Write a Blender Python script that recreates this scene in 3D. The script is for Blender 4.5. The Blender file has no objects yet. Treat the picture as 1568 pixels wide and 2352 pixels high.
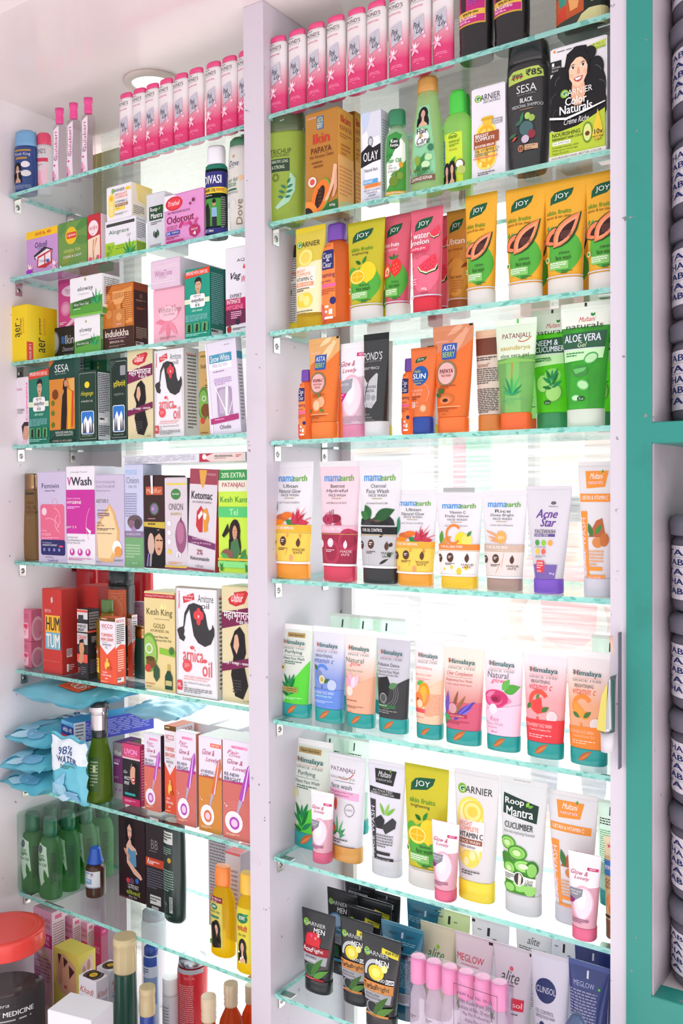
import bpy, math, random
from mathutils import Vector, Matrix
from mathutils.geometry import tessellate_polygon
from bisect import bisect_right
random.seed(7)
sc = bpy.context.scene
COL = sc.collection
# ------------------------------------------------------------ camera, world, exposure
FOC, YAW, PITCH, ROLL, EYE = 2145.8, 0.601827, -0.0210695, -0.0062710, 1.45
_f = Vector((-math.sin(YAW)*math.cos(PITCH), math.cos(YAW)*math.cos(PITCH), math.sin(PITCH)))
_r = Vector((math.cos(YAW), math.sin(YAW), 0)); _u = _r.cross(_f)
_c, _s = math.cos(ROLL), math.sin(ROLL)
CR, CU, CF = _c*_r + _s*_u, -_s*_r + _c*_u, _f
cam = bpy.data.cameras.new('camera'); co = bpy.data.objects.new('camera', cam); COL.objects.link(co)
cam.sensor_fit = 'VERTICAL'; cam.sensor_height = 36; cam.lens = FOC/2352*36
cam.clip_start = 0.02
R3 = Matrix((CR, CU, -CF)).transposed()
co.matrix_world = Matrix.Translation((0, 0, EYE)) @ R3.to_4x4()
sc.camera = co
sc.view_settings.view_transform = 'Standard'; sc.view_settings.look = 'None'
sc.view_settings.exposure = 0.36; sc.view_settings.gamma = 1.0; sc.view_settings.use_curve_mapping = False
try:
    sc.cycles.transparent_max_bounces = 32; sc.cycles.max_bounces = 8; sc.cycles.transmission_bounces = 6
    sc.cycles.caustics_reflective = False; sc.cycles.caustics_refractive = False
except Exception: pass
W_FRONT, W_BACK = 0.98, 3.7
wd = bpy.data.worlds.new('sky'); sc.world = wd; wd.use_nodes = True
nt = wd.node_tree; bg = nt.nodes['Background']
tc = nt.nodes.new('ShaderNodeTexCoord'); sp = nt.nodes.new('ShaderNodeSeparateXYZ'); nt.links.new(tc.outputs['Generated'], sp.inputs[0])
mr = nt.nodes.new('ShaderNodeMapRange'); mr.inputs[1].default_value = -0.15; mr.inputs[2].default_value = 0.35
mr.inputs[3].default_value = W_FRONT; mr.inputs[4].default_value = W_BACK
nt.links.new(sp.outputs[1], mr.inputs[0]); nt.links.new(mr.outputs[0], bg.inputs[1])
bg.inputs[0].default_value = (1, 0.985, 0.99, 1)
sun = bpy.data.lights.new('sun', 'SUN'); sun.energy = 3.8; sun.angle = 0.02; sun.color = (1, .97, .92)
so = bpy.data.objects.new('sun', sun); COL.objects.link(so); so.rotation_euler = (math.radians(-15), math.radians(10), 0); so.location = (0, 5, 6)

def unproj(px, py, Y=None, Z=None, X=None):
    d = CR*((px-784)/FOC) + CU*((1176-py)/FOC) + CF
    k = Y/d.y if Y is not None else ((Z-EYE)/d.z if Z is not None else X/d.x)
    return Vector((d.x*k, d.y*k, d.z*k+EYE))
def proj(P):
    q = Vector(P) - Vector((0, 0, EYE)); c = q.dot(CF)
    return 784+FOC*q.dot(CR)/c, 1176-FOC*q.dot(CU)/c

# ------------------------------------------------------------ materials
def hexc(h):
    if len(h) == 3: h = ''.join(c*2 for c in h)
    v = [int(h[i:i+2], 16)/255 for i in (0, 2, 4)]
    return tuple((x/12.92 if x <= .04045 else ((x+.055)/1.055)**2.4) for x in v)+(1,)
MATS = {}
def newmat(name):
    m = bpy.data.materials.new(name); m.use_nodes = True
    n = m.node_tree; n.nodes.clear()
    out = n.nodes.new('ShaderNodeOutputMaterial')
    return m, n, out
def princ(n, col, rough=.4, metal=0, spec=.4):
    p = n.nodes.new('ShaderNodeBsdfPrincipled')
    p.inputs['Base Color'].default_value = col; p.inputs['Roughness'].default_value = rough
    p.inputs['Metallic'].default_value = metal; p.inputs['Specular IOR Level'].default_value = spec
    return p
def mixs(n, fac, a, b):
    m = n.nodes.new('ShaderNodeMixShader')
    if isinstance(fac, (int, float)): m.inputs[0].default_value = fac
    else: n.links.new(fac, m.inputs[0])
    n.links.new(a, m.inputs[1]); n.links.new(b, m.inputs[2]); return m.outputs[0]
def ramp(n, src, stops):
    r = n.nodes.new('ShaderNodeValToRGB'); e = r.color_ramp.elements
    e[0].position, e[0].color = stops[0]; e[1].position, e[1].color = stops[-1]
    for p, c in stops[1:-1]:
        x = e.new(p); x.color = c
    n.links.new(src, r.inputs[0]); return r.outputs[0]
def noise(n, scale, detail=3, coord='Object', rough=.55):
    t = n.nodes.new('ShaderNodeTexCoord'); x = n.nodes.new('ShaderNodeTexNoise')
    x.inputs['Scale'].default_value = scale; x.inputs['Detail'].default_value = detail; x.inputs['Roughness'].default_value = rough
    n.links.new(t.outputs[coord], x.inputs['Vector']); return x.outputs['Fac']
def bump(n, src, p, st=.3, dist=.002):
    b = n.nodes.new('ShaderNodeBump'); b.inputs['Strength'].default_value = st; b.inputs['Distance'].default_value = dist
    n.links.new(src, b.inputs['Height']); n.links.new(b.outputs[0], p.inputs['Normal'])
def schlick(n, k=.96, base=.04):
    lw = n.nodes.new('ShaderNodeLayerWeight'); lw.inputs[0].default_value = .5
    pw = n.nodes.new('ShaderNodeMath'); pw.operation = 'POWER'; pw.inputs[1].default_value = 5
    ad = n.nodes.new('ShaderNodeMath'); ad.operation = 'MULTIPLY_ADD'; ad.inputs[1].default_value = k; ad.inputs[2].default_value = base; ad.use_clamp = True
    n.links.new(lw.outputs['Facing'], pw.inputs[0]); n.links.new(pw.outputs[0], ad.inputs[0]); return ad
def mat(code):
    """'abc' print, 'tabc' translucent plastic, 'cabc' clear coloured, 'mabc' metal, 'sabc' satin cap,
    'g:abc,def,p0,p1' translucent plastic whose print fades vertically"""
    if code in MATS: return MATS[code]
    m, n, out = newmat('mat_'+code)
    if code.startswith('g:') or code.startswith('b:'):
        a, b, p0, p1 = code[2:].split(',')
        t = n.nodes.new('ShaderNodeTexCoord'); s = n.nodes.new('ShaderNodeSeparateXYZ'); n.links.new(t.outputs['Generated'], s.inputs[0])
        c = ramp(n, s.outputs[2], [(float(p0), hexc(b)), (float(p1), hexc(a))])
        p = princ(n, (1, 1, 1, 1), .35); n.links.new(c, p.inputs['Base Color'])
        tr = n.nodes.new('ShaderNodeBsdfTranslucent'); n.links.new(c, tr.inputs[0])
        o = mixs(n, .3 if code[0] == 'g' else .02, p.outputs[0], tr.outputs[0])
    elif code[0] == 't' :
        p = princ(n, hexc(code[1:]), .32); tr = n.nodes.new('ShaderNodeBsdfTranslucent'); tr.inputs[0].default_value = hexc(code[1:])
        o = mixs(n, .32, p.outputs[0], tr.outputs[0])
    elif code[0] == 'k':   # thick see-through gel or liquid
        p = princ(n, hexc(code[1:]), .12, 0, .6); tr = n.nodes.new('ShaderNodeBsdfTranslucent'); tr.inputs[0].default_value = hexc(code[1:])
        tp = n.nodes.new('ShaderNodeBsdfTransparent'); tp.inputs[0].default_value = hexc(code[1:])
        o = mixs(n, .5, mixs(n, .55, p.outputs[0], tr.outputs[0]), tp.outputs[0])
    elif code[0] == 'x':   # clear film or glass
        tp = n.nodes.new('ShaderNodeBsdfTransparent'); tp.inputs[0].default_value = hexc(code[1:])
        gl = n.nodes.new('ShaderNodeBsdfGlossy'); gl.inputs['Roughness'].default_value = .08
        ad = schlick(n, .9, .03)
        o = mixs(n, ad.outputs[0], tp.outputs[0], gl.outputs[0])
    elif code[0] == 'm':
        o = princ(n, hexc(code[1:]), .25, 1).outputs[0]
    elif code[0] == 's':
        o = princ(n, hexc(code[1:]), .22, 0, .5).outputs[0]
    else:
        p = princ(n, hexc(code), .42, 0, .3)
        tr = n.nodes.new('ShaderNodeBsdfTranslucent'); tr.inputs[0].default_value = hexc(code)
        o = mixs(n, .1, p.outputs[0], tr.outputs[0])
    n.links.new(o, out.inputs[0]); MATS[code] = m; return m

def painted(name, col, dirt, grime=.5, rough=.45, scale=6, stains=True):
    m, n, out = newmat(name)
    p = princ(n, hexc(col), rough)
    a = noise(n, scale, 6); c = ramp(n, a, [(0, hexc(dirt)), (grime, hexc(col)), (1, hexc(col))])
    if stains:
        b = noise(n, 90, 4); sp_ = ramp(n, b, [(0, (1, 1, 1, 1)), (.27, (1, 1, 1, 1)), (.30, (0, 0, 0, 1)), (1, (0, 0, 0, 1))])
        mx = n.nodes.new('ShaderNodeMix'); mx.data_type = 'RGBA'
        n.links.new(sp_, mx.inputs[0]); n.links.new(c, mx.inputs[6]); mx.inputs[7].default_value = hexc('8a7f86'); c = mx.outputs[2]
    n.links.new(c, p.inputs['Base Color']); bump(n, noise(n, 35, 5), p, .25, .0015)
    n.links.new(p.outputs[0], out.inputs[0]); MATS[name] = m; return m

# ------------------------------------------------------------ mesh helpers
def addobj(name, V, F, M, mats, parent=None, smooth=None):
    me = bpy.data.meshes.new(name); me.from_pydata([tuple(v) for v in V], [], F)
    for k in mats: me.materials.append(mat(k) if isinstance(k, str) else k)
    me.polygons.foreach_set('material_index', M)
    if smooth is not None: me.polygons.foreach_set('use_smooth', smooth)
    me.update()
    o = bpy.data.objects.new(name, me); COL.objects.link(o)
    if parent: o.parent = parent
    return o
class MB:
    def __init__(s): s.V=[]; s.F=[]; s.M=[]; s.S=[]; s.mats=[]
    def mi(s, k):
        if k not in s.mats: s.mats.append(k)
        return s.mats.index(k)
    def add(s, V, F, k, smooth=False):
        b = len(s.V); s.V += [tuple(v) for v in V]; i = s.mi(k)
        for f in F: s.F.append([b+q for q in f]); s.M.append(i); s.S.append(smooth)
    def box(s, x0, x1, y0, y1, z0, z1, k, bev=0):
        if bev:
            r = []
            for z, e in ((z0, bev), (z0+bev, 0), (z1-bev, 0), (z1, bev)):
                r.append([(x0+e+bev*0, y0+e, z), (x1-e, y0+e, z), (x1-e, y1-e, z), (x0+e, y1-e, z)])
            V = [p for q in r for p in q]; F = [[3, 2, 1, 0], [12, 13, 14, 15]]
            for j in range(3):
                for i in range(4): F.append([4*j+i, 4*j+(i+1) % 4, 4*j+4+(i+1) % 4, 4*j+4+i])
            s.add(V, F, k); return
        V = [(x, y, z) for z in (z0, z1) for x, y in ((x0, y0), (x1, y0), (x1, y1), (x0, y1))]
        s.add(V, [[3, 2, 1, 0], [4, 5, 6, 7], [0, 1, 5, 4], [1, 2, 6, 5], [2, 3, 7, 6], [3, 0, 4, 7]], k)
    def lathe(s, prof, k, cx=0, cy=0, n=24, smooth=True):
        V = []; F = []
        for r, z in prof:
            for i in range(n):
                a = 2*math.pi*i/n; V.append((cx+r*math.cos(a), cy+r*math.sin(a), z))
        for j in range(len(prof)-1):
            for i in range(n):
                F.append([j*n+i, j*n+(i+1) % n, (j+1)*n+(i+1) % n, (j+1)*n+i])
        s.add(V, F, k, smooth)
        b = len(s.V)-len(V); mi = s.mi(k)
        for q, rev in ((0, True), (len(prof)-1, False)):
            if prof[q][0] > 1e-5:
                f = [b+q*n+i for i in range(n)]
                s.F.append(f[::-1] if rev else f); s.M.append(mi); s.S.append(False)
    def tube(s, pts, r, k, n=8):
        V = []; F = []
        for j, p in enumerate(pts):
            p = Vector(p); d = (Vector(pts[min(j+1, len(pts)-1)])-Vector(pts[max(j-1, 0)])).normalized()
            a = d.orthogonal().normalized(); b = d.cross(a)
            rr = r[j] if isinstance(r, (list, tuple)) else r
            for i in range(n):
                t = 2*math.pi*i/n; V.append(p+a*rr*math.cos(t)+b*rr*math.sin(t))
        for j in range(len(pts)-1):
            for i in range(n): F.append([j*n+i, j*n+(i+1) % n, (j+1)*n+(i+1) % n, (j+1)*n+i])
        F.append(list(range(n))[::-1]); F.append([(len(pts)-1)*n+i for i in range(n)])
        s.add(V, F, k, True)
    def build(s, name, parent=None): return addobj(name, s.V, s.F, s.M, s.mats, parent, s.S)
def tag(o, label, cat, group=None, kind=None):
    if label: o['label'] = label
    if cat: o['category'] = cat
    if group: o['group'] = group
    if kind: o['kind'] = kind
    return o
def struct(o): o['kind'] = 'structure'; return o
def empty(name, loc, rz=0, lean=0):
    o = bpy.data.objects.new(name, None); COL.objects.link(o); o.empty_display_size = .02
    o.location = loc; o.rotation_euler = (0, lean, rz); return o

# ------------------------------------------------------------ printed artwork
TXT = {}
def text_mesh(s, bold, ital):
    key = (s, bold, ital)
    if key not in TXT:
        c = bpy.data.curves.new('t', 'FONT'); c.body = s; c.resolution_u = 2; c.shear = .35 if ital else 0
        o = bpy.data.objects.new('t', c); me = o.to_mesh()
        V = [(v.co.x, v.co.y) for v in me.vertices]; F = [list(p.vertices) for p in me.polygons]
        o.to_mesh_clear(); bpy.data.objects.remove(o); bpy.data.curves.remove(c)
        if V:
            x0 = min(v[0] for v in V); x1 = max(v[0] for v in V); y0 = min(v[1] for v in V); y1 = max(v[1] for v in V)
            x1 += .044 if bold else 0; wd_ = max(x1-x0, 1e-6)
            V = [((x-x0)/wd_, (y-y0)/max(y1-y0, 1e-6)) for x, y in V]
        # heavier strokes: the same outlines struck again a hair to the side
        TXT[key] = (V, F, (0, .022/wd_, .044/wd_) if bold and V else (0,))
    return TXT[key]
def ell(cx, cy, rx, ry, n=20, a0=0, a1=2*math.pi):
    return [(cx+rx*math.cos(a0+(a1-a0)*i/n), cy+ry*math.sin(a0+(a1-a0)*i/n)) for i in range(n)]
def rotp(P, cx, cy, d):
    c, s = math.cos(math.radians(d)), math.sin(math.radians(d))
    return [(cx+(x-cx)*c-(y-cy)*s, cy+(x-cx)*s+(y-cy)*c) for x, y in P]
MAC = {}
def parse(art, W, H, box=(0, 0, 100, 100), out=None):
    """metric 2D pieces, origin top-left, y down: list of (face, kind, colour, verts, faces)"""
    out = [] if out is None else out
    bx, by, bw, bh = box; sx, sy = W*bw/1e4, H*bh/1e4; ox, oy = W*bx/100, H*by/100
    X = lambda v: ox+float(v)*sx
    Y = lambda v: oy+float(v)*sy
    face = 'F'
    for ln in art.replace('\n', ';').split(';'):
        ln = ln.strip()
        if not ln: continue
        a = ln.split(' '); k = a[0]
        if k[0] == '@': face = k[1]; continue
        if k == 'R':
            x, y, w, h = map(float, a[1:5])
            out.append((face, 's', a[5], [(X(x), Y(y)), (X(x+w), Y(y)), (X(x+w), Y(y+h)), (X(x), Y(y+h))], [[0, 1, 2, 3]]))
        elif k == 'O':
            x, y, w, h = map(float, a[1:5]); r = float(a[6]) if len(a) > 6 else 5
            x0, x1, y0, y1 = X(x), X(x+w), Y(y), Y(y+h); r = min(r*sx, (x1-x0)/2, (y1-y0)/2); P = []
            for cx, cy, s0 in ((x1-r, y1-r, 0), (x0+r, y1-r, 1), (x0+r, y0+r, 2), (x1-r, y0+r, 3)):
                for i in range(5):
                    t = math.pi/2*(s0+i/4); P.append((cx+r*math.cos(t), cy+r*math.sin(t)))
            out.append((face, 's', a[5], P, [list(range(len(P)))]))
        elif k == 'E':
            cx, cy = X(a[1]), Y(a[2]); P = ell(cx, cy, float(a[3])*sx, float(a[4])*sy)
            if len(a) > 6: P = rotp(P, cx, cy, float(a[6]))
            out.append((face, 's', a[5], P, [list(range(len(P)))]))
        elif k == 'C':   # round disc, radius in % of width
            cx, cy = X(a[1]), Y(a[2]); P = ell(cx, cy, float(a[3])*sx, float(a[3])*sx)
            out.append((face, 's', a[4], P, [list(range(len(P)))]))
        elif k == 'P':
            P = [(X(q.split(',')[0]), Y(q.split(',')[1])) for q in a[2:]]
            tr = tessellate_polygon([[Vector((x, y, 0)) for x, y in P]]) if len(P) > 4 else [list(range(len(P)))]
            out.append((face, 's', a[1], P, [list(t) for t in tr]))
        elif k == 'A':
            cx, cy, r, t, a0, a1 = map(float, a[1:7]); n = 18; P = []
            for i in range(n+1):
                th = math.radians(a0+(a1-a0)*i/n)
                for q in (r, r-t): P.append((X(cx)+q*sx*math.cos(th), Y(cy)+q*sx*math.sin(th)))
            out.append((face, 's', a[7], P, [[2*i, 2*i+1, 2*i+3, 2*i+2] for i in range(n)]))
        elif k == 'F':
            cx, cy = X(a[1]), Y(a[2]); L, w_ = float(a[3])*sx, float(a[4])*sx; P = []
            for i in range(7): t = i/6; P.append((cx+L*t, cy-w_/2*math.sin(math.pi*t**.85)))
            for i in range(5, 0, -1): t = i/6; P.append((cx+L*t, cy+w_/2*math.sin(math.pi*t**.85)))
            P = rotp(P, cx, cy, -float(a[5]))
            out.append((face, 's', a[6], P, [list(range(len(P)))]))
        elif k in 'TBISVU':
            x, y, w, h = map(float, a[1:5]); V, Fc, dxs = text_mesh(' '.join(a[6:]), k in 'BSU', k in 'IS')
            for dx in dxs:
                if k in 'VU': P = [(X(x+w*v), Y(y+h*(1-u-dx))) for u, v in [(q[0], 1-q[1]) for q in V]]
                else: P = [(X(x+w*(u+dx)), Y(y+h*(1-v))) for u, v in V]
                out.append((face, 't', a[5], P, Fc))
        elif k == 'M':
            x, y, w, h = map(float, a[1:5]); n = int(a[5]); rnd = random.Random(int(x*7+y*13+n)); P = []; Fc = []
            for i in range(n):
                yy = y+h*i/n; lh = h/n*.5; cur = x; end = x+w*(1 if i < n-1 else .6)
                while cur < end-1:
                    ww = min(w*rnd.uniform(.07, .2), end-cur); b = len(P)
                    P += [(X(cur), Y(yy)), (X(cur+ww), Y(yy)), (X(cur+ww), Y(yy+lh)), (X(cur), Y(yy+lh))]; Fc.append([b, b+1, b+2, b+3]); cur += ww+w*.03
            out.append((face, 't', a[6], P, Fc))
        elif k == 'X':
            x, y, w, h = map(float, a[2:6]); sub = []
            m = MAC[a[1]]
            for i, v in enumerate(a[6:]): m = m.replace('$%d' % (i+1), v)
            parse(m, W, H, (bx+x*bw/100, by+y*bh/100, w*bw/100, h*bh/100), sub)
            out += [(face,)+q[1:] for q in sub]
        else: raise ValueError(ln)
    return out
def clip(P, ax, v, keep):
    o = []
    for i in range(len(P)):
        a, b = P[i-1], P[i]; da, db = (a[ax]-v)*keep, (b[ax]-v)*keep
        if (da >= 0) != (db >= 0):
            t = da/(da-db); o.append((a[0]+(b[0]-a[0])*t, a[1]+(b[1]-a[1])*t))
        if db >= 0: o.append(b)
    return o
def slabs(P, ax, lines):
    lo = min(p[ax] for p in P); hi = max(p[ax] for p in P)
    cuts = [v for v in lines if lo+1e-6 < v < hi-1e-6]
    if not cuts: return [P]
    res = []; prev = None
    for c in cuts+[None]:
        Q = P
        if prev is not None: Q = clip(Q, ax, prev, 1)
        if c is not None: Q = clip(Q, ax, c, -1)
        if len(Q) > 2: res.append(Q)
        prev = c
    return res
def bound(P, W, H):
    for ax, v, k in ((0, .0002, 1), (0, W-.0002, -1), (1, .0002, 1), (1, H-.0002, -1)):
        if any((p[ax]-v)*k < 0 for p in P):
            P = clip(P, ax, v, k)
            if len(P) < 3: return None
    return P
def bounded(pieces, W, H):
    for fc, kd, col, P, Fc in pieces:
        if all(0 <= x <= W and 0 <= y <= H for x, y in P): yield fc, kd, col, P, Fc; continue
        V = []; F = []
        for f in Fc:
            Q = bound([P[i] for i in f], W, H)
            if Q: F.append(list(range(len(V), len(V)+len(Q)))); V += Q
        if F: yield fc, kd, col, V, F
LAY = .00006
# ------------------------------------------------------------ lofted bodies (tubes and bottles)
NU = 8
UL = [math.sin(math.pi/2*k/NU) for k in range(-NU, NU+1)]
def interp(st, t):
    for i in range(len(st)-1):
        if t <= st[i+1][0]+1e-9:
            d = st[i+1][0]-st[i][0]; f = 0 if d < 1e-9 else (t-st[i][0])/d
            return tuple(st[i][j]+(st[i+1][j]-st[i][j])*f for j in (1, 2))
    return st[-1][1:3]
def dense(st, step=.07):
    T = [st[0][0]]
    for i in range(len(st)-1):
        a, b = st[i][0], st[i+1][0]; n = max(1, math.ceil((b-a)/step))
        T += [a+(b-a)*(j+1)/n for j in range(n)]
    return T
def loft(name, st, W, D, H, code, art='', face='F', n=2.2, parent=None, y_off=0, art_range=(0, 1), top='flat', back=1.0):
    """st: (t, halfwidth, halfdepth) bottom to top, t in fractions of H. front is -y. origin bottom centre."""
    st = [s if len(s) == 3 else (s[0], s[1], s[1]) for s in st]
    T = dense(st); mb = MB(); ring = []
    g = [(1-abs(u)**n)**(1/n) if abs(u) < 1 else 0 for u in UL]
    def pt(i, t, b=-1):
        a, d = interp(st, t); return (a*W/2*UL[i], y_off+b*d*D/2*g[i], t*H)
    m = len(UL); V = []
    for t in T:
        V += [pt(i, t) for i in range(m)]+[pt(i, t, back) for i in range(m-2, 0, -1)]
    N = 2*m-2; F = []
    for j in range(len(T)-1):
        for i in range(N): F.append([j*N+i, j*N+(i+1) % N, (j+1)*N+(i+1) % N, (j+1)*N+i])
    mb.add(V, F, code, True)
    mi = mb.mi(code)
    mb.F.append(list(range(N))[::-1]); mb.M.append(mi); mb.S.append(False)
    b = (len(T)-1)*N; mb.F.append([b+i for i in range(N)]); mb.M.append(mi); mb.S.append(False)
    if art:
        t0, t1 = art_range; HH = (t1-t0)*H
        xl = [W/2*(1+u) for u in UL]; yl = [(t1-t)*H for t in T if t0 <= t <= t1]; yl.sort()
        def mp(x, y, off):
            u = max(-.999, min(.999, x/(W/2)-1)); t = max(T[0], min(T[-1]-1e-6, t1-y/H))
            i = min(max(bisect_right(UL, u)-1, 0), m-2); j = min(max(bisect_right(T, t)-1, 0), len(T)-2)
            fu = (u-UL[i])/(UL[i+1]-UL[i]); ft = (t-T[j])/(T[j+1]-T[j])
            A, B, C, E = (Vector(V[j*N+i]), Vector(V[j*N+i+1]), Vector(V[(j+1)*N+i]), Vector(V[(j+1)*N+i+1]))
            P = A.lerp(B, fu).lerp(C.lerp(E, fu), ft)
            nn = (B-A+E-C).cross(C-A+E-B)
            nn = nn.normalized() if nn.length > 1e-14 else Vector((0, -1, 0))
            return P+nn*off
        k = 0
        for fc, kd, col, P, Fc in bounded(parse(art, W, HH), W, HH):
            if fc != face: continue
            k += 1; off = LAY*(k+2)
            if kd == 't': mb.add([mp(x, y, off+.00016) for x, y in P], Fc, col)
            else:
                for f in Fc:
                    for Q in slabs([P[i] for i in f], 0, xl):
                        for q in slabs(Q, 1, yl):
                            mb.add([mp(x, y, off) for x, y in q], [list(range(len(q)))], col, True)
    return mb.build(name, parent)
def carton(name, W, D, H, code, art='', side=None, parent=None, topc=None):
    mb = MB(); e = .0006
    mb.box(-W/2, W/2, 0, D, 0, H, code, .0008)
    if side: mb.add([(W/2+5e-5, e, e), (W/2+5e-5, D-e, e), (W/2+5e-5, D-e, H-e), (W/2+5e-5, e, H-e)], [[0, 1, 2, 3]], side)
    if topc: mb.add([(-W/2+e, e, H+5e-5), (W/2-e, e, H+5e-5), (W/2-e, D-e, H+5e-5), (-W/2+e, D-e, H+5e-5)], [[0, 1, 2, 3]], topc)
    # closing flap seam on top
    mb.box(-W/2+.002, W/2-.002, .0002, .0012, H-.0001, H+.0004, code)
    parts = {}
    for fc in 'FRT':
        w_, h_ = {'F': (W, H), 'R': (D, H), 'T': (W, D)}[fc]; k = 0
        for f2, kd, col, P, Fc in bounded([q for q in parse(art, w_, h_) if q[0] == fc], w_, h_):
            if f2 != fc: continue
            k += 1; o = LAY*(k+2)
            if fc == 'F': V = [(x-W/2, -o, H-y) for x, y in P]
            elif fc == 'R': V = [(W/2+o, x, H-y) for x, y in P]
            else: V = [(x-W/2, D-y, H+o+.0003) for x, y in P]
            mb.add(V, Fc, col)
    return mb.build(name, parent)
# ------------------------------------------------------------ small printed pictures
MAC['woman'] = """P $1 10,100 4,78 10,52 8,30 20,12 36,3 52,0 70,3 84,14 92,32 88,52 96,76 92,100
P $2 42,56 60,56 61,76 82,90 88,100 14,100 20,90 41,76;P $2 32,34 36,20 50,15 64,20 69,34 67,46 60,57 51,62 42,57 34,46
P $1 29,42 29,24 40,11 52,7 66,11 73,24 72,42 67,28 58,19 47,17 37,25 32,34
R 36.5 31.6 9 1.1 3a2420;R 54.5 31.6 9 1.1 3a2420;E 41 35.6 4 1.3 fff;E 59 35.6 4 1.3 fff;E 41.4 35.6 1.8 1.3 2a1a18;E 59.2 35.6 1.8 1.3 2a1a18
P c48a70 49.4,36 51,36 53,45 48,45;P b8404c 43,50 50,49 58,50 55,54 50,55.4 46,54;P fff 44.6,50.6 56.4,50.6 54,52.8 47,52.8;P $1 8,58 22,60 18,100 6,100;P $1 80,60 92,58 94,100 86,100"""
MAC['man'] = """P $1 5,100 12,78 38,68 62,68 88,78 95,100
P d2a084 40,55 60,55 62,72 50,80 38,72;E 50 38 20 26 d9ab8c;P 1b1a1d 28,36 27,18 38,5 56,2 70,10 72,36 66,24 58,20 36,22 31,28
R 37 31 9 2 221;R 54 31 9 2 221;E 42 36 3 1.4 fff;E 58 36 3 1.4 fff;E 42 36 1.5 1.4 221;E 58 36 1.5 1.4 221;E 50 52 7 1.6 a55"""
MAC['papaya'] = """F 4 72 70 40 22 2c5a24;F 6 70 64 34 22 f8885c;F 18 66 40 18 22 3a1a16
F 30 94 92 46 50 26481c;F 30 91 88 38 50 fa8a5a;F 35 84 74 30 50 fba078;F 41 76 58 20 50 3a1a18;M 48 40 24 26 6 7a4a44"""
MAC['splash'] = "F 10 40 26 8 110 4a6;F 25 30 24 8 80 396;F 38 28 22 8 60 4a6"
MAC['lemon'] = "F 44 22 22 10 150 161;F 50 22 24 10 60 283;E 68 52 27 36 ffd62a;P ffd62a 60,85 76,80 70,94;E 34 66 30 26 fc1;E 34 66 27 23 ffe98a;E 34 66 23 19 fb0;R 33 48 1.5 36 ffe98a;R 14 65 40 1.8 ffe98a"
MAC['berry'] = "F 56 14 26 10 150 273;F 58 14 26 10 30 384;F 58 14 22 9 90 273;E 70 48 24 34 e33;P e33 52,66 88,60 66,90;C 62 40 2 fb8;C 74 36 2 fb8;C 82 48 2 fb8;C 70 52 2 fb8;C 60 56 2 fb8;C 76 64 2 fb8;C 66 68 2 fb8;P e43 6,88 12,46 34,30 50,52 44,84;P fcb 16,80 20,54 34,42 42,58 36,78;P e54 24,72 28,56 36,56 34,74"
MAC['melon'] = "P 1c4a30 0,58 16,82 50,96 92,82 100,70 98,50 90,78 50,90;P e9efc0 2,56 18,78 50,90 90,76 98,50 96,44;P f0405a 6,54 88,6 98,46 88,70 52,84 22,74;C 34 62 1.8 311;C 46 54 1.8 311;C 58 62 1.8 311;C 70 52 1.8 311;C 52 73 1.8 311;C 66 72 1.8 311;C 80 62 1.8 311;C 82 44 1.8 311;C 68 36 1.8 311;C 86 28 1.8 311;C 56 42 1.8 311"
MAC['neem'] = "F 50 90 66 13 115 285;F 50 78 52 13 150 184;F 50 84 56 14 60 173;F 50 70 44 12 90 285;F 50 92 50 14 30 285;F 50 94 46 13 170 173;F 46 60 44 12 128 173;F 56 62 44 12 66 184"
MAC['aloe'] = "F 50 98 84 10 92 3a5;F 50 98 74 10 115 285;F 50 98 74 10 65 4b6;F 50 98 60 10 140 396;F 50 98 60 10 40 285;F 50 98 48 9 160 4a6;F 50 98 48 9 20 396"
MAC['slices'] = "E 30 28 28 20 395;E 30 28 24 17 9d7;E 30 28 12 8 bea;E 76 34 26 20 395;E 76 34 22 16 ad7;E 48 66 32 22 284;E 48 66 28 19 9d6;E 48 66 14 9 cea;E 84 76 22 18 395;E 84 76 18 14 ad7;E 12 72 22 18 395;E 12 72 18 14 9d7"
MAC['turmeric'] = "F 8 52 48 18 108 275;F 8 62 40 14 80 386;E 34 66 20 15 c96a3a;E 48 56 16 13 e8762c;E 22 84 16 11 f80;F 44 78 40 14 -20 284;P c23550 60,90 64,40 72,62 80,30 84,60 96,48 90,72 104,84 100,96;F 66 90 40 2 70 e04058;F 70 92 40 2 40 a01c30;F 72 92 44 2 55 e04058;F 80 94 36 2 100 a01c30;F 84 92 30 2 30 e04058"
MAC['beet'] = "R 46 6 3 38 7a1f3a;R 54 2 3 38 8a2f4a;R 38 12 3 34 7a1f3a;E 66 58 26 26 8a1c3e;E 34 62 30 28 a02748;A 34 62 22 3 0 360 d0507a;A 34 62 12 3 0 360 d0507a;P b83a5a 56,96 96,96 90,70"
MAC['coal'] = "P 2a2c2e 0,92 6,60 22,50 40,62 52,44 66,54 84,40 96,64 100,92;P 3c3e40 10,90 20,66 34,72 38,90;P 222 60,92 70,60 84,72 92,92;F 34 60 34 22 118 2f6a38;F 46 62 56 26 22 285a30;F 30 60 30 18 150 3a7a40;E 40 66 9 6 543;E 56 70 9 6 654"
MAC['rose'] = "F 66 20 46 26 20 5a4;F 60 14 36 20 55 6b5;E 40 52 40 38 e54a86;E 46 50 32 32 d23a72;E 36 56 26 24 ef6a9c;E 42 52 18 18 c42a62;E 40 54 11 10 8f1f47;P f48ab0 6,50 20,26 40,20 26,44;P f48ab0 60,84 82,60 80,40 90,60"
MAC['bigc'] = "A 50 40 42 15 30 330 $1"
MAC['drop'] = "P $1 50,0 74,50 78,74 50,98 22,74 26,50"
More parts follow.
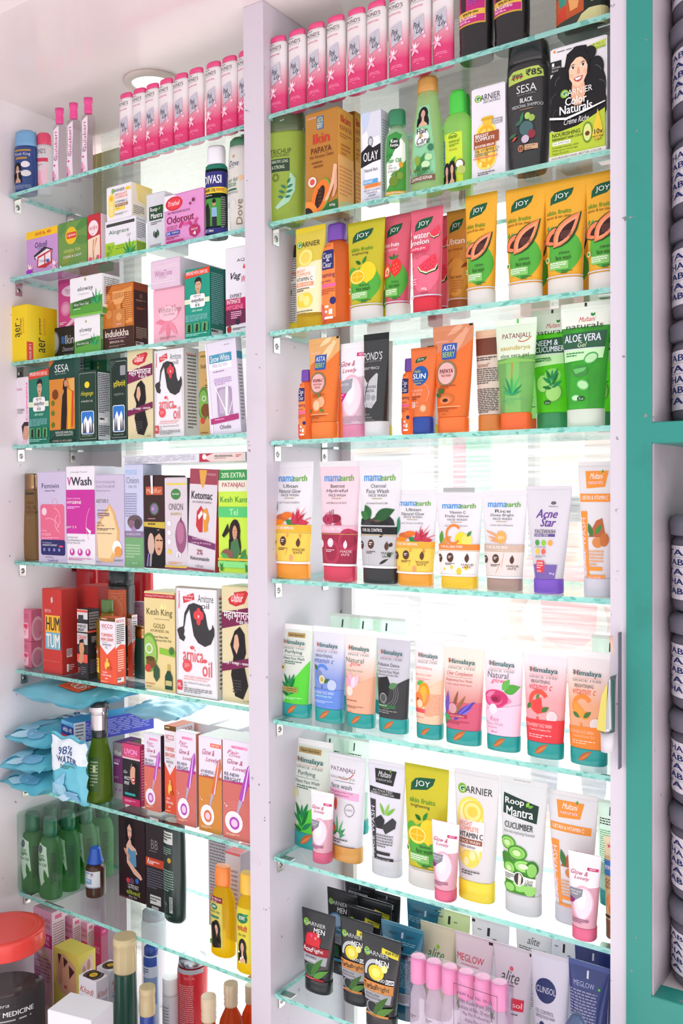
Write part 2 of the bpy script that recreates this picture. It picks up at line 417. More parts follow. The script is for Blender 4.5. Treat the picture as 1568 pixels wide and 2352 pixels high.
MAC['lav'] = "F 40 96 90 20 38 5544b0;F 12 84 66 16 84 6a58c0;F 34 80 70 11 72 8a5a34;F 44 80 66 11 56 9c6a40;F 52 84 70 6 40 7a68d8;F 56 90 60 5 34 8a78e0;F 20 98 34 20 190 385;F 30 96 34 18 160 4a6"
MAC['apricot'] = "F 20 16 40 22 20 5b5;E 62 44 34 34 f90;E 60 42 22 24 ffb640;E 30 66 30 28 f84;E 26 58 5 4 522"
MAC['icons'] = "C 14 30 9 $1;C 50 30 9 $1;F 86 56 26 14 90 $1;M 4 60 22 30 3 $1;M 38 60 26 30 3 $1;M 74 64 24 30 2 $1"
MAC['glow'] = "E 50 50 50 50 e8b8cc;E 52 50 42 44 f6dfe8;E 46 40 22 28 fbeef4"
MAC['hand'] = "P $1 0,0 8,0 8,100 0,100"
MAC['garnier'] = "C 12 50 13 8b3;C 12 50 8 283;T 22 14 78 74 $1 ARNIER;T 5 20 14 62 fff G"
MAC['capsule'] = "O 6 2 88 96 fd3 44;O 14 6 72 88 ffe58a 36;E 50 28 32 18 fc2;E 50 28 27 15 ffe27a;R 48 12 3 32 fc2;R 20 27 58 2.5 fc2;E 38 70 14 9 fc3;E 66 76 14 9 fb1"
MAC['lily'] = "F 50 60 46 16 40 f9bcd4;F 50 60 46 16 110 fbd3e2;F 50 60 44 16 170 f79fc2;F 50 60 44 16 240 fbd3e2;F 50 60 44 16 310 f9bcd4;F 50 60 40 12 75 fff"
MAC['leaf2'] = "F 50 80 60 34 110 $1;F 50 80 60 34 50 $1"
MAC['shk'] = "E 48 50 46 44 2b2d2c"
MAC['joylogo'] = "P 17583a 0,100 2,50 18,18 40,8 100,0 92,44 70,76 40,84 8,92;T 20 26 60 44 fff JOY"

# ------------------------------------------------------------ designs
DS = {}
def tube(key, cf, cb, cap, body, art='', D=.026, cart='', nm='squeeze_tube', cat='tube', capn=2.4):
    DS[key] = dict(k='tube', cf=cf, cb=cb, cap=cap, body=body, art=art, D=D, cart=cart, nm=nm, cat=cat, capn=capn)
def box(key, body, art='', side=None, topc=None, nm='carton', cat='box', D=None):
    DS[key] = dict(k='box', body=body, art=art, side=side, topc=topc, nm=nm, cat=cat, D=D)
def bot(key, st, cst, body, cap, art='', D=.04, n=2.2, nm='bottle', cat='bottle', cart='', extra=None):
    DS[key] = dict(k='bot', st=st, cst=cst, body=body, cap=cap, art=art, D=D, n=n, nm=nm, cat=cat, cart=cart, extra=extra)

# shelf L1 / R1
TALC = [(0, .9), (.008, .97), (.02, 1), (.88, 1), (.905, .97), (.925, .9)]
TALCC = [(.925, .88), (.985, .88), (1, .82)]
bot('talc', TALC, TALCC, 'g:f8f4f6,ec4a86,.25,.72', 'sd8447c', """R 12 10 30 1.2 888;T 8 13 72 4.6 333 POND'S;T 10 18.6 66 1.1 666 SKIN INSTITUTE;T 8 23 64 2 d5296a DREAMFLOWER
X lily 14 30 76 26;P c3c3cf 22,39 74,34 76,56 26,62;I 26 42 34 7 223 Pink;I 40 49 34 8 223 Lily;X lily -2 54 70 30;F 76 54 14 8 250 fbd3e2;E 78 60 6 2.2 f7c4d8
T 30 84 46 1.2 fbd PERFUMED;T 26 86 54 1.2 fbd BODY POWDER;T 44 89 12 1.4 fbd 18 g""", D=.013, n=2.1, nm='talc_bottle')
bot('kking', [(0, .86), (.04, .94), (.3, 1), (.7, .98), (.74, .94)], [(.74, .94), (.97, .86), (1, .6, .6)], 's1d3f7c', 's6fa3cc', """O 12 32 72 3 b58a4a;T 16 37 66 6 dde Kesh King;O 18 44 52 3.6 b58a4a;X woman 6 52 42 32 111 caa08a;E 62 56 18 5 e8e4ea;E 64 70 20 5 ddd;T 20 66 30 2.4 fff AYURVEDIC;M 8 88 76 7 4 9ac""")
bot('pbody', [(0, .84), (.03, .92), (.4, 1), (.75, .98), (.8, .9)], [(.8, .88), (.97, .82), (1, .6)], 'tf4eef2', 'sdf4a6c', """T 8 27 66 8 444 POND'S;R 10 42 76 6 d46;M 16 52 40 4 2 c77;E 36 76 30 14 f6b6c8;E 66 70 20 16 f9cfdc;E 20 86 14 6 e86;C 14 74 5 d46""")
bot('gulab', [(0, .86), (.02, .94), (.2, .95), (.45, .78), (.66, .82), (.76, .8), (.8, .45), (.82, .42)], [(.80, .46), (.83, .5), (.93, .46), (.94, .54), (1, .54), (1.0, .5)], 'xf6f0f4', 'se2488f', """P ecdfea 6,30 52,24 52,40 44,60 50,94 6,96 6,60;V 16 32 24 38 b2266e Gulabari;C 20 76 7 d0408c;E 12 86 9 4 e58fb6;E 24 90 8 3.4 efa9c6;E 12 93 7 3 d0609c;M 12 66 24 4 2 99a""", D=.016)
# shelf L2
box('odonil', 'c79ad2', """R 0 0 100 17 f5c81e;B 28 5 54 7 c22 SAVE Rs. 40/-;T 28 27 38 13 27306f Odonil;R 36 42 24 1.4 58a
P 3a2c3c 24,56 58,40 84,50 82,58 28,66;P e8e4f0 28,60 66,46 82,52 80,60 32,66;P c33 34,84 36,60 80,50 82,78 60,88;P eeeaf4 38,82 40,64 78,54 78,76;T 42 68 22 6 27306f Odonil;R 58 55 3 28 b22;X lily -6 66 34 36;X lily 74 72 30 26;E 10 90 10 5 a3c;E 70 74 5 4 4a5ca8""", side='b47ac0', D=.045)
box('greentea', '6f9a4a', """F 60 20 60 20 20 4f8a40;F 55 40 60 22 -10 5d8e45;F 4 30 60 20 60 5a9048;F 10 90 60 20 30 8a9a3c;C 46 31 20 e8c41e;O 30 24 34 13 d8432f 4;I 33 27 28 7 fff Lipton;T 20 60 58 6 d8e08a GREEN TEA;B 18 73 64 5 eee CLEAR & LIGHT;C 8 94 3 eee;M 74 92 20 4 2 cda""", side='5a8440', D=.055)
box('shine', 'c22f3c', """E 46 28 38 16 f4e6ea;T 14 23 64 10 c22f3c शाईन;M 24 39 44 2 1 c44;P f3dcc0 4,50 96,44 96,98 4,98;P e09a78 42,52 56,52 46,72 54,94 44,96 38,74;P d88c6c 66,50 78,50 56,70 44,92 36,94 54,70;E 22 92 14 5 e58;E 80 90 12 5 e58;F 60 94 24 10 20 5a4""", side='e9d9dc', D=.04)
box('alograce', 'ecebf2', """R 4 8 92 8 444;T 12 26 66 14 2f6a3a Alograce;T 70 42 14 4 555 Cream;M 72 48 16 3 1 777;R 0 66 100 34 a5cf2e;R 0 58 30 9 a5cf2e;T 38 69 26 3 363 ALOE VERA;T 34 75 32 3 363 MOISTURISER;C 12 70 5 7a3;C 18 80 5 8b3;C 9 86 5 7a3;C 24 70 4 8b3;X aloe 58 52 46 46
@R;R 0 0 100 100 eae9f0;T 6 5 80 7 2f6a3a Alograce;M 8 16 84 42 9 777;R 0 64 100 36 a5cf2e;M 10 68 78 26 6 474""", side='eae9f0', D=.05)
box('serumcube', 'f1eff4', """X garnier 20 8 54 12 333;O 8 22 24 70 fd4 14;O 12 26 16 62 ffe78a 10;E 20 36 7 8 fb2;T 14 60 12 7 fff 3x;T 36 24 48 7 f07a3c BRIGHT;T 36 33 50 7 f07a3c COMPLETE;T 36 46 48 7 333 VITAMIN C;R 36 56 50 8 a06a2a;T 40 58 42 4 fff SERUM CREAM;R 36 66 38 9 fd5;M 38 69 32 3 1 a63;R 78 12 20 8 fd3;T 84 14 8 4 933 UV;M 34 84 54 6 2 888
@R;R 0 0 100 100 f4ecd8;P fbe28c 20,0 96,0 96,60 30,50;E 66 34 22 20 ffe9a0;M 8 66 50 26 5 777;R 74 70 12 22 ccc""", side='f4ecd8', topc='f6f2ea', D=.05)
box('roopb', 'dde0e6', """O 14 22 76 24 1f4a30 4;B 20 24 40 9 fff Roop;B 24 34 62 9 fff Mantra;F 66 30 16 7 40 8c3;M 24 49 56 6 2 666;C 52 70 16 2a5a3a;P dde0e6 44,62 56,60 60,80 46,78;E 52 72 6 6 222;M 18 88 60 10 4 888""", side='e6e8ec', D=.05)
box('odorout', 'e29ad0', """P f2f0f6 0,0 24,0 46,12 40,28 0,30;E 25 18 22 14 d22c3c;E 25 18 18 11 e8404c;I 10 13 30 9 fff Trishul;T 8 34 58 4.4 7a2a56 AIR FRESHENER BLOCK;B 6 43 70 15 8c1a4a Odorout;B 6 62 28 4 c3387a NATURALTYPE;B 6 67 26 4 c3387a FRAGRANCE;O 4 73 36 8 3a4aa8 2;B 6 74.5 10 5 fff 5X;T 20 75 18 3.4 fff FORMULA;M 5 84 34 6 2 8c1a4a;A 50 70 12 6 180 270 c8327c;R 50 61 10 6 d8569a;A 62 70 10 6 270 360 c8327c;A 86 66 9 5 90 270 d0468c;P b62a66 64,74 76,68 90,74 92,86 78,94 66,88;T 70 76 16 4 fff PACK OF;B 74 82 8 8 fff 4;C 68 26 2.5 7c2450;C 76 20 3.5 7c2450;O 6 92 44 6 c03a82 2""", side='c982bc', D=.05)
bot('divasi', [(0, .86), (.02, .98), (.72, 1), (.78, .95), (.8, .8)], [(.79, .82), (.97, .8), (1, .74)], 'k123c34', 'se9e7ee', """R 0 21 100 5 1f7a64;R 0 29 100 17 30307c;B 2 33 84 9 fff DIVASI;R 0 46 100 6.5 f0d23c;B 2 47.3 60 3.6 222 HAIR OIL;T 64 47.6 30 3 c33 PRIME;I 10 53.5 34 2.6 eee Explore;P 4a9a3c 6,58 88,58 88,88 6,88;P 1a1a1c 10,66 24,62 34,70 34,88 14,88;E 54 63 8 3.4 c99a80;P 8fb6d8 42,68 66,68 68,78 42,78;P 223 44,78 66,78 66,89 44,89;E 54 61 9 2.4 111;R 84 56 14 36 333;M 85 57 12 34 14 999;R 0 90 100 6 30307c;B 4 91.5 46 2.8 fff NET 100ml""", D=.045, n=2.6)
bot('dove', [(0, .88), (.03, .96), (.4, 1), (.8, .98), (.9, .9)], [(.9, .88), (.97, .84), (1, .6)], 'teeebe6', 's2f6b4a', """F 34 22 14 9 40 b98a3c;I 16 25 46 6 2a3a6a Dove;M 12 32 50 1.4 1 999;I 6 43 52 4 3f7a4c hair fall;I 8 48 42 4 3f7a4c rescue;R 6 54 46 2 2f6b4a;T 4 57 54 2.6 777 SHAMPOO;C 70 44 10 f0c8a0;A 26 70 22 6 0 360 ddd;V 50 66 26 26 8a7350 Dove""")
# shelf L3
box('aer', 'f0d21e', """V 34 30 26 26 2a2a2c aer;V 62 22 10 30 2a2a2c power;V 74 22 10 28 e8762c pocket;C 46 24 3 333;R 96 66 4 34 d33
@R;R 0 0 100 100 f0d21e;R 0 66 18 34 d8342c;V 5 70 7 26 fff PACK OF 5;V 36 56 22 26 2a2a2c aer;V 38 20 9 30 2a2a2c power;V 52 20 9 30 e8762c pocket""", side='f0d21e', D=.12)
box('bluebox', '4a6ac8', "M 20 20 60 60 4 dde", D=.02)
box('feather', 'd84f96', """E 60 26 44 12 f2d6e6;T 34 21 56 5 c33a80 Feather;T 38 27 46 5 c33a80 Touch;C 34 62 22 e88ab8;C 34 62 14 f0a8cc;P f2c8dc 30,100 90,74 96,84 50,100;M 6 90 30 6 2 fff""", side='c23f84', D=.04)
box('eloway', 'efeff2', """F 48 12 8 7 90 ba7;T 24 24 48 15 444 eloway;T 26 42 34 3 777 complete care;P 57a23c 0,62 100,52 100,100 0,100;P 3d6b38 8,62 92,53 92,68 8,78;T 12 65 46 7 eee Aloe Vera Gel;X aloe 62 34 40 40;M 12 79 36 4 1 cec;R 0 94 100 6 7cc04a
@R;R 0 0 100 100 eeeef0;M 10 8 80 70 14 888;R 0 84 100 16 57a23c""", side='eeeef0', D=.055)
box('eloway2', 'efeff2', """F 46 18 8 7 90 ba7;T 20 30 48 15 444 eloway;T 22 48 34 3 777 complete care;P 57a23c 0,66 100,58 100,100 0,100;P 3d6b38 6,68 86,60 86,74 6,82;T 10 70 46 6 eee Aloe Vera Gel;X aloe 58 42 40 40
@R;R 0 0 100 100 5a9a4a;M 10 8 80 60 14 cdc""", side='5a9a4a', D=.03)
box('iceoff', '2b2c30', """E 22 40 20 32 8a8a90;E 24 38 14 24 b8b8be;P 1a1a1c 0,0 26,6 12,20 8,60 0,90;R 50 26 14 20 3a6ab0;T 66 24 32 24 eee Ikin;I 54 56 44 12 ccd Diamond;T 60 74 34 6 aab Bleach Cream;E 50 86 10 8 a8b4d8;E 60 92 8 6 c8d0e8""", side='333', D=.05)
box('indulekha', 'c8742c', """E 16 18 8 5 e0904c;E 10 30 7 4 e8a060;E 26 24 5 3 d8843c;E 20 44 10 7 d88c4c;P e09a50 60,10 96,6 96,60 70,62;M 62 14 34 44 14 a8501c;P 8a4016 0,0 30,0 14,12 0,14;R 32 10 42 3 e8a868;R 33 12 3 12 e8a868;R 38 12 3 12 e8a868;R 43 12 3 12 e8a868;R 48 12 3 12 e8a868;R 53 12 3 12 e8a868;R 58 12 3 12 e8a868;R 63 12 3 12 e8a868;R 68 12 3 12 e8a868;P e8a868 32,23 74,20 62,30 42,31;R 46 30 14 8 d89048;O 34 38 40 30 c88040 6;E 54 50 9 6 e0a060;T 46 60 16 2 fde INDHA;R 0 66 100 34 42261f;B 8 69 78 11 f0e4d8 indulekha;R 20 82 56 .8 c9b;T 24 86 46 3.6 e8d8cc BRINGHA OIL;M 22 93 52 3 2 a98
@R;R 0 0 100 100 3c221d;R 0 0 100 12 8a3c1c;E 50 20 12 4 644;M 16 26 68 3 2 a87;M 20 38 60 3 2 c62;M 14 68 74 18 7 a98;R 10 90 56 8 ccc;M 12 91 50 6 1 333""", side='3c221d', D=.03)
box('wtone', 'f0b6c8', """F 50 60 44 14 30 e8849c;F 50 60 44 14 60 ec90a8;F 50 60 40 14 100 e8849c;F 50 60 44 14 140 ec90a8;F 50 60 44 14 180 e8849c;F 50 60 44 14 220 ec90a8;F 50 60 44 14 265 e8849c;F 50 60 44 14 310 ec90a8;E 50 46 30 14 f6c8d6;T 18 34 72 10 a88 WhiteTone;T 34 46 36 4 a88 FACE POWDER;M 22 88 50 5 3 b88""", side='ecc0d0', D=.05)
box('wtone2', 'e3c9dc', """T 14 38 60 20 b7a WhiteTone;R 8 22 84 1.6 f8eef4;R 4 30 88 1 fff;R 10 72 84 2 f4e8f0;R 6 80 80 1.4 fff;R 20 64 60 1 fff;T 30 60 26 6 b8a Face Powder;@R;R 0 0 100 100 ddd2dc""", side='ddd2dc', topc='e6e2ea', D=.13)
VAS = """P e0452c 0,4 100,0 100,9 0,13;T 6 3.5 86 5 fff IMPROVED WITH 5 NEW OILS;X man 24 12 60 34 $1;P dfeecb 0,43 100,43 100,50 0,50;O 22 37 60 19 f6f6f6 8;T 36 38.5 30 4 333 सुपर;B 26 43 52 7 222 वस्मोल;B 42 51 18 4 333 ३३;I 30 58 44 4 cfe केश काला;M 4 66 88 10 6 8cc;O 6 78 24 13 5aa26a 3;O 38 78 24 13 5aa26a 3;O 70 78 24 13 5aa26a 3;P 1a2a20 12,90 14,80 24,79 24,91;P 1a2a20 44,90 48,79 56,81 54,91;P 1a2a20 76,90 80,79 86,81 84,91;M 6 93 84 4 2 aed
@R;R 0 0 100 100 $2;M 10 8 82 74 26 7aa;R 6 88 80 10 cfd4d4;M 8 89 74 7 1 333"""
box('vasmol', '1f9c84', VAS.replace('$1', '1a4a3a').replace('$2', '156a5c'), side='156a5c', D=.045)
box('vasmol2', '23806a', VAS.replace('$1', '1c5a40').replace('$2', '1a6a54'), side='1a6a54', D=.045)
box('greenback', '17594c', '', side='17594c', D=.045)
box('vwaqua', 'e8e6ee', """T 44 14 60 4 333 AQUA;P d44 72,20 77,26 67,26;S 20 29 40 10 223 Vag;I 62 34 34 8 d46 Wash;A 78 66 20 1.2 100 250 333;T 18 54 44 4 333 EXPERT;R 0 59 78 13 b8205c;T 6 60 52 5 fff INTIMATE;T 6 66.5 62 5 f9b HYGIENE;P 6a2148 0,72 80,72 80,88 0,90;M 22 74 40 9 4 fbd;C 48 86 9 223;M 28 93 50 3 2 333;E 14 94 8 4 a22;F 14 92 12 6 60 363""", side='e0dfe8', D=.05)
# shelf L4
box('glycerin', 'efe4ee', """T 6 15 52 4 c58 Labolia;T 4 46 66 4 444 GLYCERIN;T 4 50.5 56 3 444 SOLUTION;M 4 56 40 1 1 888;V 80 8 14 56 f0a Cosmetics;E 78 82 22 12 d8a48c;P 3a2a2c 52,72 70,66 98,66 98,72 70,72 60,84;F 60 98 30 16 40 fcd;M 8 88 16 8 3 c8a""", side='e6dce6', D=.05)
box('sesab', '155043', """R 0 0 100 24 17463c;P d06a2a 0,0 26,0 0,10;T 22 7 56 9 eee SESA;T 24 17 44 2 bcb ayurvedic;R 0 24 100 60 d88a34;P e8b060 76,26 100,24 100,60;P 1a1412 56,28 66,22 72,30 70,60 66,84 44,84 48,60 52,44;P c8905c 38,46 58,36 58,40 44,50;E 66 30 7 4 c8906c;P d8502c 70,36 98,40 92,80 70,84;P e8b030 72,36 90,40 84,84 72,84;O 12 36 24 12 7a3a14 12;C 14 52 7 5a7a2a;C 14 64 7 5a7a2a;C 14 78 7 5a7a2a;R 20 85 78 8 1c4a34;T 24 86 70 2.6 eee REDUCES HAIR FALL;T 26 89.4 66 2 eee & SUPPORTS HAIR GROWTH;R 0 95 100 5 123c30;T 12 96 76 2.4 dcb AYURVEDIC OIL WITH 18 HERBS;F 8 92 20 8 30 254""", side='144a3c', D=.04)
box('qrgreen', '1a6448', "R 8 6 40 24 dde;M 10 8 36 20 6 333;M 56 10 36 60 14 7b9", side='15533c', D=.04)
box('leafgreen', '176046', "F 44 10 14 8 60 d8c04a;F 50 10 14 8 110 d8c04a;M 20 20 60 10 4 9b8;R 0 40 100 2 c9a94a", side='15533c', D=.04)
HIM = """O 3 3 94 94 8a9a90 5;O 4.5 4 91 92 $1 5;$2;O 14 57 72 33 e8eef0 9;O 17 58 66 31 2f7ad0 8;P fff 17,76 40,64 52,72 66,64 83,78 83,88 17,88;P 556 22,88 27,64 34,88;P 556 32,88 38,70 44,88;P 556 58,88 64,72 70,88;P 556 70,88 76,66 83,88"""
box('himg', '1d3e30', HIM.replace('$1', '1d3e30').replace('$2', 'E 48 20 14 4.6 f3d92a;I 12 29 70 8 d8d040 Himgange;T 14 42 66 2.4 e0e4dc AYURVEDIC OIL;T 18 91.4 58 1.8 cdc Ayurvedic Medicine') + """
@R;R 0 0 100 100 1d3e30;R 8 3 84 95 d6dade;M 12 5 76 56 22 333;R 16 66 60 8 fff;M 18 67 56 6 1 222;M 12 78 76 16 6 333""", side='1d3e30', D=.045)
box('himg2', '1b3029', HIM.replace('$1', '1b3029').replace('$2', 'P 3a4a44 0,4 40,2 0,14;O 60 9 32 12 9a9aa2 5;B 18 27 74 9 e8d83c हिमगंगे;T 22 42 60 4 9a9 आयुर्वेदिक तेल;T 18 92 60 1.8 cdc Net contents 100 ml'), side='1b3029', D=.045)
DAB = """P c8343c 20,11 40,5 74,3 82,5 70,14 44,17 24,15;P e85a5c 26,11 44,6 70,5 62,12 40,15;I 30 6 36 7 fff Dabur;P $1 0,23 100,16 100,29 0,37;B 6 19.5 88 11 fff महाभृंगराज;B 54 28 26 4 fff केश तेल;P 1c1a1c 40,38 56,34 70,40 74,56 66,64 80,84 64,96 40,94 28,76 36,60 26,50;P e0b094 40,42 50,40 54,50 46,58 36,52;P 1c1a1c 44,38 60,40 60,54 50,42;P $1 0,67 100,59 100,66 0,74;B 6 64 86 3.6 fff लम्बे • मजबूत • चमकदार;M 34 80 26 12 5 4a4648;T 66 96 26 2 444 ८ तेल"""
box('dabur', 'e3d6ac', DAB.replace('$1', '7a2450'), side='e8dcc0', topc='d8cc9c', D=.045)
ARN = """R 1.5 1 97 98 d8d8dc;P efeef2 4,2 96,1 90,50 96,99 4,99 9,50;T 54 6 36 7 333 Arnitone;T 62 13.6 18 5 333 oil;U 6 4 5 16 d8424c Hahnemann's;P d8424c 18,9 44,5 46,11 20,15;T 22 7 20 2 fff New 100 ml;T 23 10 18 2 fff Pet Bottle
P 3a3a3c 18,40 22,24 32,16 44,14 62,16 72,24 76,34 80,38 86,36 88,32 92,36 92,42 84,50 70,53 54,50 44,44 38,30 34,20 26,26 22,36
P 3a3a3c 4,40 8,38 20,36 22,40 20,44 24,46 20,50 10,48;E 50 25 6 4 e04850;E 62 25 6 4 e04850;E 56 22 5 4 e04850;E 56 30 5 4 e04850;E 56 26 2 1.4 fcc
T 18 56 48 12 e0565c arnica;T 64 66 22 14 e0565c oil;E 40 55 5 1.6 e0565c;E 70 66 5 1.6 e0565c;C 28 72 11 e0565c;M 22 70 12 4 3 fbb;T 20 81 62 1.6 d44 WITH ARNICA BRAHMI AMLA;T 20 83.4 56 1.6 d44 BHRINGRAJ & ALOE VERA;O 4 86 12 9 d8424c 2;T 6 88 8 4 fff HL;T 20 86.4 62 2.2 333 Jac Olivol Products (P);T 20 89 8 1.8 333 Ltd.;M 20 92 66 5 3 888
@R;R 0 0 100 100 cfd0d2;M 20 8 60 84 22 555;T 10 5 70 4 d44 arnica oil"""
box('arnitone', 'a89c8c', ARN, side='cfd0d2', topc='b8b4ac', D=.045)
KK = """R 0 2 100 4.4 b8343c;T 4 2.8 90 2.8 fcc Amazing Gold Protection Oil FREE;P f6e8a0 60,10 66,16 72,9 74,17 50,17;T 8 17 84 8.6 5a5a30 Kesh King;T 34 26.6 50 1.6 776 Scalp & Hair Medicine;T 30 32 38 4.6 7a6a2c GOLD;T 20 38 62 2.6 7a6a3c AYURVEDIC OIL;T 24 44 56 2.4 3a5a30 Grows New Hair;T 18 47.4 70 2.4 3a5a30 and Reduces Hair Fall;P 8ac43c 50,56 100,58 100,64 50,62;E 16 62 28 20 6aa83c;E 16 62 24 17 9cc860;A 16 58 12 3 0 360 eee;E 22 72 16 6 7a5230;E 20 68 15 2.4 5a4a20;E 12 78 10 4 c8443c;P 3a5a3c 30,78 40,73 50,78 50,86 40,91 30,86;P c8b05c 76,72 84,72 84,78 76,78;P 1f4a36 68,84 76,78 84,78 92,84 92,97 68,97;R 70 88 20 5 c8c080;M 4 93 50 1.4 1 a44;M 6 96 30 1.2 1 765;E 90 58 8 4 4a7a3c
@R;R 0 0 100 100 d8c488;M 10 8 80 80 20 9a8"""
box('keshking', 'e8d59a', KK, side='d8c488', topc='d0c08c', D=.045)
box('keshking2', 'c8a464', """O 10 5 66 2 7a6a20;T 14 15 70 7 333 Kesh King;T 60 27 36 5 7a4a20 GOLD;T 44 33 50 2.6 7a5a30 AYURVEDIC;M 40 40 56 5 2 3a5a30;E 30 62 36 20 4c8a3c;E 30 62 30 16 7ab04c;A 34 56 14 4 0 360 dde;E 44 70 30 8 7a4a24;C 80 78 18 2a5a48;E 24 82 14 4 c44;M 10 96 80 2 1 744""", side='b89454', D=.04)
box('snow', 'e6dfee', """M 62 5 30 1.4 1 888;R 12 14 72 9 4a9ab8;R 10 23 72 7 fff;T 16 15 62 7 fff Snow White;T 20 24 50 4 a9c HERBAL FACE WASH;M 22 32 60 2 1 a7a;M 24 40 56 8 4 b9c;O 30 50 48 32 b09aba 8;O 36 52 34 26 c4b4cc 8;P f8f6fc 60,50 68,50 60,82 54,82;P fff 20,44 22,44 70,86 66,86;P fff 84,60 86,60 50,96 48,96;P f6f2fa 2,0 5,0 12,98 8,98;P b23a78 6,82 96,80 96,86 6,88;M 20 83 50 2 1 fbd;T 34 90 36 4.4 444 Oletia
@R;R 0 0 100 100 e4e0ea;R 0 14 100 8 4a9ab8;M 20 28 60 60 16 999""", side='e4e0ea', D=.035)
# shelf L5
bot('amber', [(0, .86), (.02, .96), (.25, 1), (.6, .84), (.8, .78), (.82, .74)], [(.815, .76), (.98, .74), (1, .7)], 'kb89c74', 'ma88664', """R 30 22 66 2 333;T 44 31 50 4 5a4632 mami;T 40 37 60 4 5a4632 OILS;T 40 42.5 60 4 5a4632 ONION;M 44 50 50 3 2 876""", D=.045)
box('femivin', 'd3c8e4', """T 14 13 62 5.4 2c3560 Femivin;T 26 20 36 2 556 Intimate Wash;O 8 36 86 48 e87090 8;A 60 34 9 1.2 0 360 e8a0b8;A 54 52 26 1.4 280 420 f8c8d8;A 84 56 24 1.4 110 230 f8c8d8;A 40 70 40 1.4 250 330 f8c8d8;C 23 44 9 f4d8e4;T 14 64 18 2.6 fcd Daily;T 14 67.8 32 3 fcd HYGIENE;M 14 72.5 60 3 2 fbd;O 10 75 86 17 2a2c68 6;T 16 77.4 32 1.8 ccd For freshness &;T 16 80 52 2 fff MAXIMUM COMFORT;C 22 86 4 8890c8;C 40 86 4 8890c8;C 58 86 4 8890c8;C 76 86 4 8890c8;R 76 81 14 2 e84a80;M 26 94 46 1.2 1 556;T 36 96.4 34 2.6 2c4a90 Leeford""", side='c8bcd8', D=.045)
box('vwash', 'f2eef6', """T 16 5 58 2 888 Clinically Tested;B 4 11 14 8.6 c0207c V;B 18 11 72 8.6 3a3a4c Wash;R 0 24 100 45 cc36a0;T 4 32 46 2 fde Expert Intimate;B 4 35.4 50 3 fff HYGIENE;M 4 41 44 3 2 fcf;A 140 60 70 1.4 150 215 fbd;T 2 61 34 3 fff pH 3.5;P fff 68,62 88,66 84,70;T 4 72 36 1.6 555 Enriched with;T 4 74.8 60 1.8 333 Sea Buckthorn Oil;T 4 77.6 44 1.8 333 & Tea Tree Oil;C 20 88 8 cc36a0;C 48 88 8 cc36a0;C 76 88 8 cc36a0;E 20 87 3 2 fff;E 48 87 3 2 fff;E 76 87 3 2 fff;M 8 94 84 3 2 c6a""", side='e6e2ec', topc='e8e4ec', D=.045)
box('ketofly', 'cfc4dc', """T 4 6 66 3.4 a8a0b0 Ketoconazole;T 4 11 66 3.4 a8a0b0 Anti-Dandruff;T 4 16 50 3.4 a8a0b0 Shampoo;T 5 27 42 4 666 KETOFLY;P e8b878 50,32 66,40 84,62 80,82 60,96 20,96 4,90 4,74 4,56;P f3d8a8 50,36 62,44 76,62 72,78 50,92 10,92 8,80 6,60;T 8 38 40 2 443 Anti-Dandruff;O 8 42 42 3.6 8a5a50 3;T 10 43 38 1.8 fff SHAMPOO;M 10 47 36 1.4 1 876;T 8 52 16 2 443 DUAL;T 8 55 24 2 443 ACTION;M 8 59 60 3 2 654;T 8 63.6 50 2 443 Amino Acid Complex;E 76 80 16 8 fff;E 80 84 13 6 e8a050;T 4 95 16 1.8 554 100 ml;T 66 92 28 2.6 446 Leeford""", side='c0b4cc', D=.045)
box('onionoil', 'ccd0ea', """T 8 5 60 5 9ac4ee mama;T 12 12 66 6.4 889 Onion;T 24 20 42 2.6 99a Hair Oil;M 6 28 60 24 10 99b;E 56 56 40 7 6a5a62;E 50 60 20 5 a884b8;E 70 58 18 5 4c4448;E 36 58 14 4 8c6a7a;R 0 65 100 6 8c7a9c;T 10 66.6 78 2.4 dde FOR HAIR FALL CONTROL;R 0 71 100 29 78ac78;M 8 78 76 14 5 a8cca4;T 40 95 26 2 cec 150 ml""", side='b8bcd4', D=.04)
box('medifol', '3c2626', """O 10 12 80 9 c85a3c 4;T 14 14 70 5 f0c8a0 Mediflor;C 50 36 22 4a6a4a;C 50 36 17 8a7aa0;C 44 36 6 c890c8;M 20 46 60 2 1 c99;P d0b848 0,50 100,50 100,57 0,55;M 20 51.5 60 3 1 432;P 17161a 0,58 50,56 96,60 98,98 8,98;E 34 74 16 12 d8b4a8;E 70 72 20 14 d8a888;P 17161a 48,60 92,58 94,70 74,62 54,66 50,78;R 60 69 12 1.4 221;R 76 69 12 1.4 221;E 72 79 7 1.4 a65;P 98c 20,84 24,84 20,98 12,98;P e6e6ee 34,0 46,0 46,20 38,20;P aaa4a8 30,84 40,84 36,98 26,98""", side='2c1c1c', D=.045)
box('onionsh', 'dcd2da', """R 8 6 90 2 e8d458;E 50 18 22 6 4a8a4c;T 34 16.4 32 3 fff mamorepair;T 18 28 64 7.4 6a5a66 ONION;T 26 38 50 3 b8a040 SHAMPOO;A 74 62 30 2 90 300 c8c0c8;E 72 64 24 18 9a5a80;E 70 60 16 12 b87898;P 7a3a5c 68,46 74,42 76,50;C 20 50 8 f8f4f8;C 20 60 8 f8f4f8;C 20 70 8 f8f4f8;C 20 81 8 e8d060;C 62 84 11 ece6ec;T 58 82 8 5 887 &;M 16 92 60 3 2 e8a060;R 0 96 100 2 f0c850;R 0 98 100 2 8a4a6a""", side='3a2c34', D=.045)
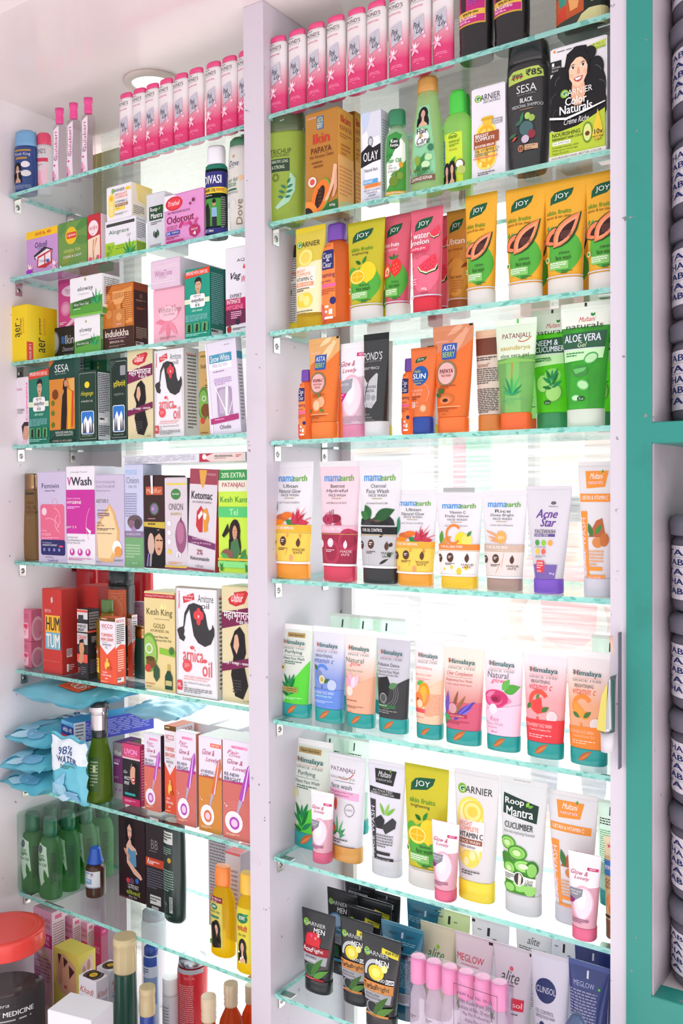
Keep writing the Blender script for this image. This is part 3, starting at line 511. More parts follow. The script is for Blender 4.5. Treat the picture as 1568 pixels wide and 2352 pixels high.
box('ketomac', 'ded6de', """R 0 0 100 15 a04858;T 58 4 36 2.4 dbb TORQUE;P e0a850 34,1 62,1 56,14 48,19 40,14;B 8 22 76 7.6 333 Ketomac;T 12 31.6 70 2 766 ANTI-DANDRUFF SHAMPOO;P c83a3c 28,56 30,42 44,36 52,40 52,62 40,62;P e0983c 52,40 66,38 76,48 70,54 72,60 58,62;P f8f0e8 34,46 48,40 52,44 38,50;P f8f0e8 54,42 66,44 62,50 54,48;P 7a3a6c 0,66 100,72 100,78 0,73;T 16 67.6 66 2.4 ecd Controls flaking,;T 14 71.4 70 2.4 ecd scaling & itching;B 34 79 22 5 a04858 2%;B 12 86 68 3.6 333 Ketoconazole;T 32 94 26 2.4 444 110 ml;R 0 97.6 100 2.4 a04858
@R;R 0 0 100 100 b8384c""", side='b8384c', topc='c04858', D=.05)
box('kanti', 'c8ec50', """R 0 0 100 10 3f9a5a;B 10 2.6 72 5 e8f8d0 20% EXTRA;R 0 10 100 11 e6e8d8;B 12 12.4 68 5.6 c0405c PATANJALI;T 6 26 86 5.6 4a9a4c Kesh Kanti;R 0 36 100 10 58cc78;T 34 38 26 6 c8f0c8 Tel;X woman 30 48 40 34 2a1c20 d8a078;P 2a1c20 30,52 12,64 18,66 34,60;P 4a7a50 40,70 60,66 68,80 50,88 36,82;E 28 82 18 5 8a5a50;F 60 88 34 14 20 4a9a50;F 36 88 34 14 150 58a858;F 70 86 26 12 60 3f8a48;R 0 86 100 2 e8c040;R 0 89 100 6 8ae088;F 8 99 22 7 70 3f8a3c;F 14 99 22 7 110 3f8a3c;F 84 99 22 7 70 3f8a3c;F 90 99 22 7 110 3f8a3c""", side='a8cc40', D=.05)
box('prof', 'ecebf2', """M 2 12 60 76 7 b8b8c8;R 65 4 34 92 eed8d4;P c0384c 65,4 76,4 68,50 74,96 65,96;C 69 40 1.6 fff;B 77 26 14 22 333 PROFESSIONAL;M 77 58 14 12 1 977;M 93 26 5 34 2 c55""", side='e8d8d8', topc='f4f2f4', D=.05)
# shelf L6
box('ponds', 'cf6c88', """T 10 14 70 14 9a3c5a POND'S;R 22 42 60 8 e8b8c8;O 14 52 70 40 ecc4d0 8;R 22 46 56 16 d24a68;O 30 58 40 24 e8a8b8 5;M 28 70 44 6 2 b56
@R;R 0 0 100 100 c86884;E 60 62 60 40 e4b4c2;E 60 62 46 30 d48a9e;T 70 72 24 8 a4506a POND""", side='c86884', topc='dc90a4', D=.055)
box('humtum', 'c63a34', """P c8c0c0 44,11 54,9 56,15 46,17;B 14 24 32 4 f4c8c4 RIYA;R 16 31 78 20 f0b83a;B 20 33 70 16 2a2430 HUM;R 16 51 78 20 7cb0c0;B 20 53 70 16 f4f2e8 TUM;R 94 31 2 40 3a3a50;T 6 84 84 1.8 e08a80 Essence of Togetherness;
@R;R 0 0 100 100 b8342f;R 28 70 36 10 e8d8d4;M 30 71 32 8 5 622;B 28 88 12 9 fff 1;M 42 89 34 7 3 fdd;R 20 2 .6 94 8c2a28;R 50 2 .6 66 8c2a28;R 80 2 .6 94 8c2a28""", side='b8342f', topc='d05048', D=.055)
box('redplain', 'c93c38', '@R;R 0 0 100 100 b83430', side='b83430', topc='d8605c', D=.055)
box('mencream', '2a2a2c', """R 0 0 100 14 d8d4d4;R 0 1 100 3 d8503c;R 10 8 50 9 3a3a3c;R 0 20 100 12 ccc8ca;B 8 22 76 4 333 MENS;B 8 27 60 4 333 BRIGHT;R 0 34 100 16 c4c0c2;B 6 37 80 6 d8503c CREAM;E 44 56 24 10 d0946c;P 1b1a1d 20,52 24,44 60,42 70,52 60,47 30,48;R 0 64 100 12 e0584a;P c8906c 10,76 30,62 64,64 60,72 40,78;M 10 84 20 8 3 e0584a;M 36 82 50 12 4 667
@R;R 0 0 100 100 2c2a2c;R 10 4 80 24 8a8684;M 14 6 72 20 5 333;R 0 30 100 3 e0584a;R 26 38 46 10 555;M 30 39 38 8 4 bbb;P e0584a 60,52 90,56 90,60 60,56;M 12 72 76 20 7 667""", side='2c2a2c', topc='3a3a3c', D=.04)
bot('yoil', [(0, .84), (.02, .96), (.5, 1), (.72, .98), (.8, .6), (.85, .5)], [(.84, .56), (.99, .54), (1, .5)], 'kc8a83c', 's4a6a34', "R 0 60 30 12 d8542c;B 2 62 24 5 fff खादी;R 0 72 34 18 f0d040;M 4 74 26 14 4 c43", D=.05)
VIC = """R 0 0 100 5.4 6a4a20;M 10 1.4 60 2.4 1 fdb;P efeaf2 0,5.4 100,5.4 100,42 46,56 0,42;B 10 10 74 6 c8384c VICCO;M 12 17.4 70 1 1 a87;B 8 24 80 4.6 e86a48 TURMERIC;B 8 30.6 80 4.6 e86a48 SKIN CREAM;M 14 37 60 1 1 555;T 16 39.4 60 3 444 SANDALWOOD;T 36 43.6 16 3 444 OIL;O 32 66 34 12 f0a030 10;R 42 61 14 6 e8c060;E 48 72 14 5 ffd060;E 60 76 14 3 c85a20;I 20 81 30 3.4 fff Healthy;I 16 85 60 4 fff Glowing;I 34 90 20 3 fff skin;M 10 96 70 1.6 1 fdb
@R;R 0 0 100 100 e8e2ea;B 8 3 80 4 c8384c VICCO;M 12 10 76 30 10 555;P e0543a 0,46 50,40 100,42 100,100 0,100;M 20 48 60 34 10 fcb;R 14 90 66 7 eee;M 16 91 60 5 1 333"""
box('vicco', 'ec5a3c', VIC, side='e8e2ea', topc='d86a50', D=.04)
bot('jar', [(0, .9), (.015, .98), (.04, 1), (.85, 1), (.87, .95)], [(.865, .98), (.99, .96), (1, .9)], 's2b1f20', 's1d2428', """R 20 17 76 50 c8603c;E 62 34 26 11 e08a6c;E 44 40 12 14 b84a3c;E 74 42 14 16 d8785c;E 58 30 12 6 c8543c;M 30 20 60 40 16 d87a5c;P 1d1618 16,40 34,50 30,70 16,70;P 1d1618 84,54 100,50 100,70 80,70""", n=2)
bot('redcap', [(0, .96), (.02, 1), (.28, 1), (.3, .97)], [(.3, .98), (.4, 1), (.96, .99), (1, .94)], 'mc8c4c8', 'sc8242c', "", n=2.05, D=.042, nm='spray_can', cat='spray can')
box('lilac', 'dcbfe0', "V 30 20 20 56 a878b0 Radiance;M 60 20 24 50 9 b898c0;T 20 4 50 4 d8508c NEW", side='c8a8d0', D=.035)
bot('goldcap', [(0, .88), (.02, .97), (.4, 1), (.72, .84), (.76, .78)], [(.755, .8), (.76, .86), (.97, .84), (.972, .9), (1, .9)], 's123a36', 'mb09468', "", D=.035)
# shelf L7
GL = """$1;P $2 0,42 100,40 100,44 0,46;R 0 43 100 57 $3;A 44 88 60 1.2 200 340 $4;A 44 88 52 1.2 200 340 $4;A 44 88 68 1.2 200 340 $4
P $5 84,24 96,20 100,30 70,60 56,66 56,56;P e8d4f4 88,24 92,22 72,58 66,60;P b8a8c4 56,58 68,60 56,70 50,78 46,78 50,68;E 38 82 30 11 f4eef4;E 40 83 17 6.4 $5;E 40 83 11 4 f0c8e0;C 14 67 3 ecc;C 8 65 2 ecc;M 12 94 46 2.4 2 fdb"""
GLT = "R 30 5 54 3 ffa8cc;I 30 5.6 40 1.8 d02c78 NEW PACK;I 16 10 40 4 c8407c Fair;I 22 14 40 3 c8407c Lovely;I 16 19 52 5 b8305c Glow &;I 34 26 52 5 b8305c Lovely;T 6 33 50 3.4 445 RE-NEW;T 6 37.4 56 3.8 445 BRIGHT;R 0 42 60 3.2 b8307c"
box('gl1', 'e9e3f2', GL.replace('$1', GLT).replace('$2', 'b8307c').replace('$3', 'd97264').replace('$4', 'e4907c').replace('$5', 'b855c0'), side='3a2c34', topc='f0eef2', D=.05)
box('gl2', 'e9e3f2', GL.replace('$1', GLT).replace('$2', 'b8307c').replace('$3', 'cf7068').replace('$4', 'dc8c7c').replace('$5', 'b048b8'), side='c87a5c', topc='f0eef2', D=.05)
box('gl3', 'e9e3f2', GL.replace('$1', "R 52 6 46 4 f4643c;I 56 6.8 36 2.4 fff NEW PACK;I 16 13 54 6 b8305c Glow &;I 32 21 54 6 b8305c Lovely;T 8 35 60 3.4 445 AYURVEDIC;T 8 39.4 44 3.8 445 CARE+;T 6 45.6 40 1.8 fde FACE CREAM").replace('$2', 'c05a40').replace('$3', 'd28a3c').replace('$4', 'dca25c').replace('$5', 'd8703c'), side='b86a4c', topc='f0eef2', D=.05)
box('livon', '2a2428', """R 0 0 100 22 d84878;B 12 8 70 9 fbe LIVON;T 14 18.4 60 1.4 fcd ANTI-FRIZZ SERUM;R 0 22 100 3 e8c0cc;R 0 25 100 63 2c2a30;E 66 46 22 17 e0aa90;P 151315 60,28 92,32 98,60 90,86 60,88 30,80 44,60 46,40 56,32;E 62 50 18 15 e0aa90;P 151315 74,34 90,50 84,86 60,88 70,66;E 62 58 10 4 c23;P fff 54,56.4 70,56.4 66,59 58,59;I 8 44 20 5 fff Go;I 10 54 36 5 fff FRIZZ;I 10 62 30 5 fff FREE;R 14 80 60 4 3aa8a8;R 0 88 100 12 c82c64;M 14 92 60 4 2 fbd
@R;R 0 0 100 100 b82c5c;M 20 8 60 84 18 e9a""", side='b82c5c', topc='d84878', D=.035)
box('vwback', '7a3a74', """R 0 0 100 24 8a848c;B 14 14 70 8 ddd Wash;M 10 30 60 8 3 c9c;R 8 36 50 3 dcd;T 14 60 40 5 dcd pH 3.5;R 0 72 100 28 9a949c;C 30 84 8 a4a;C 70 84 8 a4a""", side='776', D=.04)
box('whitebk', 'ecebf0', "R 10 10 80 3 d8d8e0", side='e0dfe6', topc='f6f4f8', D=.05)
box('veetbox', '3f9ed8', """R 0 0 100 22 5ab4e4;M 8 6 80 10 2 bde;R 0 22 100 46 2a3c98;B 12 30 76 26 fff लोहे-पी;R 0 68 100 32 c8344c;B 30 76 44 14 fff 60-70टी
@R;R 0 0 100 100 5a5ad0;M 6 12 88 80 9 b0b4f0;R 0 0 14 100 d8d8e4;M 2 10 10 80 5 667""", side='5a5ad0', topc='4aa8dc', D=.2)
bot('pump', [(0, .94), (.015, 1), (.3, .98), (.45, .92), (.56, .7), (.63, .62), (.65, .58)], [(.64, .62), (.65, .64), (.87, .66), (.875, .62), (.9, .6), (.905, .78), (.97, .8), (1, .5)], 'k8aa83c', 's2a2c2e', """R 42 54 44 34 3a5a2c;M 48 58 34 26 8 9a8;T 64 62 10 7 cda 1""", D=.05, cart='R 0 14 100 64 mcfc6c8', n=2, nm='pump_bottle')
# shelf L8
box('shika', '2b1a20', """P 120c0e 24,10 40,6 58,10 64,30 60,44 26,40;P e8b8a4 34,18 42,13 50,18 50,26 43,32 36,27;R 36.5 20.6 4 .8 211;R 44.5 20.6 4 .8 211;P b8404c 40,27 47,27 43.6,29;P e8b8a4 40,31 47,31 50,36 66,40 72,46 30,44 30,38;P 5a94b8 36,40 50,43 66,42 68,60 40,62;P e8b8a4 30,38 36,42 38,54 62,62 84,68 90,72 84,74 58,69 32,58;P d8a088 40,54 24,46 20,42 28,42 44,50;C 36 78 7 d8405c;C 70 76 7 3a6ac0;C 50 78 9 6a4a5a;T 34 82 42 5 ddd ऊषाका;B 30 88 52 6 b8c83c शिकाकाई;T 38 94 32 3 ccc केश तेल;M 6 97.6 80 1.6 1 a66""", side='1c1216', D=.03)
box('rose', '2f2b2e', """R 24 0 44 6 eee;T 28 24 36 10 8a8488 BB;M 20 36 60 1.4 1 999;R 0 44 100 9 c8482c;I 8 45 34 6 fff Rose;M 44 47 46 3 1 fbb;M 8 56 80 22 8 667;R 22 84 56 10 ddd;M 24 86 52 6 2 444;R 30 96 36 3 bbb""", side='1f1c1e', D=.035)
bot('darkbot', [(0, .8), (.03, .95), (.4, 1), (.8, .96), (.97, .9), (1, .8)], None, 's1c3230', None, """R 8 10 60 12 d8dcd8;M 12 12 50 8 3 444;C 50 38 10 c8a03c;M 12 26 50 8 4 8a9;M 12 48 60 22 9 8a9;R 50 74 16 16 ccc;M 52 75 12 14 8 333;C 30 82 8 5a6a66;M 20 93 40 3 2 8a9""", D=.04)
box('microb', 'b8b4bc', "M 8 4 84 90 26 777;I 8 40 40 4 c88 Soft;T 14 54 14 6 e66 5;C 10 66 4 e66;C 10 73 4 e66;C 10 80 4 e66;C 10 87 4 e66", side='c8c4cc', D=.03)
box('redtop', 'd8d4dc', "R 0 0 100 3 e87070;M 10 20 70 50 10 a9a", side='b8aeb8', topc='ec6a70', D=.04)
bot('hairoil', [(0, .86), (.015, .97), (.4, 1), (.62, .96), (.72, .72), (.77, .5), (.79, .46)], [(.785, .62), (.8, .66), (.98, .62), (1, .56)], 'kf8d81c', 'sf08438', """P c9c25a 6,34 70,36 74,88 16,90;R 6 33 66 6 8a2c34;T 10 34.2 56 2 fff New 70ml at;T 20 37 28 1.6 fff ₹60 only;E 34 44 17 3.4 2c7a4c;T 24 42.6 20 2.6 fff डाबर;T 16 48 46 3 3a5a2c बादाम तेल;R 18 54 40 2.4 2c7a6c;X woman 24 58 44 30 181214 e0b090;P 181214 24,64 34,60 46,72 62,88 30,90;F 10 88 24 14 60 5aa040""", D=.045)
bot('hairoil2', [(0, .86), (.015, .97), (.4, 1), (.62, .96), (.72, .72), (.77, .5), (.79, .46)], [(.785, .62), (.8, .66), (.98, .62), (1, .56)], 'kf8dc1c', 'se8b838', """P dcd040 6,34 86,34 88,88 14,90;E 46 44 28 5 1f7a4c;F 50 42 30 14 20 2a9a5c;T 30 42 32 3.6 fff डाबर;B 22 51 50 6 c83c2c चमेली;T 30 59 36 3 3a5a2c केश तेल;X woman 26 64 46 24 181214 e0b090;C 34 78 4 fff;C 44 84 4 fff;C 38 88 4 fff;C 54 82 4 fff""", D=.045)
bot('dropper', [(0, .96), (.02, 1), (.56, 1), (.62, .9), (.66, .5), (.68, .44)], [(.665, .74), (.69, .8), (.74, .78), (.75, .7), (.97, .5), (1, .42)], 's4a2c20', 's2c5cc0', """R 2 45 96 34 e8ecf4;R 2 47 60 3 7a9ac8;T 6 52 46 3 333 PHYTOLACCA;R 2 60 70 11 8ab4dc;M 6 62 56 7 3 fff;R 66 47 14 9 ccd;M 67 48 12 6 3 335;R 2 77 96 2 aac""", n=2, nm='dropper_bottle')
# bottom base
box('multl', 'c9cc8c', """R 0 0 100 100 d8d4a4;T 12 30 80 14 c0504c Multani;T 12 48 80 12 887 naturals
@R;R 0 0 100 100 e4e2d8;T 20 12 60 10 c0504c Multani;R 16 40 72 44 1f5a44;B 20 46 60 12 fff ALOE VERA;B 20 64 60 12 fff HERBAL""", side='e4e2d8', topc='b8c06c', D=.07)
MP = """T 6 6 84 6 c8405c Multani;T 6 13 84 5 966 naturals;R 0 24 100 14 d0307c;B 8 26 80 4.4 fbd PURE HAIR;B 8 31 80 4.4 fbd REMOVAL;M 8 50 80 30 8 b59
@R;R 0 0 100 100 f0d8e2;R 24 4 50 4 e8709c;M 8 12 84 60 22 a88;C 26 80 11 a44;C 70 80 11 b65;C 26 92 11 b65;C 70 92 11 a44"""
box('multp', 'e8a8c8', MP, side='f0d8e2', topc='f2bcd0', D=.07)
box('multm', 'c8407c', MP.replace('f0d8e2', 'b83a74'), side='b83a74', topc='c04a84', D=.06)
box('myfair', 'e3cf62', """P d8a888 14,8 44,4 90,16 94,66 70,62 30,54 12,40;E 30 26 10 20 c88a70;E 50 32 12 22 d8a080;E 76 42 14 24 dca484;P 4a2c28 20,6 34,6 24,20;P 4a2c28 42,8 60,12 44,22;P 4a2c28 64,16 86,22 66,34;E 76 56 6 2 b44;E 50 46 5 2 b44;T 8 78 74 12 8a7a30 MYFAIR;M 20 92 50 4 1 984;E 50 68 8 4 a89440
@R;R 0 0 100 100 e8d868;P e8c8c0 16,14 84,4 84,44 22,56;E 34 24 10 8 c89080;E 60 18 10 8 c89080;E 44 42 10 8 c89080;E 70 36 10 8 c89080;M 20 66 60 24 6 aa5""", side='e8d868', topc='ead968', D=.06)
box('khadi', 'e4e2ea', """I 6 12 80 8 b85a3c Khadi;T 6 24 84 5 6a78b8 COFFEE;T 6 31 84 5 6a78b8 PERFUME;M 8 42 80 20 6 888;R 20 66 56 30 2a2c34;C 48 80 14 c84a34
@R;R 0 0 100 100 dcdae4;I 10 14 80 8 b85a3c Khadi;T 8 26 84 6 6a78b8 COFFEE;T 8 34 84 6 6a78b8 PERFUME;M 8 46 80 50 14 889
@T;C 50 50 40 3c3a38;C 50 50 34 8a5a4c;C 50 50 28 33302e;C 50 50 16 e8c030;T 40 44 20 12 b33 KB""", side='dcdae4', topc='f0eef2', D=.06)
bot('golden', [(0, .9), (.01, 1), (.45, .96), (.7, .92), (.72, .9)], [(.715, .96), (.73, .98), (.93, .96), (.94, 1.02), (1, .94)], 's1d4a3c', 'scfbd92', "P d8c8a0 0,50 14,48 22,98 0,98;E 12 42 16 4 c8482c;T 2 62 20 4 333 TOR", n=2)
bot('golden2', [(0, .9), (.01, 1), (.45, .96), (.7, .92), (.72, .9)], [(.715, .96), (.73, .98), (.93, .96), (.94, 1.02), (1, .94)], 's2c4a9c', 'sc8b68c', "R 0 50 100 2 ccd;M 10 56 60 30 8 bcd", n=2)
bot('whitejar', [(0, .96), (.02, 1), (.7, 1), (.72, .94)], [(.715, .98), (.98, .98), (1, .92)], 'tecebf0', 'sf2f2f4', "R 10 40 70 50 e0e0e8;M 14 44 60 40 8 999", n=2, nm='cosmetic_jar', cat='jar')
bot('redspray', [(0, .94), (.01, 1), (.5, .97), (.8, 1), (.88, .94)], [(.88, .86), (.885, .9), (.97, .88), (.98, .6), (1, .5)], 'sc82a34', 'mb8bcc4', "R 0 12 100 5 b0b4bc;T 60 20 30 3 e99 NIVA;M 40 30 46 60 24 e9a0a4", n=2, nm='spray_can', cat='spray can')
bot('tallwhite', [(0, .94), (.01, 1), (.85, 1), (.9, .9)], [(.895, .92), (.97, .9), (1, .5)], 'teeeef4', 'sc4c4d0', "", n=2)
bot('bluewhite', [(0, .94), (.01, 1), (.85, 1), (.9, .9)], [(.895, .92), (.97, .9), (1, .5)], 'tdde4f0', 's2c4a9c', "R 0 12 100 10 3a5ab0;R 0 34 100 30 8aa4d0;M 10 24 60 8 3 558;M 10 68 70 26 8 667", n=2)
bot('ambermed', [(0, .94), (.02, 1), (.55, 1), (.66, .82), (.76, .46), (.8, .44)], [(.79, .5), (.81, .54), (.83, .5), (.85, .54), (.87, .5), (.9, .54), (.99, .54), (1, .5)], 'kc8642c', 'sc6b294', "P 3a9a48 50,60 100,52 100,86 50,94;P e8c83c 50,58 100,50 100,56 50,64;P e8c83c 50,90 100,82 100,86 50,94;M 56 66 40 18 5 c33", n=2, nm='medicine_bottle')
# ---- right bay designs
bot('khushbu', [(0, .94), (.01, .98), (.03, .96), (.05, 1), (.07, .96), (.09, 1), (.11, .97), (.3, 1), (.8, .98), (.86, .6)], [(.86, .62), (.99, .6), (1, .55)], 's1a1a1c', 's1a1a1c', """R 6 30 84 41 c9a040;R 8 30 80 39.5 c02c7c;P 3c2424 12,40 22,36 34,44 34,58 16,58;R 8 58 80 5 e0b850;B 24 59 48 3 5a2a10 खुशबू हेयर ऑयल;I 44 38 40 5 88c KESAR;M 40 44 46 10 5 a05cb0;T 14 62.4 52 3.4 fff Khushbu;T 14 66 22 1.8 fce Hair Oil;M 14 67.6 60 1.6 1 fce""", n=2.4, D=.055)
bot('woodoil', [(0, .96), (.03, 1), (.85, 1), (.93, .6)], [(.93, .4), (1, .4)], 's2a2e22', 's1a1a1c', """R 0 68 4 32 d8d0a0;P b8542c 4,66 60,64 66,84 4,92;P 3a8a7c 10,66 28,66 26,74 12,76;P e0a060 30,70 52,70 48,80 34,82;P c83c2c 12,80 24,76 26,88 10,90;R 60 66 40 20 1f2a22;R 74 64 24 14 d8c080;T 76 65 20 3 543 All seasons;T 76 70 20 3 543 200 ml (182 g);P d0cc94 56,88 70,84 100,84 100,100 40,100""", n=5, D=.05)
bot('trichup', [(0, .84), (.03, .92), (.25, .96), (.4, .94), (.6, .99), (.78, 1), (.8, 1)], [(.8, 1), (.96, .96), (1, .9)], 'ta6bf4c', 's4f5c3c', """T 12 35.4 58 4.6 3a4a2c TRICHUP;T 14 40.4 50 1.8 4a5a3c NATURAL SHAMPOO;R 14 44 52 11 2f4534;T 16 45 46 3 dec HEALTHY, LONG;T 16 49.6 36 3 dec & STRONG;A 26 60 10 1.4 0 360 4a5a3c;A 26 60 7 1 0 360 4a5a3c;P a8d4b8 68,56 82,62 80,72 64,82 30,88 24,86 56,76;F 58 70 20 7 30 2f7a5c;F 56 74 20 7 20 2f7a5c;F 52 78 18 7 10 2f7a5c;F 56 70 18 7 150 2f7a5c;F 52 74 18 7 160 2f7a5c;F 48 78 16 7 165 2f7a5c;F 60 66 16 7 60 2f7a5c""", n=2.6, D=.03)
box('ikin', 'b97f34', """T 6 4 28 2.4 ecd CipGenHealth;R 36 5 22 12.6 2f6ab0;B 38 6 18 5 e8e04c ASTA;B 38 11.6 18 5 e8e8b0 BERRY;B 24 21.6 52 9.6 c8382c Ikin;T 18 35 64 6 5a1c1c PAPAYA;T 14 42 74 3.6 6a3418 Hair Remover Creme;M 20 49 54 3 1 7a4420;M 26 53 48 3 1 7a4420;C 22 68 13 f4e0dc;C 22 68 8 d85a50;P 2f6a34 58,93 100,89 100,100 56,100;E 50 83 27 17 7aa838 22;E 47 83 25 16 f47a2c 22;E 46 84 12 11.5 2c1810 22;M 40 76 12 18 5 5a3424;E 12 98 26 12 f8903c -25;E 10 100 15 8 2c1810 -25;P e8b89c 90,55 100,56 100,66 88,76 72,88 60,90 62,87 74,80 84,68;P dca488 96,62 100,60 100,78 92,86 84,87 90,76;T 76 93 18 3 fff 60g
@R;R 0 0 100 100 e0a448;B 20 6 62 7 c8382c Ikin;T 14 16 74 5 a8542c PAPAYA;M 12 24 76 5 2 b8743c;M 20 34 60 12 3 c07a3c;R 0 46 100 54 efb870;M 10 56 80 30 8 d89050;P c8c890 0,92 100,86 100,100 0,100""", side='e0a448', topc='c89044', D=.045)
box('olay', 'd9dbe8', """P c4d4ec 0,0 50,0 34,14 14,22;P eef0f8 6,24 30,20 40,30 90,28 96,34 96,90 30,92 14,60;E 48 33 13 6 7a7e88;E 48 33 9 4 c8ccd4;P 1d1c22 0,43 40,36 60,40 98,37 98,55 60,56 0,60;B 12 44 74 10 eee OLAY;T 18 62 66 4 555 Natural Aura;R 12 74.6 72 5 5aa8d8;T 16 75.6 44 3 fff INSTANT;R 18 79.6 80 4.4 f0984c;T 24 80.4 60 2.6 c44 with UV PROTECTION;T 16 85.4 80 2.2 556 INSTANT GLOWING;T 30 88.4 50 2.2 556 RADIANCE;T 36 91.4 36 2.2 556 CREAM;T 22 94.8 70 1.8 778 Light, non-greasy
@R;R 0 0 100 100 c9ccd6;M 16 10 66 80 26 889""", side='c9ccd6', topc='e0e2ec', D=.045)
SFR = [(0, .84), (.02, .94), (.4, .97), (.62, .9), (.74, .72), (.78, .5), (.8, .46)]
bot('karpin', [(0, .9), (.02, .98), (.5, 1), (.66, .95), (.74, .8), (.79, .52), (.83, .46)], [(.825, .64), (.84, .7), (.98, .68), (1, .6)], 'kdaf2d8', 's2a7a54', """P f4f6f2 12,32 50,26 86,40 88,84 12,90;P 3f9a48 12,30 50,26 78,30 30,56 10,60;P 4a9a3c 12,90 88,58 88,92 12,96;C 44 40 22 1f3f2c;B 30 35 28 4 fff Keo;B 28 40 32 4.4 fff Karpin;B 12 50 28 5 3f9a48 Light;B 14 56.4 56 5 3f9a48 Hair Oil;T 20 63 16 2 555 with;T 20 66 32 2.4 555 Olive Oil;T 20 69.6 38 2.4 555 & Vitamin E;E 70 64 8 3.4 d8a030;E 42 82 18 6 6a8a2c;E 66 76 12 4.4 7a9a3c;F 30 76 40 12 30 5a8a2c;R 10 93 76 4 d8a83c;T 14 93.8 66 2.4 fff Deep Scalp Nourishment""", D=.05)
bot('hcare', [(0, .86), (.02, .94), (.2, .97), (.4, .95), (.6, .82), (.78, .62), (.86, .56), (.87, .52)], [(.865, .6), (.98, .58), (1, .5)], 'kdaf5c0', 'sc08a40', """P 8fcfa4 26,26 74,26 80,50 88,80 84,92 14,92 12,80 18,50;X woman 26 27 48 17 1a1418 e0b498;C 48 54 24 e8f0e4;C 48 54 21 fff;B 32 46 36 5 222 Hair;B 40 51 16 3 c8a03c &;I 34 54 40 6 222 Care;M 36 60.6 26 2 2 888;F 30 84 60 14 58 3a8a3c;F 34 86 46 12 24 4a9a4c;A 36 76 22 2.4 90 260 d8b43c;E 38 74 9 4 8aa83c;E 62 78 12 3 c8e8b8;E 70 72 10 3 b8e0a8;E 76 64 8 3 3a7a5c;B 24 80.4 50 3 2f5a3c ALOE VERA;T 18 84 64 2 3a6a4c OLIVE OIL & GREEN TEA;R 14 87 72 5 7a5a44;T 20 88 60 2.8 fff DAMAGE REPAIR""", D=.05)
bot('medik', [(0, .88), (.02, .96), (.5, 1), (.66, .98), (.72, .84), (.76, .58)], [(.755, .58), (.765, .62), (.96, .58), (1, .46)], 'kcef8a0', 's3fbf3c', """P cce23c 14,46 80,46 84,98 10,98;U 4 50 12 36 2a4ab0 Mediker;A 48 52 18 2 190 350 4a8a2c;B 34 49 28 3 3a7a2c 100%;I 32 53 42 3.6 3a7a2c natural;M 34 58 36 3 2 6a8a2c;T 34 62.6 30 2 8a4a2c ANTI LICE OIL;F 30 82 46 16 52 3a9a3c;F 60 86 30 12 60 4aa84c;X woman 8 76 32 24 161214 e0b090;X woman 30 75 32 24 161214 e0b090;E 74 80 14 5 6a5a3c;E 73 80 11 4 f4f4ec;E 78 86 12 4.4 b8c46c""", D=.045, n=2.6)
box('serum', 'e9e6ee', """X garnier 10 7 76 9 333;T 36 15.6 50 2.6 555 SKIN NATURALS;R 60 37 32 6 98989e;T 64 38 24 1.8 fff IMPROVED;T 64 40.6 24 1.8 fff FORMULA;O 14 40 60 50 ffdf6a 26;O 18 42 52 46 f4b62c 24;O 24 46 40 36 ffd868 18;R 34 33 28 10 e8c040;R 30 34 36 3 d8a830;R 43 42 6 40 f0b030;R 8 50 74 12 9c5230;B 12 51 40 3.6 fff BRIGHT;B 12 55 58 3.6 fff COMPLETE;R 8 62 64 4.6 a85a34;B 12 63 56 2.6 fff BOOSTER SERUM;T 10 67.6 74 3.4 333 30x VITAMIN C+;M 10 72 70 4 2 777;R 6 76.6 74 1.2 d8806c;E 28 84 6 3 ffe080;E 52 88 5 2.4 ffe080;M 20 93 52 4 2 555""", side='d8d4dc', D=.045)
bot('sesa', [(0, .74), (.03, .82), (.3, .92), (.6, 1), (.72, .99), (.82, .96)], [(.82, .95), (.95, .9), (.985, .86), (1, .74)], 's262628', 's202022', """P b4cc5c 14,27 26,24 86,23 94,26 95,31 14,34;B 24 26.5 26 4.6 444 ₹99;R 22 29 30 .8 c33;B 58 25 34 5 333 ₹85;T 36 36 46 6 ddd SESA;T 38 42.6 42 1.4 999 ayurvedic;B 44 46 30 3.4 eee BLACK;T 24 50.6 70 2.4 ccc MEDICINAL SHAMPOO;E 60 54.6 18 .5 8a6a5a;E 58 70 22 8 2a3034;E 58 69 17 5.4 4a6a6c;F 30 66 26 8 30 3a6a4c;F 44 64 24 8 70 3a7a54;F 34 72 24 8 190 3a6a4c;E 62 60 7 2.6 a8c864;E 72 62 7 2.6 98b854;E 72 74 9 3.4 8a3040;E 56 77 10 3 c8b8cc;F 34 74 16 6 210 c85040;C 44 83.6 8 b87a5c;B 40 82.4 9 2.6 222 15;R 54 81.4 32 4 d0a884;T 57 82 24 1.2 543 Ayurvedic;T 57 83.8 16 1.2 543 Herbs""", n=2.8, D=.045)
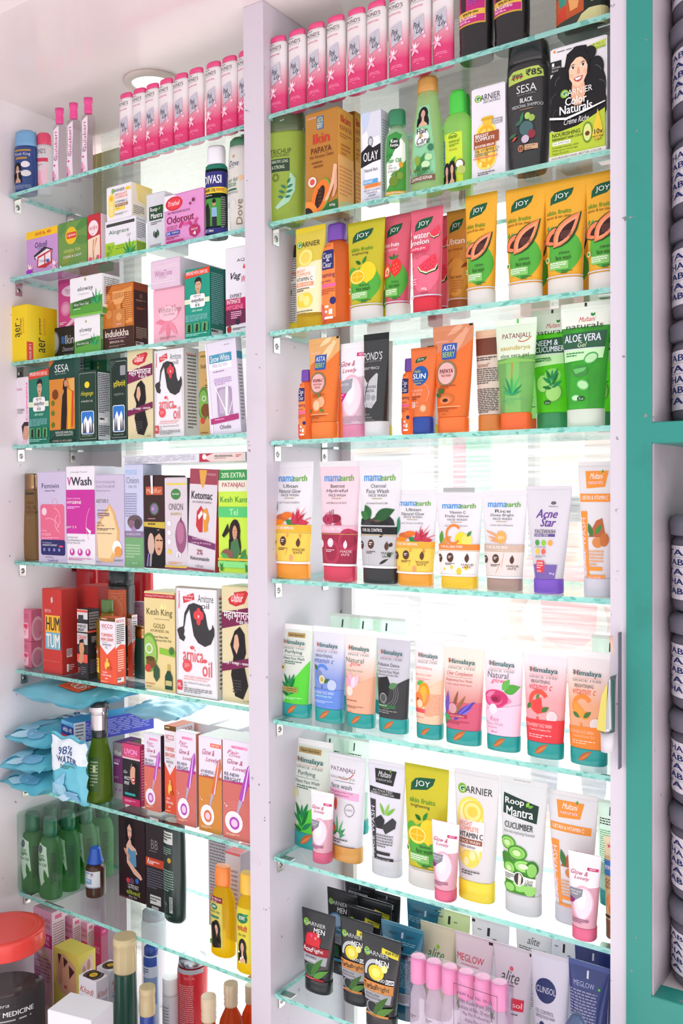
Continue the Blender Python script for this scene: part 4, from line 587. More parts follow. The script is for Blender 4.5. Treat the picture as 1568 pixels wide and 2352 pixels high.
box('colorn', 'e8e6ea', """M 12 3 72 2 1 777;P e8843c 4,3 8,1 10,4;P c8d860 70,5 98,3 98,9 70,12;T 72 5 22 2 473 UP TO 2;T 71 8 26 2 473 APPLICATIONS;R 0 11 20 11 222;B 3 12.4 4 3 fff 1;T 3 16 16 1.6 ddd NATURAL;T 3 18.6 12 1.6 ddd BLACK
P 17161a 0,26 6,22 26,18 30,8 46,3 64,4 72,14 90,22 98,36 98,64 84,70 60,60 40,74 20,62 0,72;P 17161a 0,50 98,46 98,62 60,74 20,76 0,70
E 13 40 12 10 17161a;E 8 54 10 9 17161a;E 22 28 12 10 17161a;E 88 42 11 12 17161a;E 82 26 13 10 17161a;E 92 58 9 10 17161a;E 70 12 12 6 17161a;A 14 46 13 1.2 160 260 4a4a54;A 22 32 13 1.2 170 250 55555f;A 84 44 15 1.4 280 380 4a4a54;A 78 30 13 1.2 280 350 55555f;A 20 60 15 1.4 150 240 44444c
P e8b898 40,34 60,32 64,44 56,54 44,54 38,46;P f4ccac 34,22 38,15 50,12.4 62,15 67,22 66,29 60,35 51,38.6 42,36 35,30
P 17161a 29,32 30,16 38,9 50,5.4 62,8 70,16 71,30 66,19 56,13 47,13.4 38,17.4 33,24
P 3a2a28 36,19.4 42,18.2 46,19.2 42,19;P 3a2a28 54,18.8 59,17.4 65,18.6 60,18.3;E 41.4 21.6 4 1 fff;E 59.4 20.8 4 1 fff;E 41.8 21.5 1.9 1 3a2420;E 59.6 20.7 1.9 1 3a2420;P 3a2420 37,21 41,20 46,21.4 41,20.6;P 3a2420 55,20.6 59,19.2 64,20.4 59,19.8
P d89a7c 50.4,22 51.4,22 53.6,27.2 48.6,27.6;P b8404c 42.6,30.8 50,30 59.4,29.8 56,33.4 51,34.4 45.6,33.2;P fff 44.6,31 57.4,30.4 54,32.6 48,32.8;E 38 28 3 1.6 f0b89c;E 63 26.8 3 1.6 f0b89c
X garnier 20 38.6 56 7 eee;B 28 46 38 7 fff Color;B 18 52.6 58 7.4 fff Naturals;P f4f4f0 0,60 30,63 60,60 98,56 98,57 60,62 30,65 0,62;I 26 64.4 44 5 eee Crème Riche
P b9cf3c 0,73 20,74 50,72 80,66 98,62 98,100 0,100;B 5 75 50 3.4 2f3a1c NOURISHING;B 5 79.4 56 2.2 3f5a1c PERMANENT HAIR COLOR;R 6 82.6 32 3 fff;T 8 83.2 28 1.8 333 NO AMMONIA;T 5 86.6 48 1.9 4a6a1c 10 weeks intense color;T 5 89.4 46 1.9 4a6a1c 100% grey coverage;T 5 92 30 1.8 4a6a1c Vegan formula;E 68 80 9 9 6a8a2c;E 68 80 7 7.4 d8e48c;C 68 81 4 6a3a20;P e8c83c 86,62 92,74 96,84 84,90 76,84 80,74;B 80 79 15 4.4 333 10x;T 78 84.4 18 1.8 333 NATURAL;T 81 87 12 1.8 333 OILS;R 0 95 100 5 ece8e4;T 5 96 88 2.2 444 NOURISHED HAIR, BETTER COLOR""", side='d0ced4', D=.06)
# R3
tube('garngel', .15, .86, 'kf0d848', 'teedc5a', """R 0 0 100 5 e6cc30;X garnier 8 14 78 7 333;P f4ecc0 0,40 100,34 100,86 0,88;E 42 31 26 9 f0dc50;E 42 31 22 8 f8ea90;E 42 31 16 5.6 f0d860;R 12 40 68 22 f4f0e4;T 12 42.4 32 3 f0904c BRIGHT;T 12 46 52 3 f0904c COMPLETE;T 12 50.4 60 3.8 333 VITAMIN C;R 12 55.4 64 4 f0a070;T 18 56.2 50 2.4 fff GEL WASH;M 14 61 48 4 2 654;O 14 66 60 14 f0d848 20;E 34 70 10 4 fce88c;E 54 74 12 5 fce88c;M 12 83 64 4 2 776""", cart='')
tube('whiteback', .14, .8, 'tf0e048', 'te8e8ea', "R 0 0 100 3 ddd;R 34 8 40 13 2c2c30;M 30 22 50 24 10 666;R 28 36 40 2.4 d8886c;M 24 48 50 40 18 777;R 26 54 30 5 4a8a5c;M 26 86 40 8 3 555")
bot('cleanc', [(0, .84), (.02, .96), (.3, 1), (.7, .98), (.8, .8), (.83, .5), (.84, .46)], [(.835, .6), (.845, .64), (.98, .6), (1, .54)], 'kffa056', 's6a3ca0', """P fa8a44 2,20 52,18 64,34 66,92 0,94;T 6 20.6 40 2 943 IMPROVED FORMULA;O 6 26 54 19 2c2c70 6;T 14 28.6 38 5.6 eee Clean;T 30 34.4 14 3 eee &;T 14 37.6 38 5.6 eee Clear;T 4 48 60 6 3c2c6c foaming;T 6 55 42 2.4 3c2c6c face wash;R 8 59 60 3.4 e86aa0;M 4 64 60 6 3 a54;C 56 76 12 2c2c70;M 24 80 16 10 2 fff;R 40 84 14 5 fff;R 22 91 34 2.4 fff;P ea6a70 0,76 14,80 26,88 18,96 0,96""", n=3, D=.045)
def joy(key, c, sub, l1, l2, l3, pic, cap='tf4f0ec', hc='4f9a2c', blob='52ae3e', extra=''):
    tube(key, .15, .8, cap, 't'+c, f"""X joylogo 16 9 56 13 ;{l1};{sub};E 56 64 43 18 {blob};C 20 52 13 {blob};{pic};{l2};{l3};R 0 83.6 100 .9 ccd""".replace(' ;', ';') + extra, cart='')
SK = 'B 8 26.6 62 4 5a9a2c skin fruits'
FW = 'T 44 64 28 2.4 333 %s;T 34 67 42 3.6 2a3a1c face wash;O 16 71.6 54 7 8ac870 3;M 19 72.6 46 5 3 f4f8e8;M 50 80 30 3 2 3a5a2c;C 10 69 7 e0dc9c;C 10 69 4 4a9a4c'
joy('joypap', 'fcc23a', 'T 8 31.6 62 3.2 5a3a14 spots & tan clear', SK, 'X splash -4 38 56 22;X papaya -6 36 112 26', FW % 'papaya', '')
joy('joylem', 'd9cf34', 'T 18 31.6 46 3.4 333 brightening', SK.replace('8 26.6', '14 26.6'), 'X lemon 8 38 84 28', FW % 'lemon', '')
joy('joyberry', 'ee6f86', 'T 6 32 56 3.4 fcd oil removal', 'B 6 27 60 4 fff skin fruits', 'X berry 0 40 84 24', (FW % 'fruit infused'), '')
joy('joymelon', 'f0728c', 'B 8 30 58 5 fff melon', 'B 12 24 54 5 fff water', 'X melon 30 44 66 22;X melon 66 18 30 14', 'R 6 37 60 5 e84868;T 10 38 48 3 fff cooling glow;T 10 43.6 52 2.4 a22c4c gel face wash;T 50 77 18 3 fff 100g;M 6 68 26 9 4 fbc;M 46 81 26 3 2 a34', '', cap='tf03c50', blob='f0728c')
joy('joyubtan', 'e3a54a', 'T 14 36 64 3 8a4a20 tan removal', 'B 4 27 80 6 fff Ubtan', 'F 10 66 60 10 60 c88a3c;F 20 72 50 8 80 d89a4c;F 76 56 40 12 40 8a4a20;F 10 52 40 8 40 b87a30', 'T 30 62 50 3.4 5a3a14 face wash;M 30 67 56 12 5 c8803c;T 20 80 20 3 c06a2c 100g', '', cap='tb86a40', blob='e3a54a')
# R4
AST = """P $1 0,0 100,0 100,14 84,20 60,27 40,20 10,26 0,34;F 84 2 60 14 250 $2;F 92 4 60 14 220 $2;F 76 0 46 14 210 $2;R 90 0 8 2 222;T 8 14 34 1.6 fde CipGenHealth;O 26 17 38 15 2f5ab0 4;B 29 18.6 32 5 e8e8f0 ASTA;B 29 25 32 5 b8d86c BERRY;C 40 45 29 8a7a5c;C 40 45 24 f8b8b4;$3;M 22 56 46 4 2 a4481c;$4;R 14 75.6 70 .6 fc9;M 12 77 64 4 2 a4481c;T 30 82 12 1.4 a4481c 60ml"""
tube('astc', .17, .76, 'sf07a2c', 'tf5893c', AST.replace('$1', 'e8b070').replace('$2', 'f4d8a8').replace('$3', 'B 22 41 38 3.4 7a2c34 VITAMIN-C;T 26 45.6 30 1.8 7a2c34 FACE WASH;T 31 48.6 20 1.8 7a2c34 SCRUB').replace('$4', 'C 56 64 14 f8b48c;C 40 67 16 f8a070;C 40 67 12 fcc8a0;F 50 60 14 8 90 4a8a3c;F 18 71 16 8 200 4a8a3c;F 54 71 16 8 -30 4a8a3c'))
tube('astp', .15, .72, 'sf0702c', 'tf4823a', AST.replace('$1', 'd88a64').replace('$2', 'e8a888').replace('$3', 'B 22 41 38 4 5a1c24 PAPAYA;T 27 46 28 2.4 5a1c24 FACE WASH').replace('$4', 'F 24 64 16 10 110 2f6a34;F 28 64 16 10 70 2f6a34;F 24 66 18 10 160 2f6a34;E 44 69 22 4.6 d0743c;E 40 70 17 3.4 f08a50;E 40 70 9 1.6 3c2018'))
tube('gl', .14, .78, 'tf8a0c4', 'tf2d4e2', """R 0 0 100 3 f8eef4;P f7f1f6 0,3 100,3 100,36 0,40;R 62 11 38 4 d8307c;I 68 11.8 22 2.4 fff NEW;I 5 19 54 6 b8305c Glow &;I 12 27 56 6 b8305c Lovely;X glow 6 34 88 46;P a0a0ac 0,41 56,38 54,48 34,54 0,52;T 2 43 40 2.4 fff BRIGHT GLOW;P c8308c 0,52 36,54 20,60 0,64;M 2 54 20 6 2 fbd;M 8 78 84 8 4 b89aac""")
tube('glsmall', .15, .7, 'tf0789c', 'tf0bccc', """R 0 0 100 3 f4eef2;P f4eef4 0,3 100,3 100,36 0,42;R 62 15 34 3.4 c8286c;I 68 15.6 20 2 fff NEW;I 10 20 56 5 b8305c Glow &;I 22 26 50 5 b8305c Lovely;X glow 14 36 78 40;P 8a8a96 6,41 54,40 52,48 32,53 6,50;T 10 42.6 38 2 fff BRIGHT GLOW;T 12 45.6 26 2 fff CREAM;P 8c2c74 6,50 30,53 20,57 6,58;M 14 74 66 6 3 8a5a7a""", D=.026)
tube('pondsb', .15, .84, 'teeeef0', 's2a2b2d', """R 0 0 100 6 1f2022;T 5 18 76 8 e8e8ea POND'S;T 5 26.6 74 1.4 aaa SKIN INSTITUTE;T 4 32.6 70 2.6 ddd BRIGHT MIRACLE;P c4c6ca 4,40 26,48 64,39 70,40 70,66 50,73 30,72 6,68;P 2a2b2d 26,50 40,42 12,66 8,66;T 12 51 54 2.6 445 ACTIVATED;T 12 54.8 48 2.6 445 CHARCOAL;C 12 64 9 8a8c92;C 32 62 11 a0a2a8;C 56 63 9 9a9ca2;C 22 70 7 b0b2b8;C 44 70 8 b8bac0;T 18 78 24 1.8 aaa DETOX;T 12 81 40 1.8 aaa FACEWASH;M 8 84 54 2 2 999""")
tube('sun', .2, .76, 's1c3f94', 'tf28648', """X joylogo 22 11 44 7;C 45 33 34 1f5aa8;I 20 26 28 3.6 e0e04c Hello;B 16 30.6 54 6 fff SUN;T 22 38 40 1.8 d8d850 all day active;T 24 41 30 1.8 d8d850 sunscreen;T 14 49 48 2.6 fcb ULTRA MATTE;T 16 53 42 2.6 fcb DRY TOUCH;M 14 57 40 5 2 7a3020;B 12 63 20 7 fff 50;T 34 63.6 12 2 fcb SPF;T 34 67 18 2 fcb PA++++;C 68 71 13 f8a878;C 68 71 8 f8c0a0;A 46 54 40 .8 300 400 fcc""")
tube('patback', .17, .78, 'sd07a34', 'tecdcd0', """R 0 0 100 8 f0c8a8;F 76 6 14 8 60 5a9a3c;R 0 8 100 17 7a4434;T 10 33 44 4 8a4a3c पतंजलि;M 4 27 84 4 2 444;M 4 38 80 16 8 555;M 4 58 84 24 14 444""")
tube('patgel', .16, .72, 'sf0642c', 'kb8e4a4', """R 0 0 100 5 e8f0e4;R 52 0 5 4 5ac850;P e0ecd8 0,5 100,5 100,33 0,36;T 18 13 68 6 8a3c44 PATANJALI;A 70 12 24 2 30 120 d04838;T 14 24 76 5.4 c8a83c saundarya;T 14 31.4 74 4.6 5a6a4c aloe vera gel;P 8ac060 0,38 50,36 100,38 100,39.4 0,40;X aloe 16 44 66 26;R 46 40 3 14 e8743c;M 18 72 66 5 2 6a7;T 40 78 14 1.2 6a7 60 ml""")
def mult(key, cap, body, band, l1, l2, low, pic, extra=''):
    tube(key, .145, .72, cap, body, f"""R 0 0 100 4 e4e8dc;R 48 .5 5 3 334;P eef2e8 0,4 100,4 100,20 0,20;I 38 12 34 4 d03c4c Multani;F 66 12 8 5 60 3a8a3c;F 66 12 8 5 120 3a8a3c;T 12 17 76 4.4 444 naturals;P {band} 4,25 96,24 94,37 6,39;{l1};{l2};R 6 37.4 88 1.4 d8dce0;P {low} 6,39 94,38 92,46 7,48;M 12 40.6 40 4 2 385;{pic};O 38 76 20 3.6 1f4a2c 8;T 42 77 12 2 cfc {extra}""")
mult('neemcuc', 's2f8a54', 'k8ae04c', '2a5a3c', 'B 12 26 58 4.6 eef NEEM &', 'B 12 31.4 74 4.6 eef CUCUMBER', 'c4ecb0', 'E 34 62 22 8 5aa83c;E 34 62 19 6.8 a8e07c;E 64 70 24 8 5aa83c;E 64 70 21 6.8 a8e07c;E 60 56 22 6 8ad064;X neem 30 44 60 24;T 12 41 44 3 3a6a4c Face Wash', '65 ml')
mult('aloegel', 'te8f0e4', 'k74d868', '2f5f44', 'B 8 26 78 6 eef ALOE VERA', 'I 38 32.6 20 4 dec Gel', 'c8f0bc', 'E 68 46 16 4.6 4aa850 -20;E 68 46 13 3.4 b8e8b0 -20;E 44 56 19 4.6 3f8a44;P 6ac06a 28,54 60,53 54,56 34,58;E 52 67 16 4.4 5ab060 15;E 52 67 13 3.2 b0e4a8 15;E 34 77 13 3 5ab060;E 34 77 10 2 c0ecb8', '75 ml')
# R5
def mearth(key, cap, l1, l2, sub, band, bt, low, pic, ic='5a3a2c', big=1, top='f1eef3'):
    tube(key, .13, .76, 's'+cap, 't'+top, f"""R 0 0 100 4.6 e4e2e6;B 14 12.4 44 4.6 4a9ae0 mama;B 54 11.6 34 5.2 6aae3c earth;T 32 19.4 36 3 444 {l1};T 22 23.6 54 3.2 444 {l2};T 28 27.6 44 2.2 444 FACE WASH;R 36 31 26 .6 b09a6a;I 22 34 54 1.8 655 {sub};{pic};R 0 54 100 6 {band};B 12 55.4 56 2.6 fff {bt};R 0 60 100 27 {low};R 0 60.6 100 .5 c8a860;C 7 69 8 {ic};C 38 68 9 {ic};M 33 66.4 10 3 2 fff;M 3 67.4 8 3 2 fff;M 24 73.6 28 2.6 2 {ic};F 80 73 18 10 90 {ic};T 68 74 26 2 {ic} MADE;T 70 76.6 20 2 {ic} SAFE;R 0 85.4 100 1.8 efeaf0""")
UBP = 'X turmeric 2 34 92 21'
UBL = 'f3d05a;C 50 63 4 f0a84c;C 84 63 3 f0a84c;C 14 82 4 f0a070;C 62 82 6 f0a070;F 44 80 18 1 60 c86030;F 72 80 18 1 120 c86030;F 86 66 14 1 120 c86030'
mearth('meub', 'f0962c', 'Ubtan', 'Natural Glow', 'with Turmeric & Saffron', 'f4b638', 'FOR TAN REMOVAL', UBL, UBP)
mearth('meub2', 'f0a030', 'Ubtan', 'Natural Glow', 'with Turmeric & Saffron', 'f6ac38', 'FOR TAN REMOVAL', UBL, UBP)
mearth('mebeet', 'd23c58', 'Beetroot', 'Hydraful', 'with Beetroot & Acid', 'f4b8cc', 'FOR ALL SKIN TYPES', 'a02c48;C 40 76 26 b83a58;C 40 76 18 a02c48;C 84 66 24 b83a58;C 84 66 16 a02c48', 'X beet 8 40 62 14', ic='f4dce4', top='f4dfe8')
mearth('mecoal', '2b2c2e', 'Charcoal', 'Face Wash', 'with Activated Charcoal & Coffee', '1f2022', 'FOR OIL CONTROL', 'c4c5c9;F 60 62 12 6 20 333;F 86 70 10 8 60 333;F 84 78 10 10 60 364;F 62 84 26 6 25 333', 'X coal 2 38 92 16')
mearth('mevitc', 'f4c42c', 'Vitamin C', 'Daily Glow', 'with Vitamin C & Turmeric', 'f28a3c', 'FOR ALL SKIN TYPES', 'f3efee;C 20 80 3 f4d040;C 42 78 4 f4d040;C 62 82 7 f4d040;C 80 78 5 f4d040', 'F 10 54 26 12 80 5a9a3c;F 14 54 30 12 30 d89a4c;C 62 49 14 f8d838;C 76 50 12 fbe070;F 76 46 14 7 50 4a8a3c;A 44 44 20 5 40 320 f2853c')
mearth('merice', 'ac8e84', 'Rice', 'Dewy Bright', 'with Rice Water & Niacinamide', 'd3b7a6', 'FOR GLASS SKIN', 'e6dcd8;F 54 78 40 2 80 e0a880;F 36 84 34 2 60 e0a880', 'F 8 40 50 5 -20 e8a474;F 14 46 46 5 -14 e8a474;F 20 50 44 5 -6 e8a474;F 40 40 34 5 -50 e8a474;C 50 47 13 f0b060;T 44 45.6 14 3 fff B3+')
tube('acne', .14, .62, 's7a50c0', 'te9e5ec', """R 0 0 100 3 dcd8e0;E 64 16 6 1.6 667;T 54 18.4 20 1.4 556 Mankind;S 24 22 52 8 6a3a9c Acne;S 36 30 38 8 6a3a9c Star;B 22 40.6 52 3.6 5a4a6c FACEWASH;R 20 44.8 54 2.4 5a4a8c;T 22 45.2 36 1.6 fff CLINICALLY TESTED;C 28 53 6 4aa050;C 46 53 6 8ac83c;C 64 53 6 f0a84c;C 28 61 6 f4c850;C 46 61 6 e86a5c;M 22 56.6 50 1.4 1 888;M 22 65 32 2.4 2 888;P 7a64ac 14,73 86,73 82,87 17,87;O 24 69.4 26 11 e0404c 3;B 26 70.4 20 2 fff CLEANSES;M 26 73.4 20 4 2 fcc;T 26 78 14 2 fff ACNE;T 66 80 14 2.4 fff 50 g""")
MUB = """R 0 0 100 3 e4e0e0;P f0963c 18,7 74,7 68,19 22,20;I 30 8.6 32 4.4 fff Multani;T 26 14 36 2.8 fde naturals;F 60 8.6 8 5 90 6a9a3c;P f0963c 4,24 92,24 92,30 4,30;T 10 25.4 68 3 fff UBTAN & VITAMIN C;P f0963c 5,37 24,37 30,88 22,88;V 8 42 12 40 fde FACE WASH;P b8643c 28,56 50,44 66,42 78,56;F 40 56 34 14 110 3f7a3c;F 48 54 30 12 50 4a8a44;E 56 60 16 4 d88a4c;E 74 58 12 5 c8743c;M 30 66 44 12 5 e0a070;R 28 78 44 2.8 f0963c;R 20 84 60 4.4 f0963c;T 28 85 40 2.4 fde FOR ALL SKIN TYPES"""
tube('multub', .14, .7, 'te6e4ee', 'tefebee', MUB)
# R6
LF = 'F 30 74 44 14 32 c86a34;F 32 72 38 6 30 e88a50'
def himal(key, body, art, cap='k1c9c98', D=.024):
    tube(key, .15, .82, 's1f9c9a', body, f"""R 0 0 100 6 f6f4f4;{art};B 18 17 64 6 2f6a6c Himalaya;P f06a40 15,17.2 26,18.4 26,19 15,18;P f06a40 15,19.2 26,20.4 26,21 15,20;R 18 23.6 66 .3 e88;T 16 24.8 66 2 777 SINCE 1930""", D=D, cart=LF)
himal('hneem', 'teef2ea', 'R 26 9 54 5 b89c64;T 30 10.2 46 2.6 443 New! Best Ever;T 20 28 56 4.4 3a5a5c Purifying;R 16 33.6 66 .3 666;T 16 35 68 3 3a5a5c Neem Face Wash;M 20 39.6 60 4 2 576;P 5ad43c 98,38 98,85 16,85 30,66 70,52;X neem 4 44 72 34;C 14 47 9 d8d8a0;T 10 45.6 8 3 754 1;O 14 67 58 6 a89a50 6;T 32 68 34 1.6 343 Goodness of;T 32 70.4 34 1.4 343 5 parts of Neem;M 20 78 64 3 2 cfc')
himal('hblue', 'g:eeecf6,8fa8ea,.35,.75', 'T 12 29 56 3 556 BRIGHTENING;I 8 33 66 5 4a6ab0 vitamin c;A 36 49 24 8 40 330 5a8ae0;F 20 46 18 10 130 4a6a3c;C 26 50 10 7a8ab8;C 38 55 11 d8d8b8;C 38 55 6 c8b050;F 46 58 20 10 30 3f6a3c;E 38 63 3 2.6 5a7ac0;C 72 60 14 c0cce8;P 6890e0 0,65 100,65 100,85 0,85;B 8 67 72 3 dfe8ff BLUEBERRY FACE WASH;T 10 71 64 2.2 cfe Youthful & Radiant Skin;M 12 77 66 3 2 cdf')
himal('hpeach', 'g:f6f0ee,f0be9e,.35,.7', 'T 8 29 60 5 777 Natural;I 22 33 40 5.4 f0646c glow;T 12 41 56 2 a98 Lotus Face Wash;P eeb294 0,50 60,54 100,47 100,85 0,85;F 30 60 44 20 100 f4b8cc;F 34 60 44 20 60 f8c8d8;F 34 60 40 18 140 f4acc4;F 34 60 34 16 80 fcdce8;E 24 63 13 5 f4e4dc;M 10 72 74 2 1 a65;M 10 78 66 3 2 a76;T 20 83 12 1.6 a65 50 ml')
himal('hcoal', 'tdad8e2', 'T 6 30 70 3.4 445 Pollution Detox;R 6 35.4 70 .3 555;T 6 37 70 3 555 Charcoal Face Wash;T 8 40.8 66 2 555 Detoxifies & Purifies Skin;P 3c3d40 0,46 30,44 40,50 62,52 100,44 100,85 0,85;P 222326 2,56 14,46 40,43 50,50 46,62 26,68 8,64;F 46 54 30 16 20 5a8a5c;A 38 60 40 1 330 470 999;A 38 60 34 1 330 470 999;A 38 60 28 1 330 470 999;C 28 65 13 9a9a9c;C 28 65 10 55585a;R 6 71 66 4 3a6a44;M 10 72 56 2 1 aca;M 10 77 66 4 2 999')
himal('hapri', 'g:f6f0f2,f5cdaa,.35,.65', 'T 6 30 60 3.4 f0888c Gentle Exfoliating;T 6 37 58 2.6 f0888c Apricot Face Wash;M 12 41.6 48 3 2 f9a;P f6ccae 0,48 60,50 100,42 100,85 0,85;X apricot 0 42 66 34;C 26 66 12 f8d8b8;M 46 56 50 22 14 f0a080;R 4 71 46 3.6 e0505c;M 6 79 60 2 1 eaa')
himal('hclear', 'g:f6eee6,e8a09c,.35,.7', 'I 12 29 66 5 d0505c Clear Complexion;R 12 34.4 66 .3 c77;T 10 36.4 68 3 c45a5c Brightening Face Wash;T 12 40.8 66 2 c45a5c Helps Lighten Dark Spots;P d8607c 0,60 100,58 100,85 0,85;X lav 0 44 80 34;E 30 65 12 5 d8a0a8;R 18 70 52 3.4 b83a50;T 22 70.8 40 1.8 fcc Licorice & Saffron;M 10 77 66 4 2 b84860')
himal('hrose', 'g:f6f2f4,f6d6e8,.4,.8', 'T 12 27 56 5.6 667 Natural;I 22 32.6 40 5.4 e84878 glow;X rose 0 40 90 22;P f8d0e4 0,63 40,60 100,56 100,85 0,85;C 30 61 12 f8e8f4;I 20 68 28 4 d87aa8 Rose;T 10 73 50 3 c8a0bc Face Wash;M 12 77.6 50 2 1 d9b;T 24 81 18 1.8 b08 50 ml')
himal('hberry', 'g:f8f0f4,f6b8bc,.45,.85', 'T 20 28.4 46 3 555 BRIGHTENING;I 16 31.4 56 6 e04858 vitamin c;A 40 48 26 10 40 330 e85848;F 34 46 14 8 60 6a8a3c;P e84848 24,48 46,44 50,54 38,60 28,56;F 20 50 18 10 230 4a7a3c;F 48 57 22 11 30 4a7a3c;E 38 64 3 2.6 e85858;C 74 61 13 e8d8dc;P e84048 0,65 100,64 100,85 0,85;B 6 68 70 3.4 fcc STRAWBERRY FACE WASH;T 16 72.4 58 2.2 fcc Youthful & Radiant Skin;M 14 78 62 4 2 fbb')
himal('horange', 'g:f8f0f2,fabf96,.45,.8', 'T 20 29 46 3 555 BRIGHTENING;I 16 32 56 6 f0684c vitamin c;A 40 48 26 10 40 330 f4903c;P f8a040 18,44 30,46 60,58 46,60 20,54;F 16 54 22 10 -30 4a7a3c;F 44 58 24 11 36 4a7a3c;E 38 65 3 2.6 f4903c;C 74 63 13 e8dcd8;P f58c38 0,67 100,65 100,85 0,85;B 8 69 64 3 fca ORANGE FACE WASH;T 16 73 58 2.2 fca Youthful & Radiant Skin;M 14 78 62 4 2 fca')
tube('hback', .15, .82, 's1f9c9a', 'keef8f2', "R 0 0 100 3 f4f8f4;R 42 6 5 8 2a5a50;M 10 17 66 7 3 555;M 12 28 70 44 22 8c8;P c4e8d4 0,60 100,55 100,84 0,84")
# R7
himal('hneembig', 'teef2ea', 'R 18 8 56 5 b89c64;T 24 9.2 46 2.6 443 New! Best Ever;T 20 29 46 5 3a5a5c Purifying;R 14 35 62 .3 666;T 14 37 64 3 3a5a5c Neem Face Wash;M 18 42 54 4 2 576;P 5ad43c 98,44 98,85 16,85 30,70 70,60;X neem 0 46 72 40;C 14 50 9 d8d8a0;', D=.036)
tube('patfw', .15, .76, 'sd89a4c', 'teeeaf0', """R 0 0 100 3 e0dce4;T 8 12 66 5 7a5a6c PATANJALI;A 46 10 30 2 30 120 d04838;T 8 19.4 68 4.4 a8a8a0 saundarya;R 20 24.6 56 .4 666;T 10 27 60 4.4 555 face wash;P f0b0d4 4,32 90,34 90,41 4,39;T 10 34 64 1.6 833 With goodness of Peel + Vit. B3;T 14 37 50 1.6 833 for spotless glowing skin;X aloe 2 42 60 36;E 26 46 5 6 d8603c;A 68 50 14 1.4 0 360 777;T 59 49 18 1.6 777 100%;C 22 69 7 e8745c;C 34 75 7 dcd8e0;C 24 77 6 e4e0e8;C 44 72 6 4a9a5c;M 8 78 60 5 2 555;R 8 84 80 .6 444""")
tube('multcoal', .15, .74, 'te9e8ee', 'te9e6f0', """R 0 0 100 3 e0dce4;P 2a2b2d 20,7 78,7 72,20 24,19;I 30 8.6 36 5 eee Multani;T 26 14.4 42 2.6 bbb naturals;F 62 9 8 5 90 6aae3c;P 2a2b2d 6,23 92,25 92,30 6,29;T 16 24.6 56 2 ddd ACTIVATED;T 12 27 66 2 ddd BAMBOO CHARCOAL;P 3a3b3d 8,34 26,34 30,86 20,86;V 12 40 12 44 e4e2ea FACE WASH;F 54 46 30 8 120 7ab83c;F 56 46 30 8 70 8ac84c;F 60 46 30 8 40 7ab83c;P 2a2b2d 26,50 44,46 56,50 52,58 30,58;P 3a3b3d 48,56 78,47 88,50 86,56 60,62;M 30 63 52 12 5 777;R 28 78 48 2.6 2a2b2d;R 22 83 64 3.6 2a2b2d;T 28 84 48 2 ccc FOR ALL SKIN TYPE""")
tube('garnbig', .16, .78, 'sf2d838', 'tece8ea', """R 0 0 100 3 e0dce0;X garnier 10 11 78 7 333;O 10 20 62 54 fbe060 30;O 16 22 52 50 fdeeb0 26;E 46 31 24 8.6 f4d050;E 46 31 20 7 fbe68c;E 46 31 12 4 f4d050;R 14 37.6 62 22 efeaec;T 15 38.6 32 3.4 f0783c BRIGHT;T 15 42.4 48 3.4 f0783c COMPLETE;B 14 46.8 60 4 333 VITAMIN C;R 15 51.8 58 3.8 9a5a3c;T 18 52.6 50 2.2 fff FACE WASH;T 15 56.4 42 2.2 444 Clears dullness;O 22 61 42 12 f8dc60 14;E 50 64 8 4 fcecaa;E 34 69 7 3.4 fcecaa;M 20 76 50 4 2 555""")
tube('roopcuc', .155, .74, 'te8e8ec', 'te9e9eb', """R 0 0 100 4 dededf;M 30 1.4 60 1 1 aaa;P 1f3a30 10,12 86,18 84,31 8,27;B 13 15 42 6 fff Roop;B 16 21.4 60 6.6 fff Mantra;F 60 20 12 7 60 8ac83c;F 64 20 12 6 20 6aae3c;B 12 32.6 66 4.6 333 CUCUMBER;T 10 38.6 72 2.6 555 Ayurvedic Hydrating Facewash;E 20 48 20 5 4a9a2c;E 20 48 16 4 9ad86c;E 44 54 24 5.4 3f8a28;E 44 54 20 4.4 8ad060;E 14 60 14 5 3f8a28;P 3f8a28 8,58 88,62 90,84 12,84;E 60 63 26 5 4a9a2c;E 60 63 22 4 a0e078;E 24 66 18 5 4a9a2c;E 24 66 14 4 9ad86c;E 80 64 14 6 2f7a20;E 80 65 11 5 90d068;E 52 78 24 5 4a9a2c;E 52 78 20 4 98d870;E 24 80 18 4 4a9a2c;E 24 80 14 3 98d870;E 78 80 14 4 98d870;E 20 48 8 2 cea;E 44 54 10 2.2 cea;E 60 63 12 2 dfc;E 24 66 7 2 cea;P eef0ea 10,68 90,71 90,77 10,74;C 50 72.6 14 f4f4f0;C 50 72.6 12 3a3a34;P e4dcd0 50,68 58,70 56,76 48,78;M 14 70 24 4 3 777;T 68 72 16 2 444 15ml;B 66 74.4 18 2 444 EXTRA""")
tube('everyuth', .19, .8, 's8a5c40', 'tf4dca8', """P f8e8c0 0,0 100,0 100,12 0,20;P e84860 14,8 50,5 52,8 16,11;T 18 7 22 2 fff NEW;R 0 23 100 15 4a90dc;B 6 26 76 8 fff everyuth;B 8 41 70 5 a8643c GOLDEN;B 8 47 56 3 a8643c GLOW;C 46 62 30 f4a060;C 50 70 24 e8743c;R 8 76 50 2.6 3a2a24""")
